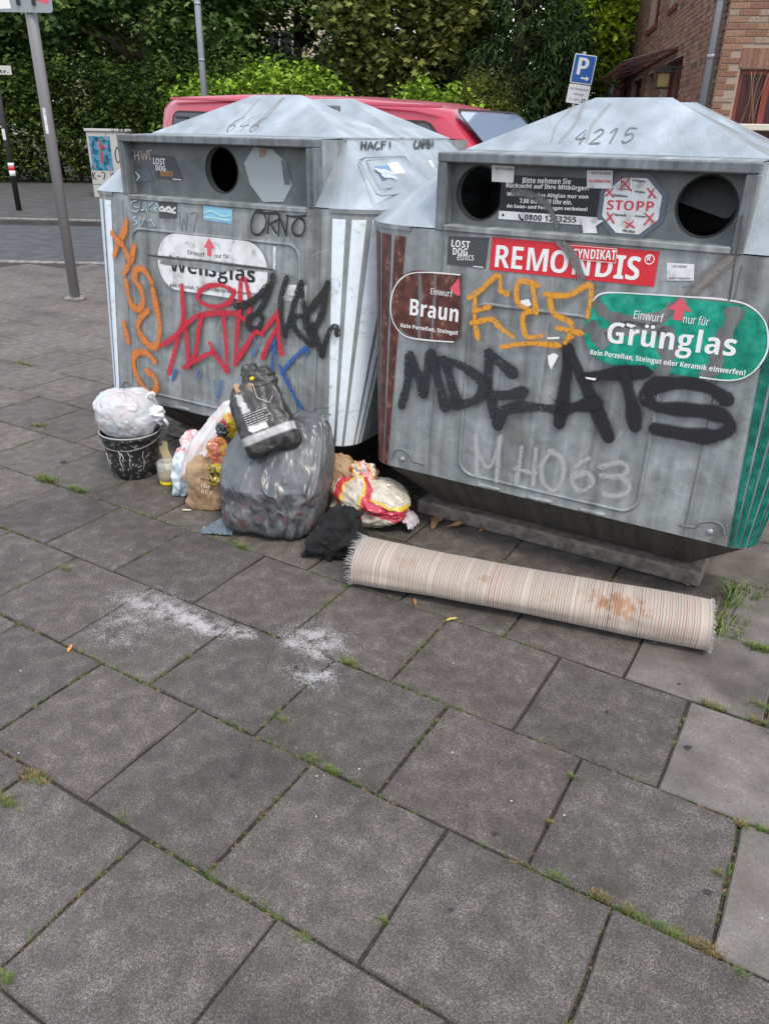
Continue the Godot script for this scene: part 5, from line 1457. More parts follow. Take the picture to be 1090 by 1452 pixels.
	text(gr, d.F, "nur für", [0.374, 0.996, 0.449, 0.996, 0.026], M.white_print, false, 0.0095)
	text(gr, d.F, "Grünglas", [0.15, 0.914, 0.541, 0.926, 0.093], M.white_print, true, 0.0095)
	text(gr, d.F, "Kein Porzellan, Steingut oder Keramik einwerfen!", [0.103, 0.851, 0.581, 0.856, 0.023], M.white_print, true, 0.0095)
	edge_line(gr, d.F, [0.085, 1.016, 0.123, 1.046, 0.259, 1.056, 0.367, 1.061, 0.471, 1.065, 0.544, 1.057, 0.596, 1.022, 0.62, 0.972, 0.624, 0.918, 0.597, 0.859, 0.546, 0.83, 0.456, 0.825])
	scrape(d, [0.089, 1.024, 0.133, 0.982, 0.206, 0.964, 0.294, 0.986, 0.332, 1.017, 0.37, 1.057], 0.042)
	scrape(d, [0.32, 0.965, 0.343, 0.911, 0.346, 0.854, 0.337, 0.805], 0.062)
	scrape(d, [0.515, 1.049, 0.51, 1, 0.493, 0.932, 0.491, 0.865, 0.463, 0.819], 0.050)
	scrape(d, [0.144, 0.912, 0.198, 0.943, 0.266, 0.951, 0.327, 0.952], 0.042)
	scrape(d, [0.079, 0.946, 0.127, 0.905, 0.16, 0.886], 0.05)
	# marks of rubbing over the front and a few flecks of paper
	for q in [[-0.05, 0.881, -0.006, 0.889, -0.007, 0.882, -0.046, 0.875], [-0.039, 0.82, -0.018, 0.833, -0.002, 0.826, -0.011, 0.8, -0.021, 0.775, -0.033, 0.794], [0.099, 0.769, 0.137, 0.77, 0.133, 0.762, 0.103, 0.763], [-0.157, 0.991, -0.129, 0.999, -0.116, 0.982, -0.138, 0.965, -0.154, 0.972], [0.207, 0.962, 0.238, 0.957, 0.223, 0.948, 0.206, 0.953]]:
		flat(n, "paper_fleck", d.F, pairs(q), M.white_print, 0.0125)
	var bk := Color(0.022, 0.024, 0.028)
	letters(d, "F", bk, 0.042, [[[-0.596, 0.546, -0.576, 0.629, -0.568, 0.739], [-0.568, 0.739, -0.527, 0.665, -0.504, 0.606], [-0.504, 0.606, -0.494, 0.685, -0.481, 0.761], [-0.481, 0.761, -0.444, 0.665, -0.41, 0.57]], [[-0.426, 0.743, -0.395, 0.673, -0.363, 0.593], [-0.446, 0.739, -0.371, 0.739, -0.291, 0.706, -0.262, 0.668, -0.292, 0.617, -0.371, 0.583]], [[-0.254, 0.794, -0.241, 0.658, -0.192, 0.541], [-0.254, 0.794, -0.21, 0.772, -0.155, 0.739], [-0.219, 0.649, -0.168, 0.66, -0.11, 0.681], [-0.192, 0.541, -0.175, 0.599, -0.098, 0.63, -0.005, 0.639]]], M.worn, 0.0105, 0.25)
	letters(d, "F", Color(0.014, 0.015, 0.017, 0.94), 0.051, [[[0.028, 0.847, 0.034, 0.718, 0.032, 0.596], [0.028, 0.847, 0.11, 0.731, 0.206, 0.58], [0.052, 0.649, 0.148, 0.687]], [[0.093, 0.763, 0.187, 0.793, 0.284, 0.814], [0.225, 0.797, 0.263, 0.708, 0.287, 0.635]], [[0.545, 0.77, 0.483, 0.797, 0.406, 0.798, 0.325, 0.775, 0.303, 0.735, 0.343, 0.71, 0.422, 0.715, 0.509, 0.721, 0.562, 0.707, 0.569, 0.673, 0.525, 0.645, 0.448, 0.637, 0.356, 0.636]]], M.spray, 0.0108, 0.3)
	letters(d, "F", Color(0.70, 0.30, 0.025), 0.021, [[[-0.344, 0.98, -0.303, 1.012, -0.246, 1.064, -0.231, 1.015], [-0.231, 1.015, -0.206, 1.008], [-0.322, 0.975, -0.318, 0.908, -0.299, 0.847], [-0.326, 0.895, -0.253, 0.916, -0.223, 0.895, -0.172, 0.869], [-0.318, 0.938, -0.268, 0.957]], [[-0.104, 1.047, -0.168, 1.052, -0.169, 0.988, -0.13, 0.966], [-0.099, 0.964, -0.141, 0.945, -0.122, 0.876, -0.071, 0.883], [-0.122, 1.052, -0.096, 0.96]], [[-0.073, 1.02, 0.006, 1.026, 0.073, 1.065, 0.078, 0.969], [-0.057, 1.012, -0.035, 0.962, 0.026, 0.939, 0.025, 0.893], [-0.014, 0.917, 0.064, 0.911]], [[-0.205, 0.827, -0.111, 0.852, -0.006, 0.86]], [[0.017, 0.875, 0.034, 0.899]]], M.worn, 0.0128, 0.45)
	letters(d, "F", Color(0.48, 0.49, 0.49, 0.6), 0.024, [[[-0.276, 0.482, -0.258, 0.414, -0.212, 0.372, -0.185, 0.444, -0.179, 0.496], [-0.268, 0.429, -0.257, 0.335], [-0.18, 0.485, -0.176, 0.33]], [[-0.094, 0.472, -0.098, 0.34], [-0.039, 0.478, -0.034, 0.349], [-0.104, 0.39, -0.034, 0.392]], [[0.017, 0.485, -0.013, 0.421, 0.006, 0.359, 0.05, 0.343, 0.071, 0.405, 0.057, 0.468, 0.015, 0.484]], [[0.149, 0.486, 0.113, 0.449, 0.109, 0.386, 0.144, 0.363, 0.18, 0.403, 0.154, 0.435, 0.113, 0.412]], [[0.198, 0.467, 0.259, 0.497, 0.289, 0.48, 0.267, 0.448, 0.208, 0.437], [0.267, 0.448, 0.298, 0.428, 0.304, 0.403, 0.269, 0.375, 0.228, 0.373]]], M.worn, 0.0106, 0.6)
	hand(n, d.T, "4215", [-0.129, 1.49, 0.078, 1.5, 0.043], 0.0055, Color(0.11, 0.12, 0.125), M.worn, 0.001)
	# scratches down the right edge and over the notice
	letter(n, d.F, [[0.477, 1.301, 0.482, 1.245, 0.483, 1.184, 0.488, 1.128, 0.492, 1.065]], 0.006, Color(0.07, 0.055, 0.045), M.worn, 0.011)
	letter(n, d.F, [[0.471, 1.183, 0.436, 1.142, 0.404, 1.101, 0.387, 1.073]], 0.05, Color(0.22, 0.20, 0.18), M.worn, 0.001, 0.8)
	letter(n, d.P, [[-0.236, 1.325, -0.18, 1.318, -0.122, 1.292, -0.083, 1.235]], 0.028, Color(0.13, 0.13, 0.13), M.worn, 0.0042, 0.6)
	letter(n, d.F, [[-0.048, 1.189, -0.015, 1.163, 0.024, 1.113, 0.039, 1.085]], 0.030, Color(0.16, 0.155, 0.15), M.worn, 0.0075, 0.3)
	scuffs(d, 52)

func scuffs(d, sd: int):  # old scratches and rubbed places all over the front
	var r := RandomNumberGenerator.new(); r.seed = sd
	for k in 26:
		var u := r.randf_range(-0.6, 0.6); var h := r.randf_range(0.32, 1.14)
		var l := r.randf_range(0.03, 0.16)
		var a := r.randf_range(-0.5, 0.5) + (PI / 2 if r.randf() < 0.6 else 0.0)
		var dark := r.randf() < 0.4
		var c := Color(0.10, 0.10, 0.10, 0.30) if dark else Color(0.60, 0.63, 0.64, 0.32)
		letter(d.node, d.F, [[u, h, u + cos(a) * l * 0.5, h + sin(a) * l * 0.5 + r.randf_range(-0.01, 0.01), u + cos(a) * l, h + sin(a) * l]], r.randf_range(0.002, 0.012), c, M.worn, 0.0006, 0.9, "scuff_mark")
	for k in 9:  # rain streaks
		var u := r.randf_range(-0.55, 0.55); var h := r.randf_range(0.7, 1.16); var l := r.randf_range(0.15, 0.5)
		letter(d.node, d.F, [[u, h, u + 0.004, h - l * 0.5, u - 0.003, h - l]], r.randf_range(0.01, 0.03), Color(0.12, 0.11, 0.10, 0.22) if k % 2 else Color(0.55, 0.57, 0.57, 0.22), M.spray, 0.0004, 0.95, "rain_streak")
	for k in 3:  # rust and grime on the lids
		var u := r.randf_range(-0.25, 0.25)
		letter(d.node, d.T, [[u, d.hr + 0.02 + r.randf() * 0.04, u + r.randf_range(-0.02, 0.02), d.hr + 0.09, u + 0.01, d.hr + 0.15]], r.randf_range(0.012, 0.03), Color(0.24, 0.19, 0.10, 0.25), M.spray, 0.0006, 0.95, "grime_mark")

func octagon(cx: float, cy: float, r: float, turn := 0.0) -> PackedVector2Array:
	var p := PackedVector2Array()
	for k in 8:
		var a := (k + 0.5) * TAU / 8 + turn * 0.0
		p.append(Vector2(cx + cos(a) * r * 1.06, cy + sin(a) * r * 0.98))
	return p

func edge_line(s, t, a: Array):
	letter(s, t, [a], 0.005, Color(0.75, 0.76, 0.75), M.spray, 0.0095, 0.2, "edge_line")

# ---------------------------------------------------------------- rubbish on the paving
func ridged(sd: int, freq: float, oct := 3) -> FastNoiseLite:
	var n := FastNoiseLite.new()
	n.seed = sd; n.frequency = freq; n.noise_type = FastNoiseLite.TYPE_CELLULAR; n.cellular_return_type = FastNoiseLite.RETURN_DISTANCE
	n.fractal_type = FastNoiseLite.FRACTAL_FBM; n.fractal_octaves = oct; n.fractal_gain = 0.42
	n.domain_warp_enabled = true; n.domain_warp_amplitude = 0.35 / freq; n.domain_warp_frequency = freq * 0.6; n.domain_warp_fractal_type = FastNoiseLite.DOMAIN_WARP_FRACTAL_NONE
	return n

func soft_noise(sd: int, freq: float, oct := 3) -> FastNoiseLite:
	var n := FastNoiseLite.new()
	n.seed = sd; n.frequency = freq; n.noise_type = FastNoiseLite.TYPE_SIMPLEX_SMOOTH; n.fractal_octaves = oct
	return n

# a crumpled bag: a squarish blob with creases; stretch gives the direction the creases run in
func bag_mesh(half: Vector3, e1: float, e2: float, sd: int, amp: float, freq: float, stretch: Vector3, nu := 96, nv := 64, shape = null, tint = null, floor_y := 0.0) -> ArrayMesh:
	var nx := maxi(4, int(freq * stretch.x * 1.2))
	var ny := maxi(3, int(freq * stretch.y * 0.8))
	var wq := soft_noise(sd + 7, 2.3, 2)
	var c := soft_noise(sd + 90, 2.2 / half.length() * 0.5, 2)
	return closed(nu, nv, func(u, v):
		var th: float = u * TAU
		var ph: float = (clampf(v, 0.0, 1.0) - 0.5) * PI
		var q1 := sq(ph, e1)
		var q2 := sq(th, e2)
		var p := Vector3(half.x * q1.x * q2.x, half.y * q1.y, half.z * q1.x * q2.y)
		var n := Vector3(cos(ph) * cos(th) / half.x, sin(ph) / half.y, cos(ph) * sin(th) / half.z).normalized()
		var cu := Vector2(cos(th), sin(th))
		var du: float = u + 0.05 * wq.get_noise_3d(cu.x, cu.y, v * 2.0)
		var dv: float = v + 0.07 * wq.get_noise_3d(cu.x + 5.0, cu.y, v * 2.0)
		var k: float = minf(1.0, cos(ph) * 2.2 + 0.15)
		var w: float = (facets(du, dv, nx, ny, sd) * 1.25 + facets(du + dv * 0.13, dv - 0.07, int(nx * 2.3), int(ny * 2.3), sd + 3) * 0.62 + facets(du - dv * 0.21, dv, int(nx * 5.2), int(ny * 5.2), sd + 5) * 0.22) * amp * k + c.get_noise_3dv(p) * amp * 1.1
		p += n * w
		if shape != null: p = shape.call(p)
		p.y = maxf(p.y, floor_y - half.y)
		return p, tint)

func tints(sd: int, freq: float, cols: Array) -> Callable:
	var n := soft_noise(sd, freq, 3)
	return func(p: Vector3) -> Color:
		var t := clampf(n.get_noise_3dv(p) * 0.9 + 0.5, 0.0, 0.999) * (cols.size() - 1)
		return cols[int(t)].lerp(cols[int(t) + 1], t - int(t))

func film(rough := 0.28, cm := 0.25, sc := Vector3(3.2, 2.4, 3.2)) -> StandardMaterial3D:
	var m := tinted(rough)
	m.metallic_specular = 0.6
	m.uv1_triplanar = true; m.uv1_scale = sc
	m.heightmap_enabled = true; m.heightmap_texture = M.crease; m.heightmap_scale = cm
	return m

func rubbish():
	sack(); bin_bag_white(); bucket_things(); black_bag(); left_pile(); right_pile(); carpet(); litter()

func clear_film(alpha: float, cm: float, sc: Vector3, map := "crease", rough := 0.27) -> StandardMaterial3D:
	var m := tinted(rough)
	m.transparency = BaseMaterial3D.TRANSPARENCY_ALPHA; m.albedo_color.a = alpha
	m.metallic_specular = 0.7
	m.uv1_triplanar = true; m.uv1_scale = sc
	m.heightmap_enabled = true; m.heightmap_texture = M[map]; m.heightmap_scale = cm
	return m

func sack():
	var s := thing("rubbish_sack", "large full grey plastic rubbish sack leaning against the left bottle bank", "rubbish sack", Vector3(-0.455, 0.0, -2.90), -0.12)
	var half := Vector3(0.222, 0.216, 0.168)
	var g := soft_noise(5, 6.0, 3)
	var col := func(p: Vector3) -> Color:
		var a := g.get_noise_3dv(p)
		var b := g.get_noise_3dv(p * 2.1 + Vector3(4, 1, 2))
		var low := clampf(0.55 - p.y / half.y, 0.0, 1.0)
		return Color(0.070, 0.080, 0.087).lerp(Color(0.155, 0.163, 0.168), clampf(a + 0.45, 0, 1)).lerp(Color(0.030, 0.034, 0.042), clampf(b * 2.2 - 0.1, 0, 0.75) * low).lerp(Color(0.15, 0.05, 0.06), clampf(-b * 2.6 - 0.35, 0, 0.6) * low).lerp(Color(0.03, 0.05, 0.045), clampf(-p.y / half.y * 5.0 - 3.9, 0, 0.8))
	var pleat := soft_noise(25, 1.0, 2)
	var shape := func(p: Vector3) -> Vector3:
		var t: float = p.y / half.y
		var top := maxf(0.0, t)
		var ang := atan2(p.z, p.x)
		# folds that run down from the gathered top and spread towards the foot
		var f := pleat.get_noise_2d(ang * 5.2 + t * 0.9, 3.0) * 0.010 + absf(pleat.get_noise_2d(ang * 6.0 - t * 2.6, 9.0)) * 0.006
		p += Vector3(cos(ang), 0, sin(ang)) * f * (0.25 + 0.5 * absf(t))
		p.x *= 1.0 - 0.20 * top * (1.0 if p.x < 0 else -0.05) - 0.14 * maxf(0.0, -t) * (1.0 if p.x > 0 else -0.2)
		p.y += 0.050 * clampf(p.x / half.x, -1, 1) * top - 0.045 * exp(-pow((p.x + 0.03) / 0.075, 2.0)) * top
		p.z *= 1.0 - 0.52 * smoothstep(-0.1, 1.0, t)
		p.z -= 0.075 * top
		return p
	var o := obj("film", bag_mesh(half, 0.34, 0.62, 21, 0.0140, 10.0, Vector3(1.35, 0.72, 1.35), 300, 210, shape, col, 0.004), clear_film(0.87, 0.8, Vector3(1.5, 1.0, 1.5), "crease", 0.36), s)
	o.position.y = half.y - 0.003
	# what is in it
	var cont := [[Vector3(-0.02, 0.085, 0.045), Vector3(0.13, 0.045, 0.075), [Color(0.40, 0.03, 0.06), Color(0.05, 0.05, 0.07), Color(0.5, 0.06, 0.1)], "red_packet"], [Vector3(-0.09, 0.17, 0.055), Vector3(0.07, 0.028, 0.06), [Color(0.02, 0.022, 0.03), Color(0.04, 0.05, 0.06)], "dark_packet"],
		[Vector3(0.09, 0.07, 0.065), Vector3(0.06, 0.045, 0.05), [Color(0.5, 0.38, 0.24), Color(0.2, 0.14, 0.1), Color(0.55, 0.5, 0.42)], "paper_ball"], [Vector3(0.09, 0.20, 0.02), Vector3(0.08, 0.05, 0.06), [Color(0.5, 0.1, 0.09), Color(0.65, 0.62, 0.6), Color(0.2, 0.16, 0.16)], "crumpled_wrapper"],
		[Vector3(-0.06, 0.26, 0.0), Vector3(0.07, 0.05, 0.05), [Color(0.7, 0.7, 0.7), Color(0.3, 0.32, 0.34)], "pale_packet"], [Vector3(-0.11, 0.06, 0.06), Vector3(0.05, 0.04, 0.05), [Color(0.02, 0.03, 0.05), Color(0.09, 0.02, 0.03)], "dark_bottle"]]
	var n := 0
	for q in cont:
		o = obj(q[3], bag_mesh(q[1], 0.5, 0.5, 500 + n, 0.010, 10.0, Vector3.ONE, 40, 28, null, tints(520 + n, 18.0, q[2]), -1.0), tinted(0.6), s)
		o.position = q[0]; o.rotation = Vector3(0.1 * n, 0.4 * n, 0.15 - 0.1 * n); n += 1
	# the loose corner of film lying on the slab, and the folded hem at the top
	var w := soft_noise(31, 3.0, 2)
	o = obj("loose_corner", sheet(20, 12, func(u, v):
		return Vector3(-0.15 - u * 0.135, 0.003 + 0.06 * (1 - u) * v + 0.012 * absf(w.get_noise_2d(u * 2.0, v * 3.0)) + 0.006 * v, 0.14 - v * (0.13 - 0.105 * u)), func(_p): return Color(0.09, 0.12, 0.14)), film(0.25), s)
	o = obj("hem", sheet(40, 8, func(u, v):
		return Vector3(-0.02 + u * 0.235, 0.405 + u * 0.045 + 0.014 * sin(v * PI) + w.get_noise_2d(u * 4.0, v) * 0.012, -0.085 - v * 0.05 + 0.01 * sin(u * 9.0)), func(_p): return Color(0.13, 0.145, 0.155)), film(0.25), s)

func black_bag():
	var t := thing("charcoal_bag", "crumpled black paper bag with white label bands lying on the grey sack", "bag", Vector3(-0.492, 0.472, -2.900), 0.0)
	t.basis = Basis(Vector3.UP, 0.20) * Basis(Vector3.BACK, 0.34) * Basis(Vector3.RIGHT, -0.50)
	var half := Vector3(0.102, 0.145, 0.055)
	var w := ridged(77, 9.0, 3)
	var front := func(u: float, v: float, k: float) -> Vector3:  # u across -1..1, v up -1..1
		var x := half.x * u * (1.0 - 0.08 * v - 0.12 * maxf(0.0, v - 0.3))
		var z := half.z * k * (1.0 - 0.5 * pow(absf(u), 4.0)) * (1.0 - 0.55 * maxf(0.0, v)) + w.get_noise_2d(x * 60, v * 7.0) * 0.007
		return Vector3(x, half.y * v, z)
	var cn := soft_noise(81, 30.0, 3)
	var body := bag_mesh(half, 0.35, 0.45, 78, 0.010, 9.0, Vector3(1.2, 0.9, 1.2), 90, 70, func(p: Vector3) -> Vector3:
		var v: float = p.y / half.y
		p.z *= 1.0 - 0.5 * maxf(0.0, v)
		p.x *= 1.0 - 0.10 * v
		p.x += 0.02 * maxf(0.0, v - 0.5)
		return p, func(p: Vector3) -> Color:
		var v: float = p.y / half.y
		var c := Color(0.016, 0.015, 0.015).lerp(Color(0.055, 0.05, 0.048), clampf(cn.get_noise_3dv(p) + 0.3, 0, 1))
		if p.z > 0.006:
			if v > -0.62 and v < -0.40: c = Color(0.40, 0.40, 0.41)
			elif v > -0.34 and v < -0.14 and p.x > -0.055 and p.x < 0.012: c = Color(0.66, 0.66, 0.66)
			elif v > 0.22 and v < 0.78 and p.x < -0.030 - 0.02 * (v - 0.2) and p.x > -0.062: c = Color(0.40, 0.40, 0.41)
		return c, -1.0)
	obj("bag_body", body, film(0.45), t)
	# printed lines
	var lt := Transform3D(Basis.IDENTITY, Vector3(0, 0, half.z + 0.004))
	var lp := part("print", t)
	for k in 6:
		var y := 0.018 - k * 0.009
		var st := new_st()
		var x := -0.06
		while x < 0.03 - 0.006 * (k % 3):
			var l := rng.randf_range(0.006, 0.016)
			box(st, lt, x, x + l, y, y + 0.0035, -0.004, 0.0025 - 0.002 * k * 0.2)
			x += l + 0.003
		tag(obj("text_line", fin(st), mat(Color(0.42, 0.42, 0.42), 0.6), lp), "", "", "", "")
	# crumpled top, brown paper edge, yellow dot
	var top := bag_mesh(Vector3(0.062, 0.045, 0.035), 0.6, 0.6, 83, 0.009, 16.0, Vector3(1, 1, 1), 48, 32, null, tints(84, 20.0, [Color(0.012, 0.012, 0.012), Color(0.05, 0.045, 0.04), Color(0.02, 0.02, 0.02)]), -1.0)
	var o := obj("crumpled_top", top, film(0.5), t); o.position = Vector3(0.045, 0.135, -0.005)
	var top2 := bag_mesh(Vector3(0.035, 0.04, 0.03), 0.6, 0.6, 86, 0.008, 18.0, Vector3(1, 1, 1), 40, 28, null, tints(84, 20.0, [Color(0.02, 0.02, 0.02), Color(0.06, 0.055, 0.05)]), -1.0)
	o = obj("crumpled_top", top2, film(0.5), t); o.position = Vector3(0.02, 0.18, -0.02)
	var flap := sheet(14, 8, func(u, v): return Vector3(-0.055 + u * 0.075, 0.112 + v * 0.045 - 0.03 * u + 0.006 * sin(u * 9), 0.028 + 0.008 * sin(v * 4 + u * 5)), tints(87, 30.0, [Color(0.33, 0.20, 0.11), Color(0.45, 0.30, 0.17)]))
	obj("brown_paper_edge", flap, tinted(0.8), t)
	var dot := bag_mesh(Vector3(0.010, 0.008, 0.006), 0.9, 0.9, 88, 0.001, 20.0, Vector3.ONE, 16, 10, null, func(_p): return Color(0.62, 0.50, 0.02), -1.0)
	o = obj("yellow_seal", dot, tinted(0.5), t); o.position = Vector3(0.022, 0.152, 0.028)
	var st := new_st(true)
	tube(st, [Vector3(0.018, 0.13, 0.04), Vector3(0.016, 0.07, 0.052), Vector3(0.055, 0.035, 0.05), Vector3(0.075, 0.06, 0.045)], 0.0014, 5)
	obj("string", fin(st), mat(Color(0.55, 0.54, 0.5), 0.7), t)

func bin_bag_white():
	# white carrier bag standing in the bucket, tied at the right
	var t := thing("carrier_bag", "knotted white carrier bag bulging out of the black bucket", "plastic bag", Vector3(-1.205, 0.215, -3.42), 0.0)
	var half := Vector3(0.145, 0.115, 0.12)
	var o := obj("film", bag_mesh(half, 0.62, 0.80, 41, 0.0068, 9.0, Vector3(1.0, 0.9, 1.2), 180, 120, func(p: Vector3) -> Vector3:
		var t2: float = p.y / half.y
		if t2 < -0.1: 
			var k := 0.86
			p.x *= lerpf(1.0, k, clampf((-t2 - 0.1) * 1.4, 0, 1)); p.z *= lerpf(1.0, 0.85, clampf((-t2 - 0.1) * 1.4, 0, 1))
		return p, tints(43, 9.0, [Color(0.46, 0.56, 0.64), Color(0.57, 0.62, 0.66), Color(0.62, 0.63, 0.64), Color(0.62, 0.56, 0.58), Color(0.60, 0.63, 0.66)]), -1.0), clear_film(0.84, 0.25, Vector3(2.2, 3.0, 2.2)), t)
	o.position.y = 0.075
	for q in [[Vector3(-0.03, 0.06, 0.03), Vector3(0.08, 0.06, 0.06), Color(0.62, 0.45, 0.45)], [Vector3(0.05, 0.05, 0.0), Vector3(0.06, 0.05, 0.06), Color(0.35, 0.5, 0.62)]]:
		var ct := obj("contents", bag_mesh(q[1], 0.6, 0.6, 48, 0.012, 12.0, Vector3.ONE, 36, 24, null, tints(49, 14.0, [q[2], Color(0.7, 0.7, 0.7), q[2]]), -1.0), tinted(0.8), t)
		ct.position = q[0]
	for q in [[0.095, 0.135, 0.02, 0.06, 0.030], [0.14, 0.045, 0.03, 0.075, -0.02]]:
		var st := new_st(true)
		var pts := []
		for k in 11:
			var a := k / 10.0 * PI * 1.7 - 0.6
			pts.append(Vector3(q[0] + cos(a) * 0.028 + q[3] * 0.3, q[1] + 0.02 + sin(a) * 0.022 + q[4] * cos(a), q[2] + 0.01 * sin(a * 2)))
		tube(st, pts, 0.008, 7)
		obj("handle_loop", fin(st), mat(Color(0.78, 0.80, 0.82), 0.35), t)
	var kn := bag_mesh(Vector3(0.045, 0.035, 0.03), 0.8, 0.8, 45, 0.007, 14.0, Vector3(0.6, 1.5, 1.5), 40, 28, null, tints(46, 20.0, [Color(0.72, 0.76, 0.80), Color(0.80, 0.74, 0.76)]), -1.0)
	o = obj("knot", kn, film(0.32), t); o.position = Vector3(0.14, 0.095, 0.03)

func bucket_things():
	var b := thing("bucket", "paint-splashed black plastic bucket holding the white carrier bag", "bucket", Vector3(-1.205, 0.0, -3.425))
	var prof := [[0.102, 0.0], [0.107, 0.004], [0.118, 0.09], [0.128, 0.172], [0.130, 0.176], [0.130, 0.192], [0.134, 0.196], [0.140, 0.20], [0.141, 0.212], [0.136, 0.216], [0.132, 0.212], [0.124, 0.17], [0.105, 0.012], [0.0, 0.010]]
	var st := new_st(true)
	for i in prof.size() - 1:
		for k in 48:
			var f := func(j: int, kk: int) -> Vector3: return Vector3(cos(TAU * kk / 48) * prof[j][0], prof[j][1], sin(TAU * kk / 48) * prof[j][0])
			quad(st, f.call(i, k + 1), f.call(i, k), f.call(i + 1, k), f.call(i + 1, k + 1))
	var spl := paint(512, [noise(512, 51, 0.018, FastNoiseLite.TYPE_SIMPLEX, 5), noise(512, 52, 0.07, FastNoiseLite.TYPE_SIMPLEX, 3)], [0.62, 0.38], [0.0, 0.66, 0.69, 0.78, 0.9],
		[Color(0.012, 0.012, 0.013), Color(0.022, 0.022, 0.022), Color(0.20, 0.20, 0.19), Color(0.42, 0.41, 0.39), Color(0.5, 0.5, 0.48)])
	obj("pail", fin(st), tri_mat(spl, 3.2, 0.55), b)
	st = new_st(true)
	var pts := []
	for k in 24:
		var a := PI * k / 23.0
		pts.append(Vector3(cos(a) * 0.142, 0.198 - sin(a) * 0.035, sin(a) * 0.150))
	tube(st, pts, 0.0022, 6); obj("wire_handle", fin(st), M.steel, b)
	st = new_st(true)
	var rp := []
	for k in 33: rp.append(Vector3(cos(TAU * k / 32) * 0.139, 0.2155, sin(TAU * k / 32) * 0.139))
	tube(st, rp, 0.0032, 6); obj("painted_rim", fin(st), mat(Color(0.42, 0.42, 0.41), 0.7), b)
	# drips of white paint down the wall
	var cols := [Color(0.55, 0.54, 0.52)]
	for k in 8:
		var a := rng.randf_range(0.1, 3.0)
		st = new_st(true)
		var l := rng.randf_range(0.02, 0.1)
		var y := rng.randf_range(0.05, 0.16)
		var p2 := []
		for i in 5:
			var yy := y - l * i / 4.0
			if yy < 0.008: break
			var rr := lerpf(0.1075, 0.1285, yy / 0.172)
			p2.append(Vector3(cos(a + 0.04 * sin(i * 2.1 + k)) * rr, yy, sin(a + 0.04 * sin(i * 2.1 + k)) * rr))
		if p2.size() > 2:
			tube(st, p2, rng.randf_range(0.0012, 0.0028), 5); obj("paint_drip", fin(st), mat(cols[0], 0.7), b)
	# cardboard scrap and jar beside it
	var c := thing("cardboard_scrap", "torn yellowish scrap of cardboard between the bucket and the jar", "scrap", Vector3(-1.045, 0.0, -3.45), 0.3)
	st = new_st()
	var ct := Transform3D(Basis(Vector3.RIGHT, -0.25) * Basis(Vector3.BACK, 0.15), Vector3.ZERO)
	var cp := pairs([-0.02, 0.004, 0.018, 0.0, 0.024, 0.06, 0.016, 0.10, 0.022, 0.135, 0.0, 0.15, -0.006, 0.125, -0.024, 0.13, -0.018, 0.07])
	poly(st, ct, cp, 0.003); cp.reverse()
	for k in cp.size(): quad(st, ct * Vector3(cp[k].x, cp[k].y, 0.003), ct * Vector3(cp[(k + 1) % 9].x, cp[(k + 1) % 9].y, 0.003), ct * Vector3(cp[(k + 1) % 9].x, cp[(k + 1) % 9].y, 0), ct * Vector3(cp[k].x, cp[k].y, 0))
	obj("piece", fin(st), mat(Color(0.52, 0.43, 0.27), 0.9), c)
	var j := thing("glass_jar", "empty glass jar with yellow lid standing upside down beside the bucket", "jar", Vector3(-1.012, 0.0, -3.30), 0.0)
	var gl := mat(Color(0.75, 0.78, 0.74), 0.06); gl.transparency = BaseMaterial3D.TRANSPARENCY_ALPHA; gl.albedo_color.a = 0.32; gl.metallic_specular = 0.8
	st = new_st(true)
	var jp := [[0.036, 0.022], [0.046, 0.034], [0.047, 0.10], [0.046, 0.125], [0.040, 0.133], [0.030, 0.131], [0.0, 0.128]]
	for i in jp.size() - 1:
		for k in 36:
			var f := func(q: int, kk: int) -> Vector3: return Vector3(cos(TAU * kk / 36) * jp[q][0], jp[q][1], sin(TAU * kk / 36) * jp[q][0])
			quad(st, f.call(i, k + 1), f.call(i, k), f.call(i + 1, k), f.call(i + 1, k + 1))
	obj("glass", fin(st), gl, j)
	st = new_st(true); tube(st, [Vector3(0, 0.001, 0), Vector3(0, 0.018, 0), Vector3(0, 0.0215, 0)], [0.040, 0.041, 0.037], 36); obj("lid", fin(st), mat(Color(0.72, 0.53, 0.01), 0.4), j)
	st = new_st(true); tube(st, [Vector3(0, 0.030, 0), Vector3(0, 0.052, 0)], [0.040, 0.042], 24); obj("dregs", fin(st), mat(Color(0.30, 0.22, 0.05), 0.5), j)
	j.scale = Vector3(1.0, 0.84, 1.0)

func bag_thing(called, label, cat, at: Vector3, basis: Basis, half: Vector3, e1, e2, sd, amp, freq, stretch, mt, tint, shape = null, nu := 80, nv := 56, fl := -1.0) -> Node3D:
	var t := thing(called, label, cat, at)
	t.basis = basis
	obj("film", bag_mesh(half, e1, e2, sd, amp, freq, stretch, nu, nv, shape, tint, fl), mt, t)
	return t

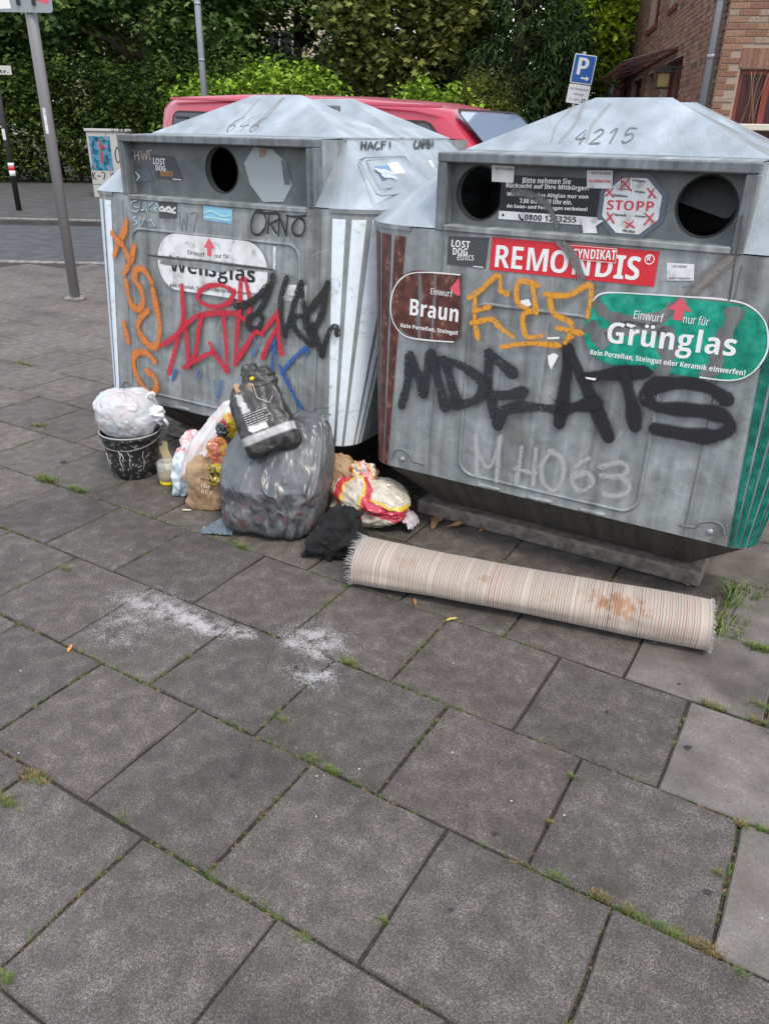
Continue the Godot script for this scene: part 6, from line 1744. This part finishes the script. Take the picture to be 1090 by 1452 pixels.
func left_pile():
	# long white bag leaning up behind the sack
	bag_thing("white_bag", "long crumpled white bag leaning between the paper bag and the bottle bank", "plastic bag", Vector3(-0.765, 0.235, -3.19), Basis(Vector3.BACK, -0.62) * Basis(Vector3.RIGHT, -0.25),
		Vector3(0.075, 0.215, 0.07), 0.6, 0.75, 141, 0.014, 7.0, Vector3(1.5, 0.7, 1.5), film(0.35), tints(142, 9.0, [Color(0.62, 0.62, 0.62), Color(0.60, 0.61, 0.62), Color(0.56, 0.58, 0.60), Color(0.62, 0.45, 0.43), Color(0.58, 0.60, 0.62), Color(0.36, 0.50, 0.56)]))
	bag_thing("clear_bag", "pale bluish thin bag with red print in front of the brown paper bag", "plastic bag", Vector3(-0.895, 0.094, -3.19), Basis(Vector3.BACK, -0.10) * Basis(Vector3.RIGHT, -0.15),
		Vector3(0.058, 0.098, 0.05), 0.6, 0.7, 151, 0.012, 9.0, Vector3(1.2, 0.9, 1.2), film(0.2), tints(152, 11.0, [Color(0.36, 0.45, 0.52), Color(0.46, 0.56, 0.63), Color(0.58, 0.66, 0.70), Color(0.42, 0.48, 0.52)]), null, 70, 50, 0.0)
	bag_thing("clear_bag", "crumpled see-through bag with red letters behind the pale bluish bag", "plastic bag", Vector3(-0.865, 0.165, -3.27), Basis(Vector3.BACK, -0.35),
		Vector3(0.075, 0.085, 0.06), 0.6, 0.7, 155, 0.016, 10.0, Vector3(1.0, 1.0, 1.0), film(0.18), tints(157, 16.0, [Color(0.62, 0.64, 0.66), Color(0.72, 0.73, 0.74), Color(0.66, 0.14, 0.17), Color(0.70, 0.70, 0.70), Color(0.55, 0.58, 0.62)]), null, 70, 50)
	# yellow and red wrappers
	bag_thing("snack_wrapper", "crumpled yellow and red wrapper just under the black bag", "wrapper", Vector3(-0.655, 0.355, -3.12), Basis(Vector3.BACK, 0.5) * Basis(Vector3.RIGHT, 0.3),
		Vector3(0.045, 0.05, 0.03), 0.6, 0.6, 161, 0.0055, 14.0, Vector3.ONE, film(0.2), tints(162, 14.0, [Color(0.50, 0.03, 0.06), Color(0.54, 0.42, 0.03), Color(0.56, 0.47, 0.04), Color(0.48, 0.04, 0.08), Color(0.05, 0.05, 0.06)]))
	bag_thing("snack_wrapper", "crumpled orange and yellow wrapper against the upper left of the grey sack", "wrapper", Vector3(-0.705, 0.245, -3.06), Basis(Vector3.BACK, 0.3),
		Vector3(0.045, 0.075, 0.03), 0.6, 0.6, 171, 0.0065, 13.0, Vector3.ONE, film(0.22), tints(172, 13.0, [Color(0.50, 0.16, 0.05), Color(0.52, 0.40, 0.06), Color(0.46, 0.05, 0.06), Color(0.50, 0.42, 0.30)]))
	bag_thing("snack_wrapper", "small dark and yellow wrapper between the white bag and the paper bag", "wrapper", Vector3(-0.715, 0.165, -3.03), Basis(Vector3.BACK, 0.1),
		Vector3(0.035, 0.05, 0.03), 0.6, 0.6, 175, 0.006, 14.0, Vector3.ONE, film(0.25), tints(176, 22.0, [Color(0.03, 0.03, 0.03), Color(0.55, 0.42, 0.02), Color(0.02, 0.02, 0.02), Color(0.45, 0.36, 0.05)]))
	bag_thing("dark_ball", "small dark crumpled lump beside the yellow and red wrapper", "scrap", Vector3(-0.70, 0.345, -3.10), Basis.IDENTITY,
		Vector3(0.024, 0.028, 0.024), 0.9, 0.9, 178, 0.008, 20.0, Vector3.ONE, film(0.3), tints(179, 25.0, [Color(0.02, 0.03, 0.04), Color(0.04, 0.07, 0.09)]), null, 40, 28)
	# brown paper bag
	var p := thing("paper_bag", "brown paper bag with printed letters beside the grey sack", "paper bag", Vector3(-0.77, 0.0, -3.075), -0.12)
	var half := Vector3(0.085, 0.105, 0.06)
	var o := obj("paper", bag_mesh(half, 0.36, 0.42, 181, 0.0125, 8.0, Vector3(1.0, 1.0, 1.0), 90, 64, func(q: Vector3) -> Vector3:
		q.x -= 0.25 * (q.y + half.y) * 0.25
		q.x *= 1.0 - 0.14 * q.y / half.y
		return q, tints(182, 8.0, [Color(0.27, 0.17, 0.095), Color(0.36, 0.24, 0.14), Color(0.41, 0.28, 0.17)]), 0.0), tinted(0.85), p)
	o.position.y = half.y
	var pt := Transform3D(Basis(Vector3.RIGHT, -0.06), Vector3(0, 0.0, half.z + 0.024))
	text(p, pt, "RENÉ", [-0.005, 0.158, 0.045, 0.152, 0.013], M.black_print, true, 0.0)
	text(p, pt, "Nu", [-0.005, 0.128, 0.032, 0.126, 0.020], mat(Color(0.62, 0.55, 0.45), 0.8), false, 0.0)
	text(p, pt, "REV", [-0.005, 0.10, 0.045, 0.098, 0.018], mat(Color(0.62, 0.55, 0.45), 0.8), false, 0.0)

func right_pile():
	bag_thing("brown_bread_bag", "empty crumpled brown paper and film bag behind the toast bag", "paper bag", Vector3(-0.175, 0.135, -3.03), Basis(Vector3.BACK, 0.15),
		Vector3(0.065, 0.13, 0.05), 0.6, 0.6, 191, 0.013, 9.0, Vector3(1, 0.8, 1), tinted(0.6), tints(192, 9.0, [Color(0.28, 0.17, 0.09), Color(0.40, 0.26, 0.15), Color(0.33, 0.21, 0.12)]), null, 70, 50, 0.0)
	bag_thing("film_scrap", "clear crinkled film with red and yellow print on the brown bread bag", "wrapper", Vector3(-0.095, 0.185, -3.0), Basis(Vector3.BACK, -0.25),
		Vector3(0.060, 0.055, 0.04), 0.6, 0.6, 195, 0.0095, 12.0, Vector3.ONE, film(0.12), tints(199, 17.0, [Color(0.55, 0.50, 0.48), Color(0.66, 0.62, 0.60), Color(0.62, 0.05, 0.06), Color(0.70, 0.50, 0.10), Color(0.62, 0.58, 0.56), Color(0.45, 0.40, 0.38)]), null, 80, 56)
	# toast bag: slices inside a printed wrapper
	var t := thing("bread_bag", "bag of sliced white bread with red and yellow print before the gap between the banks", "bread bag", Vector3(-0.06, 0.0, -2.93), -0.42)
	var half := Vector3(0.16, 0.096, 0.085)
	var rn := soft_noise(203, 5.0, 2)
	var col := func(p: Vector3) -> Color:
		var c := Color(0.50, 0.44, 0.35).lerp(Color(0.62, 0.58, 0.50), clampf(rn.get_noise_3dv(p * 5.0) + 0.5, 0, 1))
		var k: float = p.y + 0.25 * p.x + rn.get_noise_3dv(p * 2.0) * 0.012
		if p.x > 0.02 and k > -0.006 and k < 0.050: c = Color(0.52, 0.05, 0.08)
		elif p.x > 0.02 and absf(k - 0.055) < 0.006: c = Color(0.60, 0.45, 0.05)
		var e := Vector2((p.x + 0.055) / 0.085, (p.z + p.y * 0.6 - 0.09) / 0.045).length()
		if e < 1.0 and e > 0.62: c = Color(0.54, 0.05, 0.07)
		elif e <= 0.62 and e > 0.48: c = Color(0.66, 0.48, 0.06)
		elif p.x < -0.08 and p.y > 0.03 and e > 1.1: c = Color(0.56, 0.49, 0.26)
		return c
	var o := obj("wrapper", bag_mesh(half, 0.62, 0.62, 201, 0.0125, 10.0, Vector3(0.8, 1.2, 1.2), 150, 100, func(p: Vector3) -> Vector3:
		p.y *= 1.0 - 0.42 * clampf(p.x / half.x, -1, 1)
		p.z -= 0.35 * maxf(0.0, p.y)
		return p, col, 0.0), film(0.22, 0.3), t)
	o.position.y = half.y - 0.004
	var w := soft_noise(207, 12.0, 2)
	o = obj("loose_end", sheet(18, 12, func(u, v): return Vector3(0.10 + u * 0.10, 0.10 - u * 0.075 + w.get_noise_2d(u * 3, v * 3) * 0.02, -0.08 + v * 0.11), tints(208, 22.0, [Color(0.55, 0.35, 0.42), Color(0.62, 0.58, 0.60), Color(0.30, 0.32, 0.45)])), film(0.15), t)
	# black cloth
	var f := ridged(221, 7.0, 3)
	var c := thing("black_cloth", "black crumpled garment lying between the sack and the carpet", "garment", Vector3(-0.185, 0.0, -2.67), -0.25)
	var h2 := Vector3(0.105, 0.085, 0.085)
	o = obj("cloth", bag_mesh(h2, 0.75, 0.75, 221, 0.022, 6.5, Vector3(1.2, 0.8, 1.0), 120, 80, func(p: Vector3) -> Vector3:
		p.x += 0.25 * maxf(0.0, p.y)
		p.x *= 1.0 - 0.25 * p.y / h2.y
		p.z -= 0.2 * maxf(0.0, p.y)
		return p, tints(222, 9.0, [Color(0.006, 0.006, 0.007), Color(0.014, 0.014, 0.015)]), 0.0), tinted(0.9), c)
	o.position.y = h2.y - 0.004
	for q in [[0.07, 0.15, -0.02, 0.10, 0.172, -0.03], [-0.09, 0.015, 0.05, -0.115, 0.004, 0.085]]:
		var st := new_st(true)
		tube(st, [Vector3(q[0], q[1], q[2]), Vector3((q[0] + q[3]) / 2, (q[1] + q[4]) / 2 + 0.008, (q[2] + q[5]) / 2), Vector3(q[3], q[4] + 0.006, q[5])], [0.018, 0.012, 0.008], 8)
		obj("sleeve_end", fin(st), mat(Color(0.009, 0.009, 0.01), 0.9), c)

func carpet():
	var dir := Vector3(0.9496, 0, 0.3135)
	var t := thing("carpet_roll", "rolled striped beige carpet with brown stains lying before the right bottle bank", "carpet", Vector3(-0.085, 0, -2.495), -atan2(0.3135, 0.9496))
	var L := 1.215
	var hw := 0.105; var hh := 0.072
	# stripes across, weave, stains
	var W := 2048; var H := 512
	var r := RandomNumberGenerator.new(); r.seed = 99
	var lines := []
	lines.resize(W)
	for i in W: lines[i] = Color(0.43, 0.345, 0.285)
	var i := 0
	while i < W:
		var kind := r.randf()
		var n := r.randi_range(4, 6)
		var c := Color(0.43, 0.345, 0.285)
		if kind < 0.62: c = Color(0.255, 0.205, 0.17)
		elif kind < 0.66: c = Color(0.13, 0.11, 0.10)
		elif kind < 0.71: c = Color(0.28, 0.12, 0.10)
		elif kind < 0.86: c = Color(0.30, 0.235, 0.19)
		elif kind < 0.9: c = Color(0.50, 0.42, 0.35)
		for k in n:
			if i + k < W: lines[i + k] = c
		i += n
		var gap := r.randi_range(7, 13)
		for k in gap:
			if i + k < W: lines[i + k] = Color(0.405, 0.345, 0.295) if k % 4 else Color(0.36, 0.305, 0.26)
		i += gap
	var sn := soft_noise(98, 0.016, 5)
	var fnz := soft_noise(97, 0.25, 2)
	var data := PackedByteArray(); data.resize(W * H * 3)
	var stains := [[0.765, 0.13, 0.075, 0.11, 0.95], [0.70, 0.17, 0.05, 0.07, 0.5], [0.395, 0.165, 0.022, 0.04, 0.7], [0.575, 0.12, 0.025, 0.05, 0.5], [0.16, 0.15, 0.05, 0.07, 0.3], [0.345, 0.09, 0.015, 0.03, 0.35]]
	for y in H:
		var v := float(y) / H
		for x in W:
			var u := float(x) / W
			var c: Color = lines[x]
			var wv := 1.0 + 0.10 * (1.0 if (y / 2 + x / 6) % 2 == 0 else -1.0) + 0.10 * fnz.get_noise_2d(x, y)
			c = Color(c.r * wv, c.g * wv, c.b * wv)
			var nz := sn.get_noise_2d(x, y * 1.2)
			for s in stains:
				var dx: float = (u - s[0]) / s[2]
				if absf(dx) > 2.2: continue
				var dy: float = (v - s[1]) / s[3]
				var q: float = 1.0 - sqrt(dx * dx + dy * dy) + nz * 1.0
				if q > 0.0:
					var k: float = clampf(q * 1.5, 0, 1) * s[4] * 0.85
					c = c.lerp(Color(c.r * 0.72, c.g * 0.46, c.b * 0.26), k)
			c = c.linear_to_srgb()
			var at := (y * W + x) * 3
			data[at] = int(clampf(c.r, 0, 1) * 255); data[at + 1] = int(clampf(c.g, 0, 1) * 255); data[at + 2] = int(clampf(c.b, 0, 1) * 255)
	var tex := ImageTexture.create_from_image(Image.create_from_data(W, H, false, Image.FORMAT_RGB8, data))
	var m := mat(Color.WHITE, 0.95); m.albedo_texture = tex; m.rim_enabled = true; m.rim = 0.3
	var nz2 := soft_noise(96, 3.0, 2)
	var sec := func(a: float, x: float, k: float) -> Vector3:  # a = angle in turns from the front, k shrinks towards the core
		var an := a * TAU
		var y: float = se(sin(an), 0.8) * hh * k
		y *= 1.0 - 0.10 * sin(x * 2.6) + 0.05 * sin(x * 7.0 + 1.0)
		var z: float = se(cos(an), 0.9) * hw * k
		z += nz2.get_noise_2d(x * 0.7, a) * 0.006
		y *= 1.0 + 0.06 * nz2.get_noise_2d(x * 0.7 + 9.0, 0.0) - 0.06 * x / L
		return Vector3(x, maxf(y + hh * 0.94, 0.002), z)
	var st := new_st(true)
	var nl := 90; var na := 60
	for j in nl:
		for q in na:
			for k in [[0, 0], [1, 1], [1, 0], [0, 0], [0, 1], [1, 1]]:
				var x: float = L * float(j + k[0]) / nl
				var a := float(q + k[1]) / na
				st.set_uv(Vector2(x / L, a))
				st.add_vertex(sec.call(fposmod(a, 1.0), x, 1.0))
	obj("outer_layer", fin(st), m, t)
	# the rolled layers seen at the ends
	for e in [0.004, L - 0.004]:
		st = new_st()
		for lay in 5:
			for q in 40:
				var a0 := q / 40.0; var a1 := (q + 1) / 40.0
				var k0 := 0.985 - lay * 0.19; var k1 := k0 - 0.14
				oquad(st, sec.call(a0, e, k0), sec.call(a1, e, k0), sec.call(a1, e, k1), sec.call(a0, e, k1), Vector3(L / 2, 0, 0))
				oquad(st, sec.call(a0, e, k1), sec.call(a1, e, k1), sec.call(a1, lerpf(e, L / 2, 0.2), k1), sec.call(a0, lerpf(e, L / 2, 0.2), k1), Vector3(L / 2, 9, 0))
		obj("rolled_edge", fin(st), mat(Color(0.40, 0.36, 0.33), 0.95), t)
	for e in [[0.0, -1.0], [L, 1.0]]:
		st = new_st(true)
		for k in 320:
			var a := r.randf()
			var lay := 1.0 - 0.19 * (r.randi() % 4) * (1.0 if r.randf() < 0.5 else 0.0)
			var p: Vector3 = sec.call(a, e[0], lay)
			var l := r.randf_range(0.008, 0.032) if e[1] < 0 else r.randf_range(0.004, 0.013)
			var d := Vector3(e[1], r.randf_range(-0.8, 0.5), r.randf_range(-0.5, 0.5)) * l
			var q := p + d
			q.y = maxf(q.y, 0.002)
			tube(st, [p - Vector3(e[1] * 0.004, 0, 0), p + d * 0.5 + Vector3(0, 0.002, 0), q], [0.0012, 0.0011, 0.0007], 4, false)
		tag(obj("fringe", fin(st), mat(Color(0.34, 0.33, 0.325), 0.95), t), "", "", "", "stuff")

func litter():
	# fallen leaves
	var spots := [[0.227, -2.944, 0.30, 0.075, "curled dry brown leaf in front of the foot beam of the right bottle bank", Color(0.30, 0.18, 0.085)], [0.309, -2.908, 0.9, 0.05, "smaller dry brown leaf touching the curled brown leaf", Color(0.34, 0.20, 0.09)],
		[0.413, -2.874, 0.2, 0.022, "tiny orange leaf fragment under the right bottle bank", Color(0.55, 0.18, 0.05)], [1.112, -2.479, 0.6, 0.03, "orange leaf at the right end of the foot beam", Color(0.45, 0.20, 0.06)],
		[0.237, -2.207, 0.1, 0.022, "yellowish leaf in the joint in front of the carpet", Color(0.45, 0.33, 0.08)], [0.114, -2.313, 0.4, 0.02, "small brown leaf along the front edge of the carpet", Color(0.34, 0.15, 0.06)],
		[-0.99, -2.002, 0.4, 0.02, "orange leaf bit in a joint at the left", Color(0.5, 0.24, 0.06)], [-0.299, -2.71, 0.4, 0.016, "red-brown leaf bit at the foot of the grey sack", Color(0.4, 0.14, 0.06)]]
	for s in spots:
		var t := thing("dry_leaf", s[4], "leaf", Vector3(s[0], 0.0, s[1]), s[2] * 4.0, "fallen leaves")
		var k: float = s[3]
		var w := soft_noise(int(k * 9000), 3.0, 2)
		var me := sheet(14, 8, func(u, v):
			var half: float = pow(sin(clampf(u, 0.02, 0.98) * PI), 0.8) * 0.30 + 0.01
			var y: float = (v - 0.5) * 2.0 * half
			return Vector3((u - 0.5) * 2.0 * k, 0.004 + absf(y) * k * 0.5 + 0.12 * k * absf(sin(u * 5.0)) + w.get_noise_2d(u * 2, v) * k * 0.08, y * k * (1.0 + 0.3 * w.get_noise_2d(u * 4.0, 7.0))), tints(17, 30.0, [s[5] * 0.7, s[5], s[5] * 1.25]))
		obj("blade", me, tinted(0.8), t)
		var st := new_st(true); tube(st, [Vector3(-k, 0.006, 0), Vector3(-k * 1.35, 0.003, k * 0.1)], [k * 0.02, k * 0.012], 5); obj("stalk", fin(st), mat(s[5] * 0.6, 0.9), t)
	# crumbs of paper and pebbles: too small to name one by one
	var st := new_st()
	for k in 70:
		var p := Vector3(rng.randf_range(-2.4, 1.2), 0.002, rng.randf_range(-4.6, -0.9))
		var sz := rng.randf_range(0.0010, 0.0026)
		box(st, Transform3D(Basis(Vector3.UP, rng.randf() * 3), p), -sz, sz, 0, sz * 0.5, -sz * 0.7, sz * 0.7)
	tag(obj("fine_litter", fin(st), mat(Color(0.55, 0.53, 0.50), 0.9)), "", "", "", "stuff")
	var sc := thing("paper_scrap", "small cream paper scrap lying in front of the brown paper bag", "scrap", Vector3(-0.86, -3.011, 0).rotated(Vector3.RIGHT, 0.0))
	sc.position = Vector3(sc.position.x, 0.002, sc.position.y)
	st = new_st(); box(st, FLAT, -0.018, 0.018, 0, 0.003, -0.005, 0.005); obj("scrap", fin(st), mat(Color(0.6, 0.55, 0.42), 0.9), sc)
	# trodden gum and oil spots
	var gs := new_st()
	for q in [[0.843, -1.618, 0.011], [0.28, -1.315, 0.009], [0.141, -2.369, 0.04], [0.395, -2.323, 0.035], [0.732, -1.167, 0.011], [0.909, -1.89, 0.006], [-0.264, -1.932, 0.009], [-1.593, -3.523, 0.02], [-0.847, -2.776, 0.012], [0.655, -1.755, 0.007], [-0.378, -1.482, 0.008], [0.161, -1.112, 0.006]]:
		var pg := PackedVector2Array()
		for k in 14: pg.append(Vector2(q[0] + cos(TAU * k / 14) * q[2] * rng.randf_range(0.7, 1.1), -q[1] + sin(TAU * k / 14) * q[2] * rng.randf_range(0.5, 0.85)))
		if q[2] < 0.03: poly(gs, Transform3D(Basis(Vector3.RIGHT, Vector3(0, 0, -1), Vector3.UP), Vector3.ZERO), pg, 0.0020)
	tag(obj("gum_spots", fin(gs), mat(Color(0.030, 0.028, 0.027), 0.7)), "", "", "", "stuff")
	# spilled white powder
	var mm := MultiMesh.new(); mm.transform_format = MultiMesh.TRANSFORM_3D
	var ps := new_st(); box(ps, FLAT, -1, 1, 0, 0.5, -1, 1)
	mm.mesh = fin(ps)
	var heaps := [[-0.806, -2.266, 0.060, 0.026, 6930], [-0.608, -2.152, 0.055, 0.020, 6930], [-0.707, -2.216, 0.07, 0.018, 3234], [-0.859, -2.16, 0.045, 0.020, 2076], [-0.877, -2.067, 0.05, 0.02, 1201], [-0.458, -2.109, 0.020, 0.010, 1201], [-0.216, -2.082, 0.042, 0.026, 6930], [-0.3, -2.052, 0.014, 0.008, 739], [-0.192, -1.995, 0.022, 0.010, 1060], [-0.224, -1.888, 0.030, 0.016, 1940], [-0.163, -1.897, 0.012, 0.010, 739]]
	var total := 0
	for h in heaps: total += h[4]
	mm.instance_count = total
	var idx := 0
	var pn := soft_noise(333, 16.0, 4)
	for h in heaps:
		for k in h[4]:
			var q := Vector3.ZERO
			for attempt in 12:
				var d := Vector2(rng.randfn() * h[2] * 1.35, rng.randfn() * h[3] * 1.45).rotated(0.45)
				q = Vector3(h[0] + d.x, 0.0016, h[1] + d.y)
				if pn.get_noise_2d(q.x, q.z) + rng.randf_range(-0.55, 0.55) > 0.05: break
			var s := rng.randf_range(0.0002, 0.0008) + 0.0008 * pow(rng.randf(), 8.0)
			mm.set_instance_transform(idx, Transform3D(Basis(Vector3.UP, rng.randf() * 3).scaled(Vector3(s, s * 0.5, s)), q))
			idx += 1
	var po := MultiMeshInstance3D.new(); po.name = "white_powder"; po.multimesh = mm; po.material_override = mat(Color(0.44, 0.42, 0.42), 0.95)
	add_child(po); tag(po, "", "", "", "stuff")

func joint_plants():
	# tufts of grass and moss in the joints: nobody could count the blades
	var da := Vector3(cos(YAW), 0, sin(YAW)); var db := Vector3(-sin(YAW), 0, cos(YAW))
	var kinds := []
	for k in 2:
		var st := new_st()
		var r := RandomNumberGenerator.new(); r.seed = 300 + k
		for i in 11:
			var a := r.randf() * TAU
			var o := Vector3(cos(a), 0, sin(a)) * r.randf() * 0.25
			var lean := Vector3(cos(a + r.randf_range(-0.8, 0.8)), 0, sin(a)) * r.randf_range(0.2, 0.9)
			var h := r.randf_range(0.5, 1.0) if k == 0 else r.randf_range(0.2, 0.45)
			var s := Vector3(-sin(a), 0, cos(a)) * (0.045 if k == 0 else 0.10)
			var m := o + lean * 0.45 + Vector3(0, h * 0.7, 0)
			quad(st, o - s, o + s, m + s * 0.7, m - s * 0.7)
			tri(st, m - s * 0.7, m + s * 0.7, o + lean + Vector3(0, h, 0))
		kinds.append(fin(st))
	var lists := [[], []]
	var patch := soft_noise(311, 1.6, 2)
	var greens := [Color(0.07, 0.13, 0.025), Color(0.12, 0.19, 0.04), Color(0.16, 0.17, 0.05)]
	var browns := [Color(0.20, 0.13, 0.05), Color(0.10, 0.07, 0.035), Color(0.26, 0.19, 0.09)]
	var put := func(p: Vector3, s: float, kind: int, c: Color):
		lists[kind].append([Transform3D(Basis(Vector3.UP, rng.randf() * TAU).scaled(Vector3(s, s * rng.randf_range(0.7, 1.2), s)), p), c])
	for i in 34000:
		var k := rng.randi_range(-16, 2)
		var along := rng.randf() < 0.62
		var a: float; var b: float
		if along:
			a = rng.randf_range(-3.2, 1.4); b = -0.554 + k * 0.2672
		else:
			var off := -0.088 if absi(k) % 2 == 1 else 0.0465
			a = off + rng.randi_range(-12, 6) * 0.2672; b = -0.554 + (k + rng.randf()) * 0.2672
		var p := (da * a + db * b) * 1.5
		var n := patch.get_noise_2d(p.x, p.z) + 0.35 * patch.get_noise_2d(p.x * 9.0, p.z * 9.0)
		if p.z < -7.5 or n < (-0.06 if along else 0.04): continue
		p += Vector3(rng.randf_range(-0.005, 0.005), -0.010, rng.randf_range(-0.005, 0.005))
		var q := rng.randf()
		if q < 0.46: put.call(p, rng.randf_range(0.008, 0.022), 0, greens[rng.randi() % 3])
		elif q < 0.66: put.call(p, rng.randf_range(0.008, 0.016), 1, greens[rng.randi() % 3] * 0.7)
		else: put.call(p, rng.randf_range(0.007, 0.015), 1, browns[rng.randi() % 3])
	# thicker tufts where the photograph shows them: x, z, spread, count, size, share of dry blades
	for s in [[-1.581, -3.3, 0.05, 60, 0.030, 0.3], [-1.404, -3.198, 0.04, 40, 0.026, 0.0], [-0.559, -2.693, 0.04, 40, 0.022, 0.1], [-0.101, -1.962, 0.03, 40, 0.018, 0.1], [-0.137, -2.421, 0.02, 14, 0.014, 0.1], [-1.19, -2.502, 0.03, 26, 0.016, 0.2], [-0.607, -1.339, 0.03, 36, 0.013, 0.2], [-0.882, -1.468, 0.045, 80, 0.015, 0.7], [-0.917, -1.386, 0.035, 60, 0.014, 0.3], [-0.724, -0.947, 0.016, 24, 0.014, 0.0],
		[-0.15, -1.04, 0.025, 34, 0.012, 0.3], [0.017, -1.084, 0.010, 14, 0.014, 0.0], [0.399, -1.205, 0.02, 40, 0.013, 0.2], [0.49, -1.153, 0.022, 60, 0.014, 0.85], [0.556, -1.112, 0.03, 60, 0.014, 0.2], [0.619, -1.072, 0.03, 70, 0.013, 0.2], [0.679, -1.035, 0.03, 90, 0.015, 0.9], [0.731, -0.984, 0.02, 30, 0.013, 0.0], [-0.174, -1.55, 0.03, 50, 0.012, 0.1], [-0.278, -1.698, 0.03, 36, 0.013, 0.1], [-0.125, -1.513, 0.02, 40, 0.013, 0.1],
		[0.885, -1.355, 0.015, 30, 0.015, 0.5], [0.929, -1.346, 0.02, 30, 0.014, 0.0], [0.776, -1.214, 0.012, 24, 0.014, 0.2], [0.418, -1.354, 0.012, 24, 0.013, 0.6], [0.501, -1.505, 0.012, 30, 0.013, 0.2], [0.977, -1.795, 0.035, 60, 0.016, 0.4], [1.085, -1.732, 0.03, 40, 0.014, 0.5], [1.233, -2.08, 0.03, 46, 0.026, 0.0], [-1.901, -4.024, 0.06, 40, 0.02, 0.4], [-2.551, -5.261, 0.10, 40, 0.02, 0.6], [1.113, -1.799, 0.02, 20, 0.02, 0.1]]:
		for i in s[3]:
			var d = Vector2(rng.randfn(), rng.randfn() * 0.35).rotated(YAW) * s[2] * 0.6
			var c: Color = browns[rng.randi() % 3] * 1.2 if rng.randf() < s[5] else greens[rng.randi() % 3] * 1.15
			put.call(Vector3(s[0] + d.x, -0.006, s[1] + d.y), s[4] * rng.randf_range(0.6, 1.3), 0, c)
	var names := ["joint_grass", "joint_moss"]
	var lm := tinted(0.7); lm.backlight_enabled = true; lm.backlight = Color(0.3, 0.4, 0.1)
	for k in 2:
		var mm := MultiMesh.new(); mm.transform_format = MultiMesh.TRANSFORM_3D; mm.use_colors = true
		mm.mesh = kinds[k]; mm.instance_count = lists[k].size()
		for i in lists[k].size():
			mm.set_instance_transform(i, lists[k][i][0])
			var c: Color = lists[k][i][1]; c.a = 1.0
			mm.set_instance_color(i, c)
		var o := MultiMeshInstance3D.new(); o.name = names[k]; o.multimesh = mm; o.material_override = lm
		add_child(o); tag(o, "", "", "", "stuff")
	# the weeds at the right end of the carpet are big enough to stand alone
	var wl := ["tall bright grass clump right of the carpet end", "bright grass clump a step behind the tall clump by the carpet end", "grass clump at the pale slab corner near the right edge", "small grass tuft behind the right bottle bank's green corner"]
	var n := 0
	for s in [[1.153, -2.205, 0.125, 40], [1.279, -2.388, 0.12, 34], [1.364, -2.42, 0.08, 18], [1.79, -3.391, 0.09, 18]]:
		var t := thing("weed_clump", wl[n], "weed", Vector3(s[0], -0.008, s[1]), n * 1.3, "weeds by the carpet end")
		var st := new_st()
		var r := RandomNumberGenerator.new(); r.seed = 400 + n
		for i in s[3] * 2:
			var a := r.randf() * TAU
			var o = Vector3(cos(a), 0, sin(a)) * sqrt(r.randf()) * s[2] * 0.7
			var h: float = s[2] * r.randf_range(0.35, 0.95)
			var lean: Vector3 = Vector3(r.randfn(), 0, r.randfn()) * h * 0.5
			var side := Vector3(-sin(a), 0, cos(a)) * 0.0028
			st.set_color(greens[r.randi() % 3] * r.randf_range(1.0, 1.5))
			var prev: Vector3 = o
			for k in 3:
				var u := (k + 1) / 3.0
				var nx = o + lean * u * u + Vector3(0, h * (u - 0.25 * u * u), 0)
				var w0 := 1.0 - k / 3.0; var w1 := 1.0 - u
				quad(st, prev - side * w0, prev + side * w0, nx + side * w1, nx - side * w1)
				prev = nx
		tag(obj("blades", fin(st), lm, t), "", "", "", "stuff")
		n += 1
